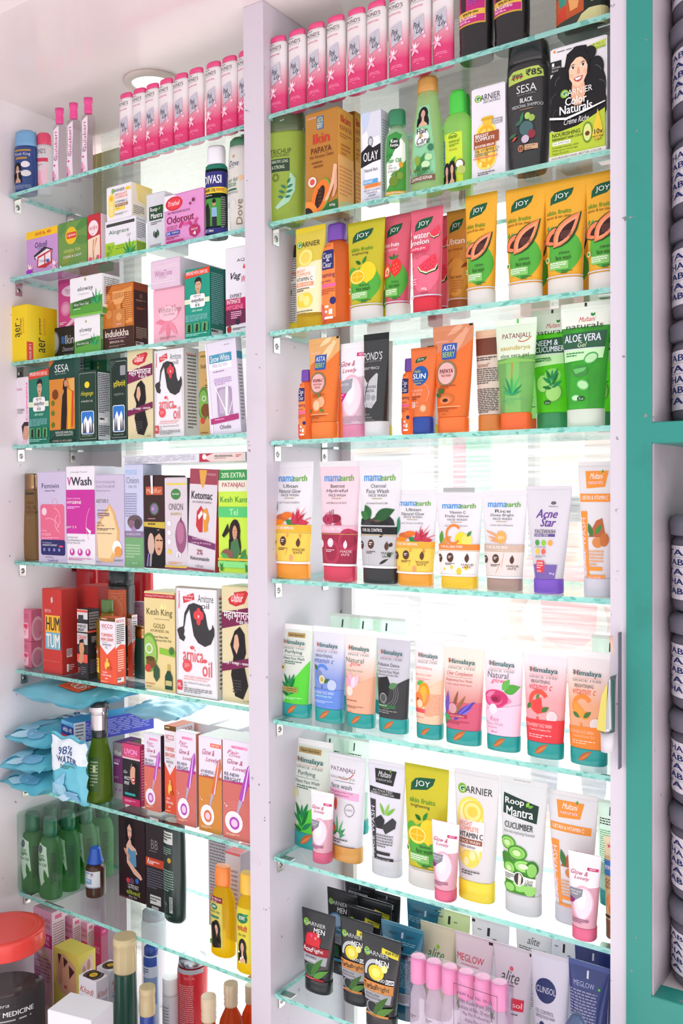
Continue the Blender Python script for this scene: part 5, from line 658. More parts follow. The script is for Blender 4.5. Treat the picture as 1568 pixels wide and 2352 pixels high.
# R8
tube('gmacno', .17, .74, 's202124', 's28292c', """X garnier 8 13 68 6 ddd;B 42 20 34 6 eee MEN;E 42 34 26 9 a81c24;P d8303c 16,38 22,28 50,26 64,34 66,44 16,44;C 36 30 4 f48;C 50 32 3 f9a;C 58 28 4 fbb;P 9c1c2c 6,42 92,42 92,52 6,52;B 10 43.6 34 5.6 fff Acno;T 42 43.6 36 5.8 fff Fight;P a8aab0 8,52 90,52 88,63 10,62;T 20 54 38 2.6 333 ANTI-PIMPLE;T 16 57.6 42 2.4 eee FACE WASH;O 16 63 44 16 5a7a5c 16;O 20 64 36 13 2a5a34 12;F 40 78 60 18 50 3f7a2c;F 50 80 50 16 26 5a9a3c;P 9c1c2c 14,79 86,80 86,83 14,82;M 20 80.4 56 1.2 1 fbb""")
tube('gmicy', .17, .74, 's202124', 's28292c', """X garnier 8 13 68 6 ddd;B 42 20 34 6 eee MEN;E 40 36 28 9 6a9ac8;E 40 36 22 7 b8d8f0;P 8ac0d8 6,44 92,44 92,52 6,52;B 14 45 50 5 2a4a6a OilClear;P a8aab0 8,52 90,52 88,63 10,62;T 20 54 38 2.6 333 SHINE OFF;M 16 58 42 3 2 666;O 16 64 44 14 2a6a3a 14;R 10 80 76 4 4a9ac0""")
GMT = """R 0 0 100 1.4 1c1d1f;P e8dc3c 54,11 96,14 96,20 54,17;B 64 13.4 30 3 332 ₹189 ₹124;X garnier 8 16 66 6 ddd;B 42 24 34 6 eee MEN;A 40 40 30 8 170 340 c8ccd0;E 44 38 22 8 f0dc3c;E 44 38 12 4.6 fbf080;C 66 32 8 f8f4a0;B 50 42.6 20 3.4 eee DUO;R 72 42 20 5 fff;B 73 43 18 3.4 333 FOAM;P d8904c 6,48 92,48 92,58 6,58;B 8 50 38 6 333 Turbo;T 46 50 38 6.4 443 Bright;P a8aab0 8,58 90,58 88,68 10,68;T 16 60 42 2.4 333 ANTI-POLLUTION;T 14 63.4 48 2.4 555 DOUBLE ACTION FOAM;O 18 68 40 13 9a9ea0 16;O 22 68.6 32 11 2c3032 12;F 40 82 60 18 46 3f6a2c;F 50 82 50 16 24 5a8a3c;P d8904c 14,81 86,81 86,84 14,84;M 24 82 50 1.2 1 733"""
tube('gmturbo', .17, .74, 's202124', 's28292c', GMT)
tube('blackback', .15, .74, 's202124', 's26272a', "R 48 3 5 5 aab;M 16 8 66 3 2 667;R 14 12 64 6 d8dce0;M 18 13 56 4 2 556;M 14 22 70 40 18 556")
tube('tealback', .16, .74, 's1c5268', 's2a6c88', "R 0 0 100 4 4a8ca4;R 50 8 5 6 ccd;M 20 10 24 3 2 345;M 62 10 22 3 2 345;M 6 17 80 6 3 8bc;R 40 22 18 4 223;M 10 28 70 4 2 8bc;B 48 30 5 3 fff 2;B 72 31 5 3 fff 3;R 54 30 16 4 334;R 78 31 10 4 334;M 12 38 72 28 16 8bc;C 42 71 5 eee;R 54 70 30 12 c8ccd4;M 55 71 28 10 8 334;C 42 77 5 e8a080")
tube('alitec', .1, .74, 's8a9a5c', 'te4dcc4', "R 0 0 100 2 d8d0b8;I 26 24 50 11 3a7a4c alite;C 56 22 5 8ac83c;T 24 35 46 2 666 Dermatologically Tested")
tube('greencard', .1, .74, 's8a5', 'tdce8c0', "R 4 2 10 3 333;R 44 6 6 8 333;M 18 8 20 2 1 555;M 60 10 16 2 1 555;M 70 20 26 40 20 8a8;C 76 20 4 6c4")
tube('whitecard', .1, .74, 's8a5', 'tecebf0', "R 2 2 8 3 333;R 44 7 7 8 333;M 18 10 18 2 1 555;M 60 16 18 2 1 555;M 10 20 60 14 7 888;C 82 20 4 5b4")
tube('meglow', .12, .74, 's2c2c2e', 'tecdde4', "R 0 0 100 2 d8c8d0;R 88 2 10 3 222;T 8 20 72 7 d03c50 MEGLOW;T 20 28.6 48 2.4 c46 innovative skincare;P d8344c 4,34 30,36 90,42 90,47 30,42 5,40")
tube('alitep', .12, .74, 's2c2c2e', 'te9e0e8', "R 0 0 100 2 d8d0d8;R 92 2 8 3 222;I 22 22 50 11 555 alite;C 50 20 5 e06070;T 24 33.6 36 2.4 666 skin essence;R 54 46 34 11 d8344c;B 58 49 26 5 fcc sol;M 56 60 30 2 1 555;C 80 74 8 8a7")
tube('aliteback', .12, .74, 's2c2c2e', 'tecebee', "I 34 8 34 7 555 alite;M 10 18 80 8 4 888;M 10 27 76 6 3 e66;M 10 34 76 40 20 999")
tube('clinsol', .12, .74, 'sd8c8dc', 'te6e2ee', "R 0 0 100 2 d8d0d8;C 42 30 29 2c3868;T 16 27 54 5 dde CLINSOL;T 14 46 54 3 556 OIL CONTROL;T 14 50 58 2.6 444 GENTLE FACE WASH;P eaa8cc 12,62 40,58 86,60 82,88 16,88;C 22 61 7 888;C 34 58 8 2c3868;C 50 64 9 ece;C 60 58 8 2c3868;C 36 66 8 dcd;C 70 64 5 e88")
tube('megblue', .12, .74, 's222c58', 's2c3a74', "R 0 0 100 4 4a5a98;R 46 6 5 6 d8dce8;T 14 15 52 4 b8bce0 MEGLOW;C 78 18 3 6c4;M 4 22 70 28 12 99b;M 4 52 76 40 18 88a")
bot('pinkcap', [(0, .9), (.02, .98), (.45, .98), (.62, .9), (.72, .6), (.76, .5)], [(.75, .88), (.76, .92), (.985, .9), (1, .8)], 'kf8f2f8', 'sf29ac6', "M 20 55 40 4 2 666", n=2, D=.032)
bot('aloebot', [(0, .9), (.03, .98), (.6, 1), (.72, .8), (.78, .5)], [(.775, .62), (.97, .6), (1, .5)], 'k8cc48c', 's2c6a50', "P e8ece4 10,30 70,34 80,70 40,84 8,60;E 34 38 16 5 667;M 20 44 40 10 4 4a8a4c;F 70 80 60 20 100 3a7a34;T 16 48 50 4 3a6a44 Light;T 16 54 54 4 3a6a44 Hair Oil;M 86 40 12 40 16 444", D=.04)
# ------------------------------------------------------------ the cabinet
ZS = {'L1': .5095, 'L2': .368, 'L3': .225, 'L4': .0837, 'L5': -.1143, 'L6': -.3005, 'L7': -.4975, 'L8': -.6858, 'L9': -.872,
      'R1': .5129, 'R2': .3677, 'R3': .2198, 'R4': .0709, 'R5': -.1178, 'R6': -.3115, 'R7': -.502, 'R8': -.6935}
ZS = {k: v+EYE for k, v in ZS.items()}
CEIL = unproj(125, 277, X=-1.37).z
BASE = ZS['L9']
painted('wall_white', 'cdc5d0', 'aea2ae', .42, .4)
painted('wall_inner', 'e2dade', 'c9bec2', .4, .4)
painted('paint_ceiling', 'e6dad9', 'd3c3c5', .4, .12, 2, False)
painted('paint_green', '27877c', '1c6c64', .45, .35, 12)
painted('paint_grey', 'b5a8b0', '8a7c84', .5, .5)  # white cabinet interior, its shade put into the grey base colour
painted('brown_board', '77695c', '5a4c40', .5, .4)
painted('olive_board', 'a8a25a', '6d7a3a', .5, .4)
def sbox(name, b, m, bev=0):
    mb = MB(); mb.box(*b, m, bev); return struct(mb.build(name))
WL, PL, PRr, XR, XG = -1.37, -.842, -.807, -.331, -.3128
sbox('wall_left', (-1.62, WL, .3, 1.185, 0, CEIL+.02), 'wall_inner')
sbox('ceiling', (-1.9, .7, unproj(35, 15, Z=CEIL).y, 1.6, CEIL, CEIL+.05), 'paint_ceiling')
sbox('trim_divider', (PL, PRr, .995, 1.185, .2, CEIL), 'wall_white', .001)
sbox('trim_right_post', (XR, XG, .993, 1.185, .2, CEIL+.0), 'wall_white', .001)
sbox('trim_green_post', (XG, -.2862, .990, 1.30, .2, CEIL+.0), 'paint_green', .0012)
sbox('wall_back_left', (WL, -1.292, 1.176, 1.186, .2, CEIL-.16), 'wall_inner')
sbox('wall_back_divider', (PRr, -.790, 1.176, 1.186, .2, CEIL-.16), 'wall_inner')
sbox('wall_base', (WL, XR, 1.186, 1.21, .2, BASE-.004), 'wall_inner')
sbox('trim_cabinet_base', (WL, XR, .80, 1.186, BASE-.03, BASE), 'wall_inner')
sbox('floor', (-4, 3, -1.5, 1.3, -.05, 0), 'wall_inner')
# green cabinet on the right
sbox('wall_green_side', (-.2862, -.2842, .992, 1.3, .2, CEIL), 'paint_grey')
sbox('wall_green_back', (-.2842, .6, 1.28, 1.3, .2, CEIL), 'paint_grey')
zr1 = unproj(1503.5, 960, Y=.99).z; zr0 = unproj(1503.5, 1018, Y=.99).z
sbox('trim_green_rail', (-.2862, .6, .99, 1.28, zr0, zr1-.004), 'paint_green', .001)
zq1 = unproj(1503, 2290, Y=.99).z
sbox('trim_green_sill', (-.2862, .6, .99, 1.02, zq1-.07, zq1), 'paint_green', .001)
sbox('wall_green_shelf', (-.2842, .6, 1.02, 1.28, zq1-.03, zq1-.003), 'wall_inner')
sbox('trim_ceiling_outer', (-1.9, .2, .45, unproj(35, 15, Z=CEIL).y-.002, CEIL+.03, CEIL+.09), 'wall_inner')
# ------------------------------------------------------------ window glass and outside trim
def glass_mat():
    m, n, out = newmat('window_glass')
    tp = n.nodes.new('ShaderNodeBsdfTransparent'); tp.inputs[0].default_value = (.96, 1, .985, 1)
    gl = n.nodes.new('ShaderNodeBsdfGlossy'); gl.inputs['Roughness'].default_value = .03
    tr = n.nodes.new('ShaderNodeBsdfTranslucent'); tr.inputs[0].default_value = (.97, .97, .98, 1)
    fr = schlick(n)
    t = n.nodes.new('ShaderNodeTexCoord'); mp = n.nodes.new('ShaderNodeMapping'); mp.inputs['Scale'].default_value = (2, 2, 60)
    x = n.nodes.new('ShaderNodeTexNoise'); x.inputs['Scale'].default_value = 4; x.inputs['Detail'].default_value = 8
    n.links.new(t.outputs['Object'], mp.inputs[0]); n.links.new(mp.outputs[0], x.inputs['Vector'])
    dirt = ramp(n, x.outputs['Fac'], [(.3, (.10,)*3+(1,)), (.7, (.30,)*3+(1,))])
    o = mixs(n, dirt, tp.outputs[0], tr.outputs[0]); o = mixs(n, fr.outputs[0], o, gl.outputs[0])
    n.links.new(o, out.inputs[0]); MATS['window_glass'] = m
def edge_mat():
    m, n, out = newmat('glass_edge')
    v = n.nodes.new('ShaderNodeTexVoronoi'); v.inputs['Scale'].default_value = 150
    t = n.nodes.new('ShaderNodeTexCoord'); mp = n.nodes.new('ShaderNodeMapping'); mp.inputs['Scale'].default_value = (1, 1, 2.2)
    ns = n.nodes.new('ShaderNodeTexNoise'); ns.inputs['Scale'].default_value = 9; ns.inputs['Detail'].default_value = 5
    n.links.new(t.outputs['Object'], mp.inputs[0]); n.links.new(mp.outputs[0], v.inputs['Vector']); n.links.new(t.outputs['Object'], ns.inputs['Vector'])
    mu = n.nodes.new('ShaderNodeMath'); mu.operation = 'MULTIPLY'; sx = n.nodes.new('ShaderNodeSeparateColor'); n.links.new(v.outputs['Color'], sx.inputs[0])
    n.links.new(sx.outputs[0], mu.inputs[0]); n.links.new(ns.outputs['Fac'], mu.inputs[1])
    c = ramp(n, mu.outputs[0], [(0, hexc('a8f0e6')), (.3, hexc('b8f6ee')), (.37, hexc('74c8bc')), (.46, hexc('98e6dc')), (.6, hexc('c8fbf4'))])
    p = princ(n, (1, 1, 1, 1), .15, 0, .6); n.links.new(c, p.inputs['Base Color'])
    tr = n.nodes.new('ShaderNodeBsdfTranslucent'); n.links.new(c, tr.inputs[0])
    n.links.new(mixs(n, .5, p.outputs[0], tr.outputs[0]), out.inputs[0]); MATS['glass_edge'] = m
glass_mat(); edge_mat()
GTOP = unproj(224, 304, Y=1.18).z
def glasspane(name, x0, x1, y0, y1, z0, z1, code, edges):
    mb = MB(); mb.box(x0, x1, y0, y1, z0, z1, code)
    for i, e in enumerate(('bottom', 'top', 'front', 'right', 'back', 'left')):
        if e in edges: mb.M[i] = mb.mi('glass_edge')
    return mb.build(name)
for i, (a, b) in enumerate(((WL+.02, PL), (PRr, XR))):
    struct(glasspane('window_%d' % (i+1), a, b, 1.188, 1.193, BASE, GTOP, 'window_glass', ('top',)))
sbox('trim_outer_olive', (-1.42, -1.333, 1.215, 1.222, BASE, CEIL-.02), 'olive_board')
sbox('trim_outer_brown', (-1.333, -1.302, 1.222, 1.24, BASE, CEIL-.02), 'brown_board')
sbox('trim_outer_fascia', (-.80, -.2, 1.34, 1.36, ZS['R1']-.06, CEIL), 'brown_board')  # added board standing in for dark brown reflections on the glass
# ------------------------------------------------------------ glass shelves and their brackets
ORD = ['', 'top', 'second', 'third', 'fourth', 'fifth', 'sixth', 'seventh', 'eighth']
for k, z in ZS.items():
    if k == 'L9': continue
    x0, x1 = ((WL+.004, PL-.003) if k[0] == 'L' else (PRr+.004, XR-.002))
    o = glasspane('glass_shelf', x0, x1, 1.0, 1.172, z-.006, z, 'xf6fcfa', ('front', 'left', 'right', 'back'))
    tag(o, 'clear glass shelf with teal edge, %s from the %s in the %s bay' % ((ORD[int(k[1])], 'top', 'left' if k[0] == 'L' else 'right') if k[1] != '1' else ('topmost', 'ceiling', 'left' if k[0] == 'L' else 'right')), 'shelf', 'glass shelves')
    for xs, sd in ((x0, 1), (x1, -1)):
        for j, yy in enumerate((1.018, 1.13)):
            xw = xs-sd*.004
            mb = MB(); mb.box(min(xw, xw+sd*.0015), max(xw, xw+sd*.0015), yy-.0065, yy+.0065, z-.027, z-.0062, 'md8d4d0')
            mb.box(min(xw, xw+sd*.022), max(xw, xw+sd*.022), yy-.0065, yy+.0065, z-.0076, z-.0062, 'md8d4d0')
            o = mb.build('shelf_bracket')
            tag(o, 'small steel %s bracket holding the %s %s glass shelf on its %s side' % ('front' if j == 0 else 'rear', ORD[int(k[1])], 'left-bay' if k[0] == 'L' else 'right-bay', 'left' if sd > 0 else 'right'), 'bracket', 'shelf brackets')
            sc_ = MB(); cx, cz = xw+sd*.0015, z-.018
            V = [(cx+sd*.0015*(1 if r < .004 else 0), yy+r*math.cos(a*math.pi/6), cz+r*math.sin(a*math.pi/6)) for r in (.0045, .0025) for a in range(12)]
            sc_.add(V, [[a, (a+1) % 12, 12+(a+1) % 12, 12+a] for a in range(12)]+[[12+a for a in range(12)]], 'maaa6a4', False)
            sc_.add([(cx+sd*.0017, yy+u, cz+v) for u, v in ((-.002, -.0004), (.002, -.0004), (.002, .0004), (-.002, .0004))], [[0, 1, 2, 3]], '333')
            sc_.add([(cx+sd*.0017, yy+u, cz+v) for u, v in ((-.0004, -.002), (.0004, -.002), (.0004, .002), (-.0004, .002))], [[0, 1, 2, 3]], '333')
            sc_.build('screw', o)
# ceiling downlight
pc = unproj(352, 188, Z=CEIL)
t = empty('ceiling_light', (pc.x, pc.y, CEIL)); tag(t, 'round recessed white downlight in the left bay ceiling', 'light')
mb = MB(); mb.lathe([(.048, 0), (.047, -.004), (.036, -.007), (.034, -.002)], 'd8ccc4', n=36); mb.build('trim_ring', t)
m, n, out = newmat('lamp_disc'); e = n.nodes.new('ShaderNodeEmission'); e.inputs[0].default_value = (1, .93, .85, 1); e.inputs[1].default_value = 3
n.links.new(e.outputs[0], out.inputs[0]); MATS['lamp_disc'] = m
mb = MB(); mb.lathe([(.034, -.003), (.0001, -.004)], 'lamp_disc', n=36); mb.build('lamp_disc', t)

# ------------------------------------------------------------ building and placing the goods
def place_name(S):
    if S == 'L9': return 'on the left base'
    return 'on the %s %s shelf' % (ORD[int(S[1])], 'left' if S[0] == 'L' else 'right')
CACHE = {}; TOPZ = {}
def build(d, W, H, D, root):
    if d['k'] == 'tube':
        cf, cb = d['cf'], d['cb']; m = lambda f: cb*.97+(1-cb*.97)*f
        loft('cap', [(0, cb*.97, .93), (.008, cb, .97), (cf-.012, cb, .99), (cf-.004, cb*.985, .97)], W, D, H, d['cap'], d['cart'], n=d['capn'], parent=root, art_range=(0, cf))
        loft('tube_body', [(cf-.004, m(0), .93), (cf+.012, m(.02), .95), (.3, m(.22), .93), (.5, m(.5), .78), (.7, m(.75), .52), (.85, m(.92), .26), (.94, 1, .08), (.948, 1, .05), (1, 1, .05)], W, D, H, d['body'], d['art'], n=2.3, parent=root)
    else:
        loft('bottle_body', d['st'], W, D, H, d['body'], d['art'], n=d['n'], parent=root)
        if d['cst']: loft('cap', d['cst'], W, D, H, d['cap'], d['cart'], n=d['n'], parent=root, art_range=(d['cst'][0][0], 1))
def ray(px, py):
    d = CR*((px-784)/FOC)+CU*((1176-py)/FOC)+CF; return d.x, d.y
def put(key, S, x0, x1, yt, label, dy=.012, rot=0, x2=None, grp=None, on=False, rep=False, lean=0, D=None, cat=None, save=None, full=False):
    d = DS[key]; zb = ZS[S]+.0002
    if on: zb = TOPZ['last' if on is True else on]+.0006
    DD = D or d['D'] or .04; rnd_ = d['k'] == 'bot' and d['n'] == 2; W = None
    rz = math.radians(rot); c, s = math.cos(rz), math.sin(rz)
    for it in range(3):
        Y = 1+dy+(0 if d['k'] == 'box' else DD/2)
        yb = proj((unproj((x0+x1)/2, yt, Y=Y).x, Y, zb))[1]; ym = (yt+yb)/2
        P0 = unproj(x0, ym, Y=Y); rx, ry = ray(x1, ym)
        W = (P0.y*rx-P0.x*ry)/(c*ry-s*rx)
        if rnd_: DD = W
    Xc, Yc = P0.x+W*c/2, P0.y+W*s/2
    if d['k'] == 'bot':   # a round or oval body seen askew shows its depth too: size it by its silhouette
        for it in range(3):
            Yc = 1+dy+DD/2; M_ = unproj((x0+x1)/2, ym, Y=Yc); Xc = M_.x; q = M_-Vector((0, 0, EYE)); cz = q.dot(CF)
            s_ = (x1-x0)/2/FOC*cz*cz/math.hypot(cz, q.dot(CR)); th = math.atan2(-Xc, Yc)-rz
            if rnd_: W = DD = 2*s_
            else:
                DD = min(DD, 1.5*s_); W = 2*math.sqrt(max(s_*s_-(DD/2*math.sin(th))**2, .2*s_*s_))/math.cos(th)
    H = unproj((x0+x1)/2, yt, Y=Yc).z-zb
    if x2:
        X1, Y1 = P0.x+W*c, P0.y+W*s; rx, ry = ray(x2, ym)
        # (X1 - DD*s, Y1 + DD*c) on the ray
        DD = (Y1*rx-X1*ry)/(-s*ry-c*rx)
        DD = max(.012, min(DD, .16))
    if not on and Yc+DD*(1 if d['k'] == 'box' else .5) > 1.17 and S != 'L9' and d['k'] == 'box': DD = max(.01, 1.17-Yc)
    lb = label if full else label+' '+place_name(S)
    ck = cat or d['cat']; loc = (Xc, Yc, zb)
    if rep and key in CACHE:
        src, H = CACHE[key]
        r = src.copy(); COL.objects.link(r); r.location = loc; r.rotation_euler = (0, lean, rz)
        for ch in src.children:
            q = ch.copy(); COL.objects.link(q); q.parent = r
    elif d['k'] == 'box':
        r = carton(d['nm'], W, DD, H, d['body'], d['art'], d['side'], None, d['topc'])
        r.location = loc; r.rotation_euler = (0, lean, rz); CACHE[key] = (r, H)
    else:
        r = empty(d['nm'], loc, rz, lean); build(d, W, H, DD, r); CACHE[key] = (r, H)
    tag(r, lb, ck, grp)
    TOPZ['last'] = zb+H
    if save: TOPZ[save] = zb+H
    return r
NTH = ['first', 'second', 'third', 'fourth', 'fifth', 'sixth', 'seventh', 'eighth', 'ninth']
# ------------------------------------------------------------ LEFT BAY
put('kking', 'L1', 33, 88, 302, 'dark blue shampoo bottle with pale blue cap', rot=26, dy=.006, D=.028)
put('pbody', 'L1', 82, 121, 307, 'small white and pink lotion bottle with coral cap', dy=.03, rot=26, D=.026)
for i, (a, b, t) in enumerate(((119, 156, 249), (151, 189, 238), (183, 224, 224))):
    put('gulab', 'L1', a, b, t, 'clear rose water bottle with magenta cap, %s from left' % NTH[i], rep=True, grp='clear rose water bottles', dy=.012, rot=32)
for i, (a, b, t) in enumerate(((275, 308, 216), (306, 338, 205), (335, 368, 191), (366, 400, 177), (399, 435, 163), (431, 472, 150), (471, 512, 139), (508, 548, 126), (545, 586, 113))):
    put('talc', 'L1', a, b, t, 'pink and white talc bottle, %s in the left row,' % NTH[i], rep=i > 0 and True, grp='talc bottles on the top left shelf', dy=.008)
put('odonil', 'L2', 61, 133, 526, 'mauve air freshener carton with yellow savings band')
put('greentea', 'L2', 134, 200, 507, 'green tea carton with yellow and red emblem')
put('shine', 'L2', 201, 231, 492, 'narrow red hair remover carton with legs picture', x2=246)
put('alograce', 'L2', 242, 312, 502, 'white and lime aloe cream carton', x2=336, save='alo')
put('serumcube', 'L2', 245, 302, 425, 'white and yellow vitamin serum carton stacked on the aloe cream', x2=350, on='alo')
put('roopb', 'L2', 337, 379, 443, 'pale grey cream carton with dark green sign', dy=.02)
put('odorout', 'L2', 378, 468, 441, 'pink air freshener block carton', dy=.008, x2=474)
put('divasi', 'L2', 473, 523, 338, 'dark green hair oil bottle with white cap and couple picture', rot=16)
put('dove', 'L2', 525, 580, 318, 'cream shampoo bottle with dark green cap', rot=10)
put('aer', 'L3', 21, 63, 702, 'bright yellow room freshener carton', x2=131, dy=.004)
put('iceoff', 'L3', 112, 171, 752, 'black bleach cream carton with pale face', dy=.06, save='ice')
put('bluebox', 'L3', 117, 133, 728, 'small blue carton peeking over the black bleach carton', dy=.115)
put('feather', 'L3', 134, 184, 640, 'magenta hair remover carton standing on the black bleach carton', dy=.062, on='ice', D=.04)
put('eloway2', 'L3', 171, 230, 726, 'lower white and green aloe gel carton', x2=236, save='elo', dy=.005, D=.05)
put('eloway', 'L3', 161, 235, 634, 'upper larger white and green aloe gel carton', x2=278, on='elo', dy=.004)
put('indulekha', 'L3', 237, 307, 653, 'brown and amber hair oil carton with comb picture', x2=340)
put('wtone', 'L3', 352, 424, 662, 'pink face powder carton with petal burst', save='wt', D=.1)
put('wtone2', 'L3', 346, 413, 595, 'mauve wrapped face powder carton lying on the pink one', on='wt', dy=.006, D=.13)
put('vasmol', 'L3', 425, 482, 616, 'teal hair dye carton with young man', x2=515, dy=.006)
put('greenback', 'L3', 500, 522, 620, 'plain dark green carton behind the teal one', dy=.075)
put('vwaqua', 'L3', 518, 578, 566, 'white intimate wash carton with maroon panel')
put('glycerin', 'L4', 32, 66, 867, 'pale lilac glycerin lotion carton with face')
put('vasmol2', 'L4', 67, 113, 848, 'green hair dye carton with young man')
put('qrgreen', 'L4', 179, 209, 825, 'dark green carton with printed square behind', dy=.08)
put('leafgreen', 'L4', 209, 246, 828, 'dark green carton with golden leaf behind', dy=.085)
put('sesab', 'L4', 114, 172, 823, 'green and orange hair oil carton with woman in sari', x2=180)
put('himg', 'L4', 181, 222, 851, 'dark green oil carton with yellow sun and mountains', x2=255, dy=.003)
put('himg2', 'L4', 254, 292, 823, 'dark green oil carton with yellow Hindi lettering')
put('dabur', 'L4', 293, 351, 804, 'cream hair oil carton with maroon bands and long hair', D=.05)
put('arnitone', 'L4', 354, 424, 800, 'white oil carton with big black hair silhouette', x2=457)
put('keshking2', 'L4', 457, 492, 806, 'golden hair oil carton with green round picture', dy=.015)
put('snow', 'L4', 482, 553, 780, 'glossy white face wash carton leaning left', x2=566, dy=.006, lean=math.radians(-4))
put('amber', 'L5', 54, 90, 1088, 'amber oil bottle with tan cap', dy=.02)
put('femivin', 'L5', 88, 152, 1083, 'lilac intimate wash carton with coral panel')
put('vwash', 'L5', 153, 218, 1071, 'white and magenta hygiene wash carton')
put('vwash', 'L5', 219, 266, 1073, 'second white and magenta wash carton mostly hidden behind', dy=.07)
put('ketofly', 'L5', 219, 285, 1090, 'lilac antidandruff shampoo carton with amber swirl', dy=.01)
r = put('onionoil', 'L5', 286, 329, 1067, 'blue grey and green onion hair oil carton', save='oni')
put('prof', 'L5', 281, 563, 1043, 'long slim white wax strip carton lying across the tall cartons', on='oni', D=.09, dy=.02)
put('medifol', 'L5', 331, 379, 1092, 'dark maroon hair dye carton with couple')
put('onionsh', 'L5', 379, 430, 1097, 'pale onion shampoo carton with purple onion')
put('ketomac', 'L5', 429, 492, 1077, 'white and maroon shampoo carton with orange face emblem', x2=499, lean=math.radians(3), dy=.01)
put('kanti', 'L5', 502, 578, 1079, 'lime green hair oil carton with woman and plants')
for i, (a, b, t) in enumerate(((101, 170, 1302), (176, 228, 1304), (227, 268, 1306), (306, 353, 1310))):
    put('redcap', 'L6', a, b, t, 'red and silver spray can, %s in the back row' % NTH[i], dy=.122, grp='red spray cans')
put('ponds', 'L6', 32, 72, 1472, 'lower pink cream jar carton', x2=96, dy=.02, save='po')
put('ponds', 'L6', 32, 72, 1399, 'upper pink cream jar carton', x2=96, on='po', dy=.02)
put('redplain', 'L6', 179, 226, 1346, 'plain red gift carton behind the small black one', dy=.06, D=.05)
put('humtum', 'L6', 98, 142, 1353, 'tall red perfume carton with yellow and blue squares', x2=178, dy=.008)
put('mencream', 'L6', 178, 202, 1400, 'slim black and orange cream carton', x2=230, dy=.006)
put('jar', 'L6', 249, 311, 1311, 'tall black capped jar with orange flower print', dy=.045)
put('yoil', 'L6', 222, 272, 1377, 'mustard oil bottle with green cap', dy=.01, D=.03)
put('vicco', 'L6', 230, 265, 1419, 'front white and orange turmeric cream carton', x2=288, dy=.002)
put('vicco', 'L6', 276, 303, 1412, 'second white and orange turmeric cream carton', x2=306, dy=.06)
put('lilac', 'L6', 306, 332, 1383, 'narrow lilac carton', dy=.1, D=.015)
put('goldcap', 'L6', 308, 341, 1436, 'dark green bottle with gold cap', dy=.056)
put('keshking', 'L6', 332, 402, 1360, 'gold hair oil carton with crown and green bottle', dy=.008)
put('arnitone', 'L6', 404, 501, 1350, 'large white oil carton with black hair silhouette', x2=509, dy=.006)
put('dabur', 'L6', 510, 585, 1348, 'cream hair oil carton with maroon bands and black waves', dy=.01)
put('vwback', 'L7', 260, 283, 1706, 'purple and silver wash carton', dy=.04)
put('livon', 'L7', 282, 322, 1710, 'black and pink hair serum carton with laughing woman', x2=331, dy=.03)
put('gl1', 'L7', 332, 369, 1687, 'first slim lilac and orange cream carton', x2=377, dy=.03)
put('vicco', 'L7', 378, 405, 1668, 'white and orange turmeric cream carton', dy=.035)
put('gl2', 'L7', 405, 450, 1682, 'second lilac and orange cream carton with dropper', x2=457, dy=.012)
put('gl3', 'L7', 457, 509, 1694, 'lilac and golden cream carton with dropper', dy=.01)
put('gl2', 'L7', 512, 580, 1703, 'third and largest lilac and orange cream carton', dy=.008)
put('whitebk', 'L7', 490, 545, 1672, 'plain white carton behind the lilac cartons', dy=.075)
put('whitebk', 'L7', 415, 478, 1660, 'plain white carton behind with pale top', dy=.085)
put('pump', 'L7', 199, 258, 1610, 'green pump bottle with silver and black head', dy=.0)
put('shika', 'L8', 273, 333, 1868, 'dark maroon hair oil carton with woman in blue', dy=.085)
put('rose', 'L8', 335, 379, 1880, 'black cream carton with red script band', dy=.08)
put('darkbot', 'L8', 376, 427, 1884, 'dark green bottle with white sticker', dy=.06)
put('microb', 'L8', 479, 521, 1925, 'grey carton covered in tiny print', dy=.09)
put('redtop', 'L8', 518, 552, 1958, 'pale carton with red top', dy=.07)
put('dropper', 'L8', 196, 243, 1945, 'brown bottle with ribbed blue cap and white label', dy=.05)
put('hairoil', 'L8', 484, 541, 1988, 'yellow oil bottle with orange cap', dy=.02, D=.036)
put('hairoil2', 'L8', 543, 595, 2004, 'yellow oil bottle with yellow cap', dy=.004, D=.036)
# pack of ten green bottles under film
pk = empty('shrink_wrapped_pack', (0, 0, 0)); tag(pk, 'film wrapped pack of small green hair oil bottles on the eighth left-bay shelf', 'bottle pack')
P0 = unproj(102, 1850, Y=1.045); hb = unproj(110, 1862, Y=1.04).z-ZS['L8']
pk.location = (P0.x, 1.02, ZS['L8']+.0004)
d = DS['aloebot']; n0 = 0
for i in range(4):
    for j in range(2):
        if (i, j) == (0, 0): build(d, .043, hb, .034, pk); src = list(pk.children)
        else:
            for q in src: c_ = q.copy(); COL.objects.link(c_); c_.parent = pk; c_.location = (.047*j+.024*0+.0*i, .038*i, 0)
        if (i, j) == (0, 0): pass
mb = MB(); mb.box(-.028, .078, -.02, .134, 0, hb+.002, 'xe4f4ec', .004); mb.build('shrink_film', pk)
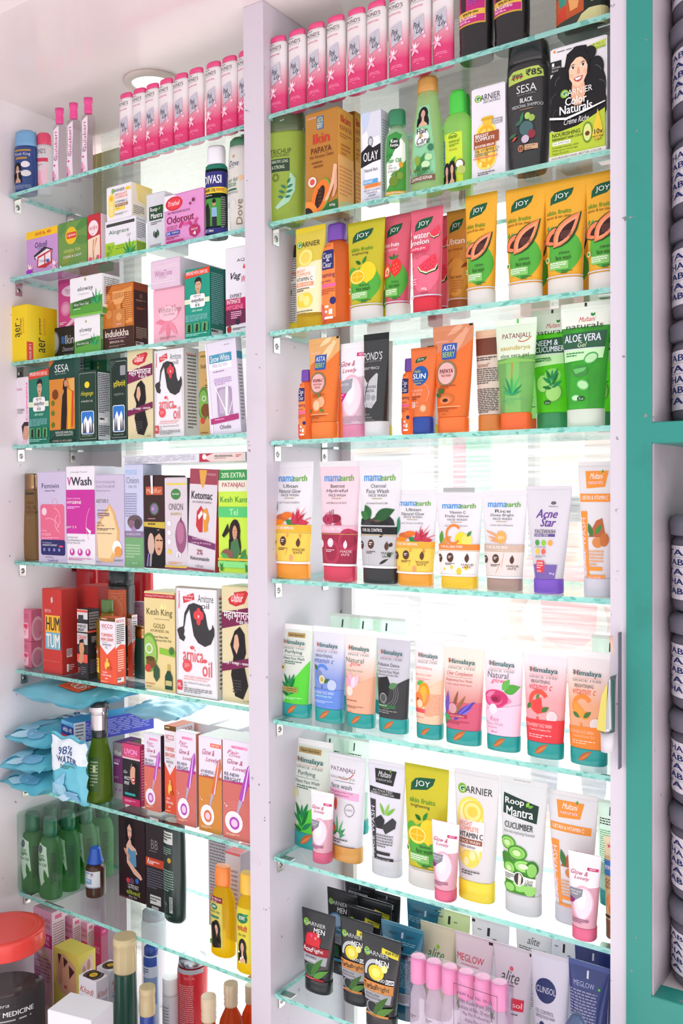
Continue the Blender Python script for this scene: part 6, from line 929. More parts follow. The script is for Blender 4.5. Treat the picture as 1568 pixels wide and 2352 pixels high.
# pouches
def pouch(name, W, L, T, art, loc, rot, label, body='s62b8cc', seed=1):
    rnd = random.Random(seed); N = 14; mb = MB(); ph = [rnd.uniform(0, 6) for _ in range(6)]
    def S(u, v, sd):
        e = max(0, 1-abs(u)**4)*max(0, 1-abs(v)**3); w = (math.sin(9*u+ph[0]+3*v)+math.sin(13*v+ph[1])+math.sin(7*u-8*v+ph[2]))*.0009*min(1, e*3)
        fl = (math.sin(14*v+ph[3])*.003)*(abs(u)**6)
        return (u*W/2*(1-.06*(1-abs(v))*.5+.02*math.sin(8*v+ph[4])), -sd*(T/2*e**.6+w)+fl, v*L/2+.003*math.sin(6*u+ph[5])*abs(v))
    V = []; F = []
    for sd in (1, -1):
        b = len(V)
        for j in range(N+1):
            for i in range(N+1): V.append(S(-1+2*i/N, -1+2*j/N, sd))
        for j in range(N):
            for i in range(N):
                q = [b+j*(N+1)+i, b+j*(N+1)+i+1, b+(j+1)*(N+1)+i+1, b+(j+1)*(N+1)+i]; F.append(q if sd > 0 else q[::-1])
    mb.add(V, F, body, True); k = 0; g = [W*i/14 for i in range(15)]; h = [L*i/14 for i in range(15)]
    for fc, kd, col, P, Fc in parse(art, W, L):
        k += 1; o = .0009+k*.00015
        def mp(x, y):
            p = S(x/W*2-1, 1-y/L*2, 1); return (p[0], p[1]-o, p[2])
        if kd == 't': mb.add([mp(x, y) for x, y in P], Fc, col, True)
        else:
            for f in Fc:
                for Q in slabs([P[i] for i in f], 0, g):
                    for q in slabs(Q, 1, h): mb.add([mp(*p) for p in q], [list(range(len(q)))], col, True)
    r = mb.build(name); r.location = loc; r.rotation_euler = rot
    tag(r, label, 'wipes pack', 'blue wet wipes pouches'); return r
WA = """P e4edf4 0,4 100,4 100,40 60,34 30,50 0,60;B 30 14 40 12 35508c 98%;B 26 28 58 10 35508c WATER;M 34 42 44 6 2 3a7a6a;F 4 96 80 20 50 8ac4e0;F 20 98 70 18 20 b8dcec;E 30 80 26 8 9accdf;E 66 88 22 7 7ab4d4;R 84 0 16 3 4a9ab8"""
WB = """P c8e4f0 0,0 40,0 30,50 0,60;V 8 4 12 34 35508c 98%;V 22 2 12 44 35508c WATER;R 52 56 34 26 f0643c;B 55 63 28 10 fff TULIPS;C 44 30 11 eef;C 44 30 8.5 4a9ab8;R 38 29.6 12 .8 e04;F 84 30 30 10 60 8ac4e0"""
def P3(px, py, Y): return unproj(px, py, Y=Y)
z7 = ZS['L7']
pouch('wipes_pouch', .078, .108, .02, WA, (P3(178, 1766, 1.0).x, .985, P3(172, 1768, .985).z), (math.radians(3), math.radians(3), math.radians(4)), 'upright blue wipes pouch leaning beside the green pump bottle', seed=3)
zz = z7+.017
for i, (T, lb) in enumerate(((.036, 'lowest'), (.036, 'middle'), (.036, 'upper'))):
    pouch('wipes_pouch', .1, .15, T*.82, WA, (-1.313, (1.035, 1.03, 1.045)[i], zz), (math.radians((-85, -84, -86)[i]), math.radians((3, -3, 2)[i]), math.radians((-4, 5, -3)[i])), '%s blue wipes pouch in the pile beside the left wall' % lb, seed=10+i)
    zz += T*1.02
zb_ = P3(156, 1704, 1.01).z
pouch('wipes_pouch', .085, .08, .034, 'R 0 0 1 1 fff', (-1.115, 1.125, zb_-.034), (math.radians(-87), 0, math.radians(4)), 'blue wipes pouch underneath the wax strip carton', seed=21)
o = carton('carton', .044, .15, .034, '3f9ed8', DS['veetbox']['art'], '5a5ad0', None, '4aa8dc'); o.location = (-1.244, 1.008, zb_+.001); o.rotation_euler = (0, 0, math.radians(-13))
tag(o, 'blue wax strip carton with red and navy end on the wipes pile', 'box')
pouch('wipes_pouch', .2, .15, .034, WB, (-1.262, 1.052, zb_+.077), (math.radians(-88), math.radians(-1), math.radians(-8)), 'topmost large blue wipes pouch with orange patch', seed=13)
pouch('wipes_pouch', .11, .09, .022, 'R 0 0 1 1 fff', (-1.125, 1.115, zb_+.034+.016), (math.radians(-86), 0, math.radians(6)), 'thin pale blue wipes pouch on the wax strip carton', body='s9cd0ea', seed=31)

# base of the left bay
put('multp', 'L9', 78, 120, 2090, 'front pink hair removal carton', x2=150, dy=.01, save='mp')
for i, (a, b, c_, k) in enumerate(((150, 168, 187, 'multp'), (187, 201, 217, 'multp'), (217, 232, 248, 'multm'))):
    put(k, 'L9', a, b, (2108, 2120, 2130)[i], '%s hair removal carton in the pink row, %s behind' % (('pink', 'pink', 'magenta')[i], ('first', 'second', 'third')[i]), x2=c_, dy=.045+.012*i)
put('multl', 'L9', 17, 56, 2058, 'small cream and green carton beside the left wall', x2=89, dy=.07)
put('myfair', 'L9', 123, 180, 2186, 'yellow face cream carton with three faces', x2=220, dy=-.015)
put('khadi', 'L9', 223, 254, 2226, 'rear white perfume carton with round dark emblem on top', x2=285, dy=.0)
put('khadi', 'L9', 182, 222, 2248, 'front white perfume carton with round dark emblem on top', x2=250, dy=-.045)
put('tallwhite', 'L9', 325, 383, 2085, 'tall plain white bottle', dy=.1)
put('bluewhite', 'L9', 330, 366, 2168, 'blue and white bottle', dy=.04)
put('whitejar', 'L9', 373, 412, 2243, 'small white cosmetic jar', dy=.05)
put('redspray', 'L9', 407, 478, 2190, 'red spray bottle with silver neck', dy=.06)
put('golden', 'L9', 260, 316, 2150, 'dark green bottle with tall pale gold cap', dy=-.03)
put('golden2', 'L9', 320, 358, 2266, 'small blue bottle with gold cap', dy=-.05)
put('ambermed', 'L9', 447, 513, 2287, 'front amber medicine bottle with metal cap', dy=-.06, rep=False)
put('ambermed', 'L9', 500, 562, 2258, 'middle amber medicine bottle with metal cap', dy=.0)
put('ambermed', 'L9', 552, 600, 2262, 'right amber medicine bottle with metal cap', dy=.055)
# big plastic jar with the red lid
jc = unproj(22, 2230, Y=.90); jr = .062
t = empty('lidded_plastic_jar', (jc.x-.012, .90, BASE+.0005)); tag(t, 'large clear ribbed jar with red lid at the bottom left', 'jar')
hl = unproj(20, 2140, Y=.90).z-BASE
mb = MB(); pr = [(.05, 0), (jr, .004), (jr+.008, hl*.3), (jr+.008, hl*.62)]
for i in range(5): z_ = hl*.64+i*(hl*.28/5); pr += [(jr+.007-i*.003, z_), (jr+.002-i*.003, z_+hl*.028)]
pr += [(jr-.012, hl*.93), (jr-.012, hl*.97)]
mb.lathe(pr, 'xe6e4e6', n=40); mb.build('jar_body', t)
mb = MB(); mb.lathe([(jr-.006, 0.004), (jr-.002, hl*.3), (jr-.004, hl*.48), (.01, hl*.5)], '6b5f60', n=30); mb.build('jar_contents', t)
mb = MB(); n = 40
mb.lathe([(jr-.002, hl*.86), (jr-.0005, hl*.862), (jr, hl*.87), (jr, hl*.995), (jr, hl*1.0), (jr-.002, hl*1.012), (jr-.003, hl*1.015), (jr-.012, hl*1.02), (jr-.016, hl*1.014)], 'se0443c', n=n); mb.build('lid', t)
mb = MB(); R_ = jr+.0088; seg = 24; a0 = math.radians(-150); a1 = math.radians(20)
LB = 'R 0 0 100 100 3a3538;I 10 8 60 7 ddd Gas-O-Fast Active Jeera;B 4 20 84 7 eee AYURVEDIC PROPRIETARY MEDICINE;M 6 32 80 8 2 bbb;C 30 58 7 e8e4e4;C 52 58 7 e8e4e4;C 74 58 7 e8e4e4;C 30 58 3 a43;C 52 58 3 888;C 74 58 3 a43;M 10 76 80 20 4 999'
k = 0; AW = R_*(a1-a0); hh0, hh1 = hl*.02, hl*.6
for fc, kd, col, P, Fc in parse(LB, AW, hh1-hh0):
    k += 1; rr = R_+k*LAY
    for f in Fc:
        for q in slabs([P[i] for i in f], 0, [AW*i/seg for i in range(seg+1)]):
            mb.add([(rr*math.cos(a0+x/R_), rr*math.sin(a0+x/R_), hh1-y) for x, y in q], [list(range(len(q)))], col, True)
mb.build('label', t)
# white folded carton at the front
o = carton('carton', .075, .05, unproj(180, 2328, Y=.86).z-BASE, 'e9e8f0', 'V 60 10 10 14 4a5a8a MR', 'e0dfe8', None, 'f2f2f6'); o.location = (unproj(172, 2330, Y=.86).x, .85, BASE+.0004); o.rotation_euler = (0, 0, math.radians(12))
tag(o, 'plain white carton in front at the bottom of the left bay', 'box')
# ------------------------------------------------------------ RIGHT BAY
for i, (a, b, t) in enumerate(((618, 662, 73), (662, 705, 59), (703, 751, 42), (748, 797, 29), (796, 843, 12), (841, 890, -2), (890, 942, -16), (941, 992, -34), (990, 1046, -48))):
    put('talc', 'R1', a, b, t, 'pink and white talc bottle, %s in the right row,' % NTH[i], rep=True, grp='talc bottles on the top right shelf', dy=.008)
put('khushbu', 'R1', 1055, 1133, -110, 'left black ribbed hair oil bottle with magenta label', dy=.006, rep=True, grp='black hair oil bottles')
put('khushbu', 'R1', 1134, 1217, -130, 'right black ribbed hair oil bottle with magenta label', dy=.006, rep=True, grp='black hair oil bottles')
put('woodoil', 'R1', 1283, 1405, -150, 'square dark oil bottle with picture label', dy=.012)
put('trichup', 'R2', 616, 702, 257, 'olive green shampoo bottle with dark cap', rot=20)
put('ikin', 'R2', 702, 775, 254, 'copper hair remover carton with papaya', x2=811, dy=.008)
put('ikin', 'R2', 790, 815, 258, 'second copper hair remover carton just behind', x2=828, dy=.056, D=.05)
put('olay', 'R2', 829, 875, 256, 'white and black cream carton with tube picture', x2=893, dy=.008)
put('karpin', 'R2', 883, 941, 255, 'clear green hair oil bottle with dark green cap', dy=.008, rot=22, D=.034)
put('medik', 'R2', 1055, 1086, 218, 'rear green anti lice oil bottle', dy=.085)
put('hcare', 'R2', 943, 1022, 180, 'tall pale green hair oil bottle with gold cap', dy=.006)
put('medik', 'R2', 1020, 1084, 210, 'front green anti lice oil bottle with yellow label', dy=.008)
put('serum', 'R2', 1083, 1160, 197, 'white serum carton with yellow capsule', dy=.01, x2=1172)
put('sesa', 'R2', 1165, 1264, 101, 'black shampoo bottle with green price band', dy=.006)
put('colorn', 'R2', 1264, 1394, 97, 'hair colour carton with smiling dark haired woman', dy=.01, D=.05)
put('colorn', 'R2', 1394, 1520, 76, 'second hair colour carton half hidden by the right post', dy=.03, D=.05)
put('whiteback', 'R3', 652, 706, 545, 'white tube with tiny print and yellow cap', dy=.05)
put('garngel', 'R3', 680, 749, 520, 'yellow gel wash tube with lemon slice', dy=.008)
put('cleanc', 'R3', 742, 807, 516, 'orange face wash bottle with purple cap', dy=.012)
put('joylem', 'R3', 799, 885, 506, 'lime yellow face wash tube with lemons', dy=.008)
put('joylem', 'R3', 840, 898, 560, 'yellow tube hidden behind the lemon and strawberry tubes', dy=.09)
put('joyberry', 'R3', 882, 945, 493, 'pink face wash tube with strawberry', dy=.02)
put('joymelon', 'R3', 980, 1036, 498, 'rear red tube behind the watermelon tube', dy=.085)
put('joymelon', 'R3', 944, 1018, 478, 'pink face wash tube with watermelon slices', dy=.006)
put('joyubtan', 'R3', 1026, 1082, 482, 'ochre tan removal tube with brown cap', dy=.05)
for i, (a, b, t, dy) in enumerate(((1069, 1142, 445, .008), (1161, 1253, 429, .008), (1252, 1345, 411, .008), (1344, 1440, 392, .008), (1195, 1262, 470, .09), (1285, 1352, 455, .09))):
    put('joypap', 'R3', a, b, t, ('leftmost yellow papaya face wash tube', 'second yellow papaya face wash tube', 'third yellow papaya face wash tube', 'rightmost yellow papaya face wash tube cut by the post', 'hidden yellow papaya tube behind the second one', 'hidden yellow papaya tube behind the third one')[i], dy=dy, rep=i in (2, 4, 5), grp='papaya face wash tubes')
put('cleanc', 'R4', 752, 787, 842, 'orange bottle with purple cap hidden behind', dy=.07)
put('cleanc', 'R4', 687, 721, 850, 'small orange face wash bottle with purple cap', dy=.015)
put('astc', 'R4', 710, 781, 776, 'orange tube with lime slices', dy=.008)
put('gl', 'R4', 783, 848, 787, 'pink cream tube with pale swirl', dy=.012)
put('whiteback', 'R4', 846, 902, 786, 'white tube behind the black charcoal tube', dy=.06)
put('pondsb', 'R4', 836, 894, 766, 'black charcoal tube with clear cap', dy=.006)
put('cleanc', 'R4', 924, 958, 824, 'small aloe face wash bottle with purple cap', dy=.03)
put('sun', 'R4', 944, 1003, 798, 'small orange sunscreen tube with blue cap', dy=.004)
put('whiteback', 'R4', 966, 1017, 776, 'pale tube back hidden behind the sunscreen tube', dy=.1)
put('astp', 'R4', 995, 1088, 747, 'orange tube with papaya picture', dy=.008)
put('patback', 'R4', 1093, 1165, 757, 'brown topped tube shown from the back', dy=.02)
put('patgel', 'R4', 1190, 1250, 775, 'hidden aloe gel tube with orange cap', dy=.09)
put('patgel', 'R4', 1139, 1233, 733, 'clear aloe gel tube with orange cap', dy=.008)
put('neemcuc', 'R4', 1340, 1420, 700, 'right cucumber tube cut by the post', dy=.07)
put('neemcuc', 'R4', 1220, 1318, 710, 'green cucumber tube with dark green cap', dy=.03)
put('aloegel', 'R4', 1288, 1404, 694, 'large green aloe gel tube with white cap', dy=.004)
for k, a, b, t, l, dy in (('meub', 626, 721, 1061, 'white tube with orange cap and turmeric picture', .012), ('mebeet', 735, 828, 1059, 'white and beetroot tube with crimson cap', .012), ('mecoal', 825, 924, 1057, 'white and grey charcoal tube with black cap', .01),
                       ('meub2', 905, 1005, 1125, 'shorter white tube with orange cap and turmeric', .012), ('mevitc', 1003, 1109, 1131, 'white tube with yellow cap and big orange letter', .012), ('merice', 1108, 1211, 1126, 'white and beige rice tube with brown cap', .012),
                       ('acne', 1208, 1313, 1116, 'white tube with violet cap and purple lettering', .012), ('multub', 1328, 1424, 1060, 'white tube with orange stripes cut by the post', .012)):
    put(k, 'R5', a, b, t, l, dy=dy)
put('whiteback', 'R5', 1018, 1090, 1120, 'left white tube with yellow cap behind the short tubes', dy=.1)
for i, (a, b, t) in enumerate(((758, 828, 1410), (808, 872, 1411), (856, 932, 1413), (1376, 1440, 1453))):
    put('hback', 'R6', a, b, t, ('left pale tube back behind the front row', 'middle pale tube back behind the front row', 'right pale tube back behind the front row', 'far right pale tube back beside the post')[i], dy=.1, grp='pale tube backs', rep=i > 0)
for k, a, b, t, l in (('hneem', 645, 719, 1434, 'green neem tube with teal cap'), ('hblue', 720, 794, 1440, 'blue blueberry tube with teal cap'), ('hpeach', 792, 866, 1446, 'peach lotus tube with teal cap'), ('hcoal', 866, 943, 1455, 'black charcoal tube with teal cap'),
                      ('hapri', 953, 1022, 1460, 'apricot tube with teal cap'), ('hclear', 1018, 1113, 1474, 'pink tube with lavender and teal cap'), ('hrose', 1112, 1202, 1477, 'pale pink rose tube with teal cap'), ('hberry', 1203, 1303, 1491, 'red strawberry tube with teal cap'), ('horange', 1302, 1403, 1496, 'orange citrus tube with teal cap')):
    put(k, 'R6', a, b, t, l, dy=.022)
put('hback', 'R7', 727, 801, 1684, 'left pale tube back in the rear', dy=.12)
put('hback', 'R7', 790, 848, 1694, 'right pale tube back in the rear', dy=.13)
put('hback', 'R7', 1372, 1440, 1840, 'pale green tube back near the post', dy=.1)
put('hneembig', 'R7', 674, 766, 1699, 'large green neem tube with teal cap', dy=.045)
put('patfw', 'R7', 756, 841, 1735, 'white aloe plant tube with gold cap', dy=.035)
put('multcoal', 'R7', 846, 932, 1750, 'white tube with charcoal pieces and black bands', dy=.025)
put('joylem', 'R7', 930, 1031, 1760, 'tall lime yellow tube with lemons and white cap', dy=.022)
put('garnbig', 'R7', 1044, 1147, 1772, 'white vitamin tube with yellow cap', dy=.022)
put('roopcuc', 'R7', 1148, 1257, 1789, 'white tube with many cucumber slices', dy=.02)
put('multub', 'R7', 1259, 1373, 1821, 'white tube with orange bands and almond picture', dy=.028)
put('everyuth', 'R7', 1387, 1450, 1925, 'golden scrub tube cut by the post', dy=.02)
for i, (a, b, t) in enumerate(((715, 767, 1818), (996, 1051, 1882), (1314, 1371, 1946))):
    put('glsmall', 'R7', a, b, t, ('left small pink cream tube in front of the green tube', 'middle small pink cream tube in front of the lemon tube', 'right small pink cream tube before the orange banded tube')[i], dy=(.012, .0, -.002)[i]+.001, rep=i > 0, grp='small pink cream tubes')
# shelf R8
put('blackback', 'R8', 793, 862, 2029, 'rear left black tube shown from the back', dy=.13)
put('blackback', 'R8', 858, 920, 2052, 'rear right black tube shown from the back', dy=.13)
put('gmturbo', 'R8', 820, 900, 2066, 'rearmost black tube with yellow price flash', dy=.1)
put('gmturbo', 'R8', 799, 877, 2086, 'second rear black tube with yellow price flash', dy=.075)
put('gmicy', 'R8', 752, 818, 2045, 'black tube with ice blue capsule', dy=.09)
put('gmturbo', 'R8', 782, 858, 2113, 'middle black tube with orange band', dy=.035)
put('gmturbo', 'R8', 832, 922, 2151, 'front black tube with orange band', dy=.002)
put('gmacno', 'R8', 694, 771, 2094, 'black tube with red capsule and band', dy=.03)
put('tealback', 'R8', 935, 1020, 2074, 'rear teal tube back', dy=.1)
put('tealback', 'R8', 876, 973, 2124, 'front teal tube back', dy=.04)
put('greencard', 'R8', 993, 1080, 2092, 'rear pale green tube back', dy=.1)
put('alitec', 'R8', 966, 1046, 2124, 'cream tube with green lettering', dy=.065)
put('whitecard', 'R8', 1083, 1170, 2116, 'rear white tube back', dy=.1)
put('aliteback', 'R8', 1185, 1268, 2133, 'rear white tube back with red lines', dy=.1)
put('whitecard', 'R8', 1262, 1335, 2152, 'rear white tube back beside the navy tubes', dy=.11)
put('meglow', 'R8', 1045, 1134, 2149, 'white tube with red lettering and red curve', dy=.06)
put('alitep', 'R8', 1134, 1224, 2174, 'white tube with grey lettering and red patch', dy=.05)
put('megblue', 'R8', 1320, 1410, 2174, 'rear navy tube back', dy=.085)
put('clinsol', 'R8', 1220, 1309, 2192, 'white tube with navy disc', dy=.035)
put('megblue', 'R8', 1306, 1400, 2212, 'front navy tube back', dy=.03)
# shrink-wrapped pink-capped bottles
pk = empty('shrink_wrapped_pack', (0, 0, 0)); tag(pk, 'film wrapped pack of clear bottles with pink caps on the eighth right-bay shelf', 'bottle pack')
Pa = unproj(974, 2205, Y=1.0); Pb = unproj(1160, 2275, Y=1.0); zt = unproj(974, 2202, Y=.99).z
pk.location = (Pa.x, .985, ZS['R8']+.0004); step = (Pb.x-Pa.x)/5; hp = unproj(1010, 2212, Y=.985).z-ZS['R8']
build(DS['pinkcap'], step*.96, hp, step*.96, pk); src = list(pk.children)
for i in range(1, 6):
    for q in src: c_ = q.copy(); COL.objects.link(c_); c_.parent = pk; c_.location = (step*i, 0, 0)
mb = MB(); mb.box(-step*.55, step*5.55, -step*.52, step*.52, 0, hp+.0015, 'xf4eef4', .004)
k = 0; fw, fh = step*2.6, .06
for fc, kd, col, P, Fc in parse("R 0 0 100 1 333;R 0 99 100 1 333;R 0 0 .8 100 333;R 99 0 .8 100 333;T 8 14 80 8 5a2a5a PWM Reg. No. 09-13;T 12 26 76 8 5a2a5a Film made from 30%;T 6 38 88 8 5a2a5a Thickness of film - 50 microns;T 22 50 60 8 5a2a5a Pkg. Mat. Produced by:;T 26 62 50 9 5a2a5a Alpha Flex India;T 10 76 80 7 5a2a5a Nearla Ind. Area, Delhi", fw, fh):
    mb.add([(step*2.5+x, -step*.53, hp-.012-y) for x, y in P], Fc, col)
mb.build('shrink_film', pk)
# dark blue round lid at the bottom edge
cc = unproj(1323, 2345, Y=.93); t = empty('round_lid_jar', (cc.x, .93, ZS['R8']-.17)); tag(t, 'dark blue domed bottle cap at the bottom right of the right bay', 'bottle')
h = unproj(1323, 2326, Y=.93).z-(ZS['R8']-.17)
sbox('trim_lower_ledge', (PRr, XR, .88, 1.18, ZS['R8']-.19, ZS['R8']-.1701), 'wall_inner')
mb = MB(); mb.lathe([(.018, 0), (.02, .004), (.02, h*.55), (.012, h*.62)], 'te4e4ee', n=28); mb.build('bottle_body', t)
mb = MB(); mb.lathe([(.0155, h*.6), (.0155, h*.8), (.0145, h*.9), (.011, h*.96), (.005, h*.995), (.0002, h)], 's46587c', n=28); mb.build('cap', t)
# tube hanging edge-on from the white post
hx = -.3185; hz1, hz0 = unproj(1430, 1455, Y=.98).z, unproj(1430, 1770, Y=.98).z
t = empty('hanging_tube_card', (hx, .984, hz0)); tag(t, 'silver and yellow tube hanging edge-on against the white right post', 'tube')
HH = hz1-hz0
mb = MB(); mb.box(-.0006, .0006, -.002, .0068, 0, HH, '6a6c78'); c_ = mb.build('backing_card', t)
mb = MB(); mb.tube([(-.003, -.018, HH*.99), (-.002, -.018, HH*.93), (-.0012, -.018, HH*.86)], [.002, .0015, .001], 'e8b8a8', 8); mb.build('hanging_tab', t)
mb = MB(); V = []; F = []
prof = [(.70, .001), (.66, .0025), (.5, .0055), (.32, .008), (.29, .0075)]
for i, (z, w) in enumerate(prof):
    for a in range(14): V.append((-.0009-w+w*math.cos(2*math.pi*a/14), -.013+.011*math.sin(2*math.pi*a/14), z*HH))
for i in range(len(prof)-1):
    for a in range(14): F.append([i*14+a, i*14+(a+1) % 14, (i+1)*14+(a+1) % 14, (i+1)*14+a])
F += [[a for a in range(14)], [(len(prof)-1)*14+a for a in range(14)]]
mb.add(V, F, 'ma8aaac', True); mb.add([(-.0105, -.025, .56*HH), (-.004, -.0255, .66*HH), (-.006, -.0255, .30*HH), (-.016, -.0245, .31*HH)], [[0, 1, 2, 3]], 'd8cc6a'); mb.build('tube_body', t)
mb = MB(); mb.lathe([(.0065, .14*HH), (.007, .29*HH)], 'te8e4ea', -.0085, -.013, 16); mb.build('cap', t)
# ------------------------------------------------------------ jars in the green cabinet
def jarstack(zbase, zs, names):
    for i, (z0, z1) in enumerate(zs):
        jx, jy, r = -.2395, 1.064, .044
        t = empty('grey_lid_jar', (jx, jy, z0)); h = z1-z0
        tag(t, names[i], 'jar', 'labelled jars in the green cabinet')
        mb = MB(); mb.lathe([(r-.006, 0), (r-.001, .004), (r, .01), (r, h-.03), (r-.004, h-.022)], '6c6a76', n=32); mb.build('jar_body', t)
        mb = MB(); mb.lathe([(r-.003, h-.024), (r+.003, h-.022), (r+.004, h-.008), (r+.001, h-.004), (r-.004, h-.0005)], 's6f6f7b', n=32); mb.build('lid', t)
        mb = MB(); R_ = r+.0006; AW = R_*math.radians(190); s = ''
        for j in range(5): s += ';B 20 %d 24 11 26306e %s' % (7+j*18, ('TAB', 'TA', 'THA', 'TAB', 'TA')[(i+j) % 5])
        for j in range(4): s += ';R 16 %d 60 .6 888' % (21+j*18)
        k = 0; lh = h-.048
        for fc, kd, col, P, Fc in parse('O 14 0 66 100 ece9f0 6'+s, AW, lh):
            k += 1
            for f in Fc:
                for q in slabs([P[a] for a in f], 0, [AW*a/20 for a in range(21)]):
                    mb.add([((R_+k*LAY)*math.cos(math.radians(-205)+x/R_), (R_+k*LAY)*math.sin(math.radians(-205)+x/R_), h-.034-y) for x, y in q], [list(range(len(q)))], col, True)
        mb.build('label', t)
zj = lambda py: unproj(1545, py, Y=1.05).z
lo = [zj(y) for y in (2262, 2050, 1836, 1622, 1402, 1180)]
lo[0] = zq1-.0028
jarstack(0, [(lo[i]+(.0005 if i else 0), lo[i+1]) for i in range(5)], ['grey lidded jar with handwritten label, lowest in the green cabinet'.replace('lowest', w) for w in ('lowest', 'second from the bottom', 'third from the bottom', 'fourth from the bottom', 'top of the lower stack')])
up = [zr1-.0035]+[zj(y) for y in (740, 512, 286, 62, -160)]
jarstack(0, [(up[i]+(.0005 if i else 0), up[i+1]) for i in range(5)], ['grey lidded jar with handwritten label above the green rail, %s' % w for w in ('lowest of the upper stack', 'second of the upper stack', 'third of the upper stack', 'fourth of the upper stack', 'top of the upper stack')])

# ------------------------------------------------------------ the street seen through the glass
painted('asphalt', 'a8a4a2', '8a8684', .5, .8, 3, False)
painted('stall_wall', 'd8d2c8', 'b8b0a4', .5, .7, 2, False)
mb = MB(); mb.box(-14, 6, 1.4, 16, -.45, -.35, 'asphalt'); struct(mb.build('floor_street'))
def outside(name, lab, cat, parts, grp=None):
    t = empty(name, parts[0][1][:1]+(parts[0][1][2], -.35)); t.location = (parts[0][1][0], parts[0][1][2], -.35)
    for pn, b, m in parts:
        q = MB(); q.box(b[0]-t.location.x, b[1]-t.location.x, b[2]-t.location.y, b[3]-t.location.y, b[4]+.35, b[5]+.35, m); q.build(pn, t)
    tag(t, lab, cat, grp); return t
def at(px, py, Y): return unproj(px, py, Y=Y)
a = at(1010, 1200, 7).x; b = at(1240, 1200, 7).x
outside('market_stall', 'pale market stall with yellow striped awning across the street', 'stall', [('counter', (a, b, 7, 8, -.35, .6), 'd8c8c0'), ('back_panel', (a, b, 7.9, 8, .6, 2.2), 'f0e8e0'), ('awning', (a-.2, b+.2, 6.6, 8, 2.0, 2.08), 'f0e0a0'), ('post', (a, a+.06, 6.9, 7, .6, 2.0), '888'), ('post', (b-.06, b, 6.9, 7, .6, 2.0), '888')])
for px, w, c, lb in ((1056, .1, 'd8506c', 'tall red cloth banner across the street'), (1098, .2, '7ac09a', 'tall green cloth banner across the street'), (1022, .1, 'efe6c8', 'tall cream cloth banner across the street'), (965, .16, 'c8b0c0', 'tall mauve cloth banner across the street')):
    x = at(px, 1400, 6).x; outside('cloth_banner', lb, 'banner', [('pole', (x-.02, x+.02, 6.02, 6.05, -.35, 1.9), '777'), ('cloth', (x-w/2, x+w/2, 6, 6.02, .1, 1.8), c)], 'cloth banners')
for px, w, c, lb in ((850, .6, 'c8d0dc', 'pale blue crate stack across the street'), (1010, .4, 'dcc0b8', 'pinkish crate stack across the street')):
    x = at(px, 1300, 5.2).x; outside('crate_stack', lb, 'crates', [('crate', (x-w/2, x+w/2, 5.2, 5.7, -.35, .3), c), ('crate', (x-w/2+.05, x+w/2-.02, 5.22, 5.7, .3, .9), 'b8b4b8')])
x = at(1330, 1380, 4.8)
outside('parked_scooter', 'grey parked scooter behind the man in red', 'scooter', [('body', (x.x+.1, x.x+1.1, 5.4, 5.7, -.1, .45), '8a8c94'), ('seat', (x.x+.4, x.x+1.0, 5.42, 5.68, .45, .55), '333'), ('wheel', (x.x+.15, x.x+.5, 5.48, 5.6, -.35, .02), '333'), ('wheel', (x.x+.8, x.x+1.15, 5.48, 5.6, -.35, .02), '333')])
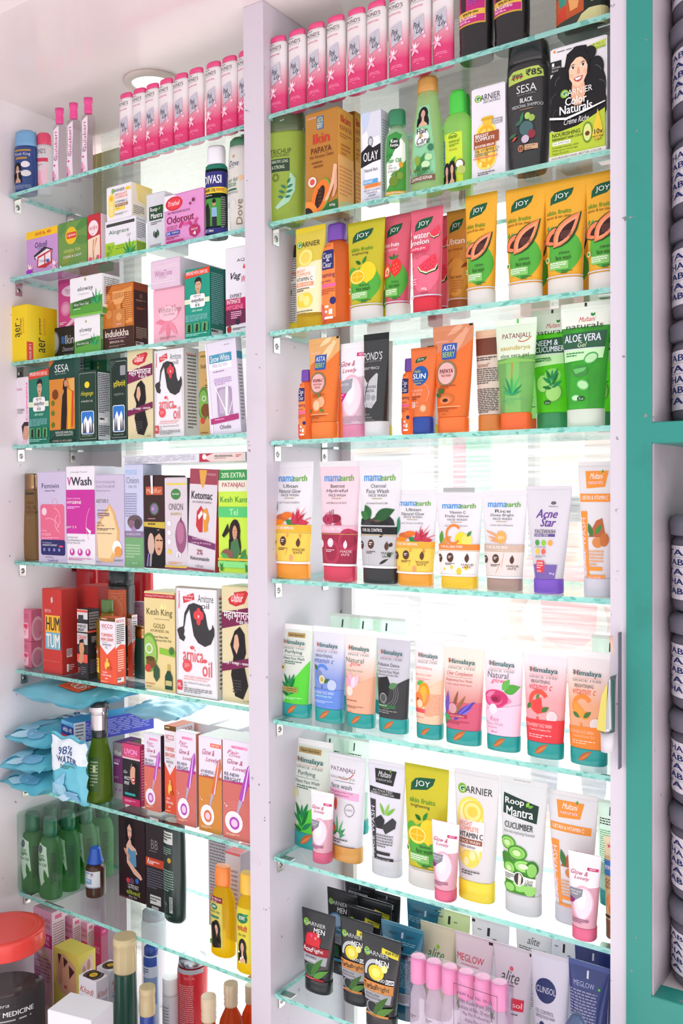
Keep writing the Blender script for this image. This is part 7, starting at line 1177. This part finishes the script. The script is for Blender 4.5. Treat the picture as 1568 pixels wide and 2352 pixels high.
# passer-by
def skin(name, V, E, R, m, parent, lv=2, root=0):
    me = bpy.data.meshes.new(name); me.from_pydata(V, E, []); me.materials.append(mat(m)); o = bpy.data.objects.new(name, me); COL.objects.link(o); o.parent = parent
    md = o.modifiers.new('s', 'SKIN'); md.use_smooth_shade = True
    for i, r in enumerate(R):
        sv = me.skin_vertices[0].data[i]; sv.radius = (r, r) if isinstance(r, (int, float)) else r; sv.use_root = i == root
    s = o.modifiers.new('u', 'SUBSURF'); s.levels = lv; s.render_levels = lv; return o
px_ = at(1306, 1400, 4.7)
t = empty('person', (px_.x, 4.7, -.35), math.radians(20)); tag(t, 'person in red shirt and blue jeans walking past outside the window', 'person')
V = [(0, 0, .95), (0, 0, 1.1), (0, 0, 1.3), (0, 0, 1.42), (0, 0, 1.5), (0, -.01, 1.6), (0, -.01, 1.72),
     (.17, 0, 1.4), (.24, .02, 1.12), (.2, -.1, .9), (.19, -.12, .83), (-.17, 0, 1.4), (-.30, .04, 1.14), (-.16, -.16, .96), (-.10, -.2, .92),
     (.1, 0, .9), (.12, .05, .5), (.13, .12, .1), (-.1, 0, .9), (-.12, -.08, .5), (-.13, -.1, .1), (.13, .02, .04), (-.13, -.2, .04)]
E_ = [(0, 1), (1, 2), (2, 3), (3, 4), (4, 5), (5, 6), (3, 7), (7, 8), (8, 9), (9, 10), (3, 11), (11, 12), (12, 13), (13, 14), (0, 15), (15, 16), (16, 17), (0, 18), (18, 19), (19, 20), (17, 21), (20, 22)]
R_ = [.13, .12, .14, .1, .055, .085, .07, .06, .045, .035, .03, .06, .045, .035, .03, .09, .065, .045, .09, .065, .045, .04, .04]
skin('body', V, E_, R_, 'b98a70', t)
skin('shirt', V[:4]+[(.17, 0, 1.4), (.22, .015, 1.22), (-.17, 0, 1.4), (-.25, .02, 1.24)], [(0, 1), (1, 2), (2, 3), (3, 4), (4, 5), (3, 6), (6, 7)], [.155, .15, .165, .12, .078, .07, .078, .07], 'c8323c', t)
skin('trousers', [(0, 0, .98), (.1, 0, .88), (.12, .05, .5), (.13, .12, .12), (-.1, 0, .88), (-.12, -.08, .5), (-.13, -.1, .12)], [(0, 1), (1, 2), (2, 3), (0, 4), (4, 5), (5, 6)], [.14, .115, .085, .065, .115, .085, .065], '4a5a78', t)
mb = MB(); mb.lathe([(.02, 1.80), (.085, 1.77), (.098, 1.70), (.09, 1.64)], '1c1a1c', 0, .01, 20); mb.build('hair', t)
# far facade
outside('shop_facade', 'pale shop building far across the street', 'building', [('wall', (-12, 4, 12, 13, -.35, 4.5), 'stall_wall'), ('shutter', (-8, -6, 11.95, 12, -.35, 2.0), 'b8c0cc'), ('shutter', (-5, -3.4, 11.95, 12, -.35, 2.0), 'd8c8c0'), ('sign_panel', (-8, -3.4, 11.9, 12, 2.05, 2.55), 'e8b8a8')])
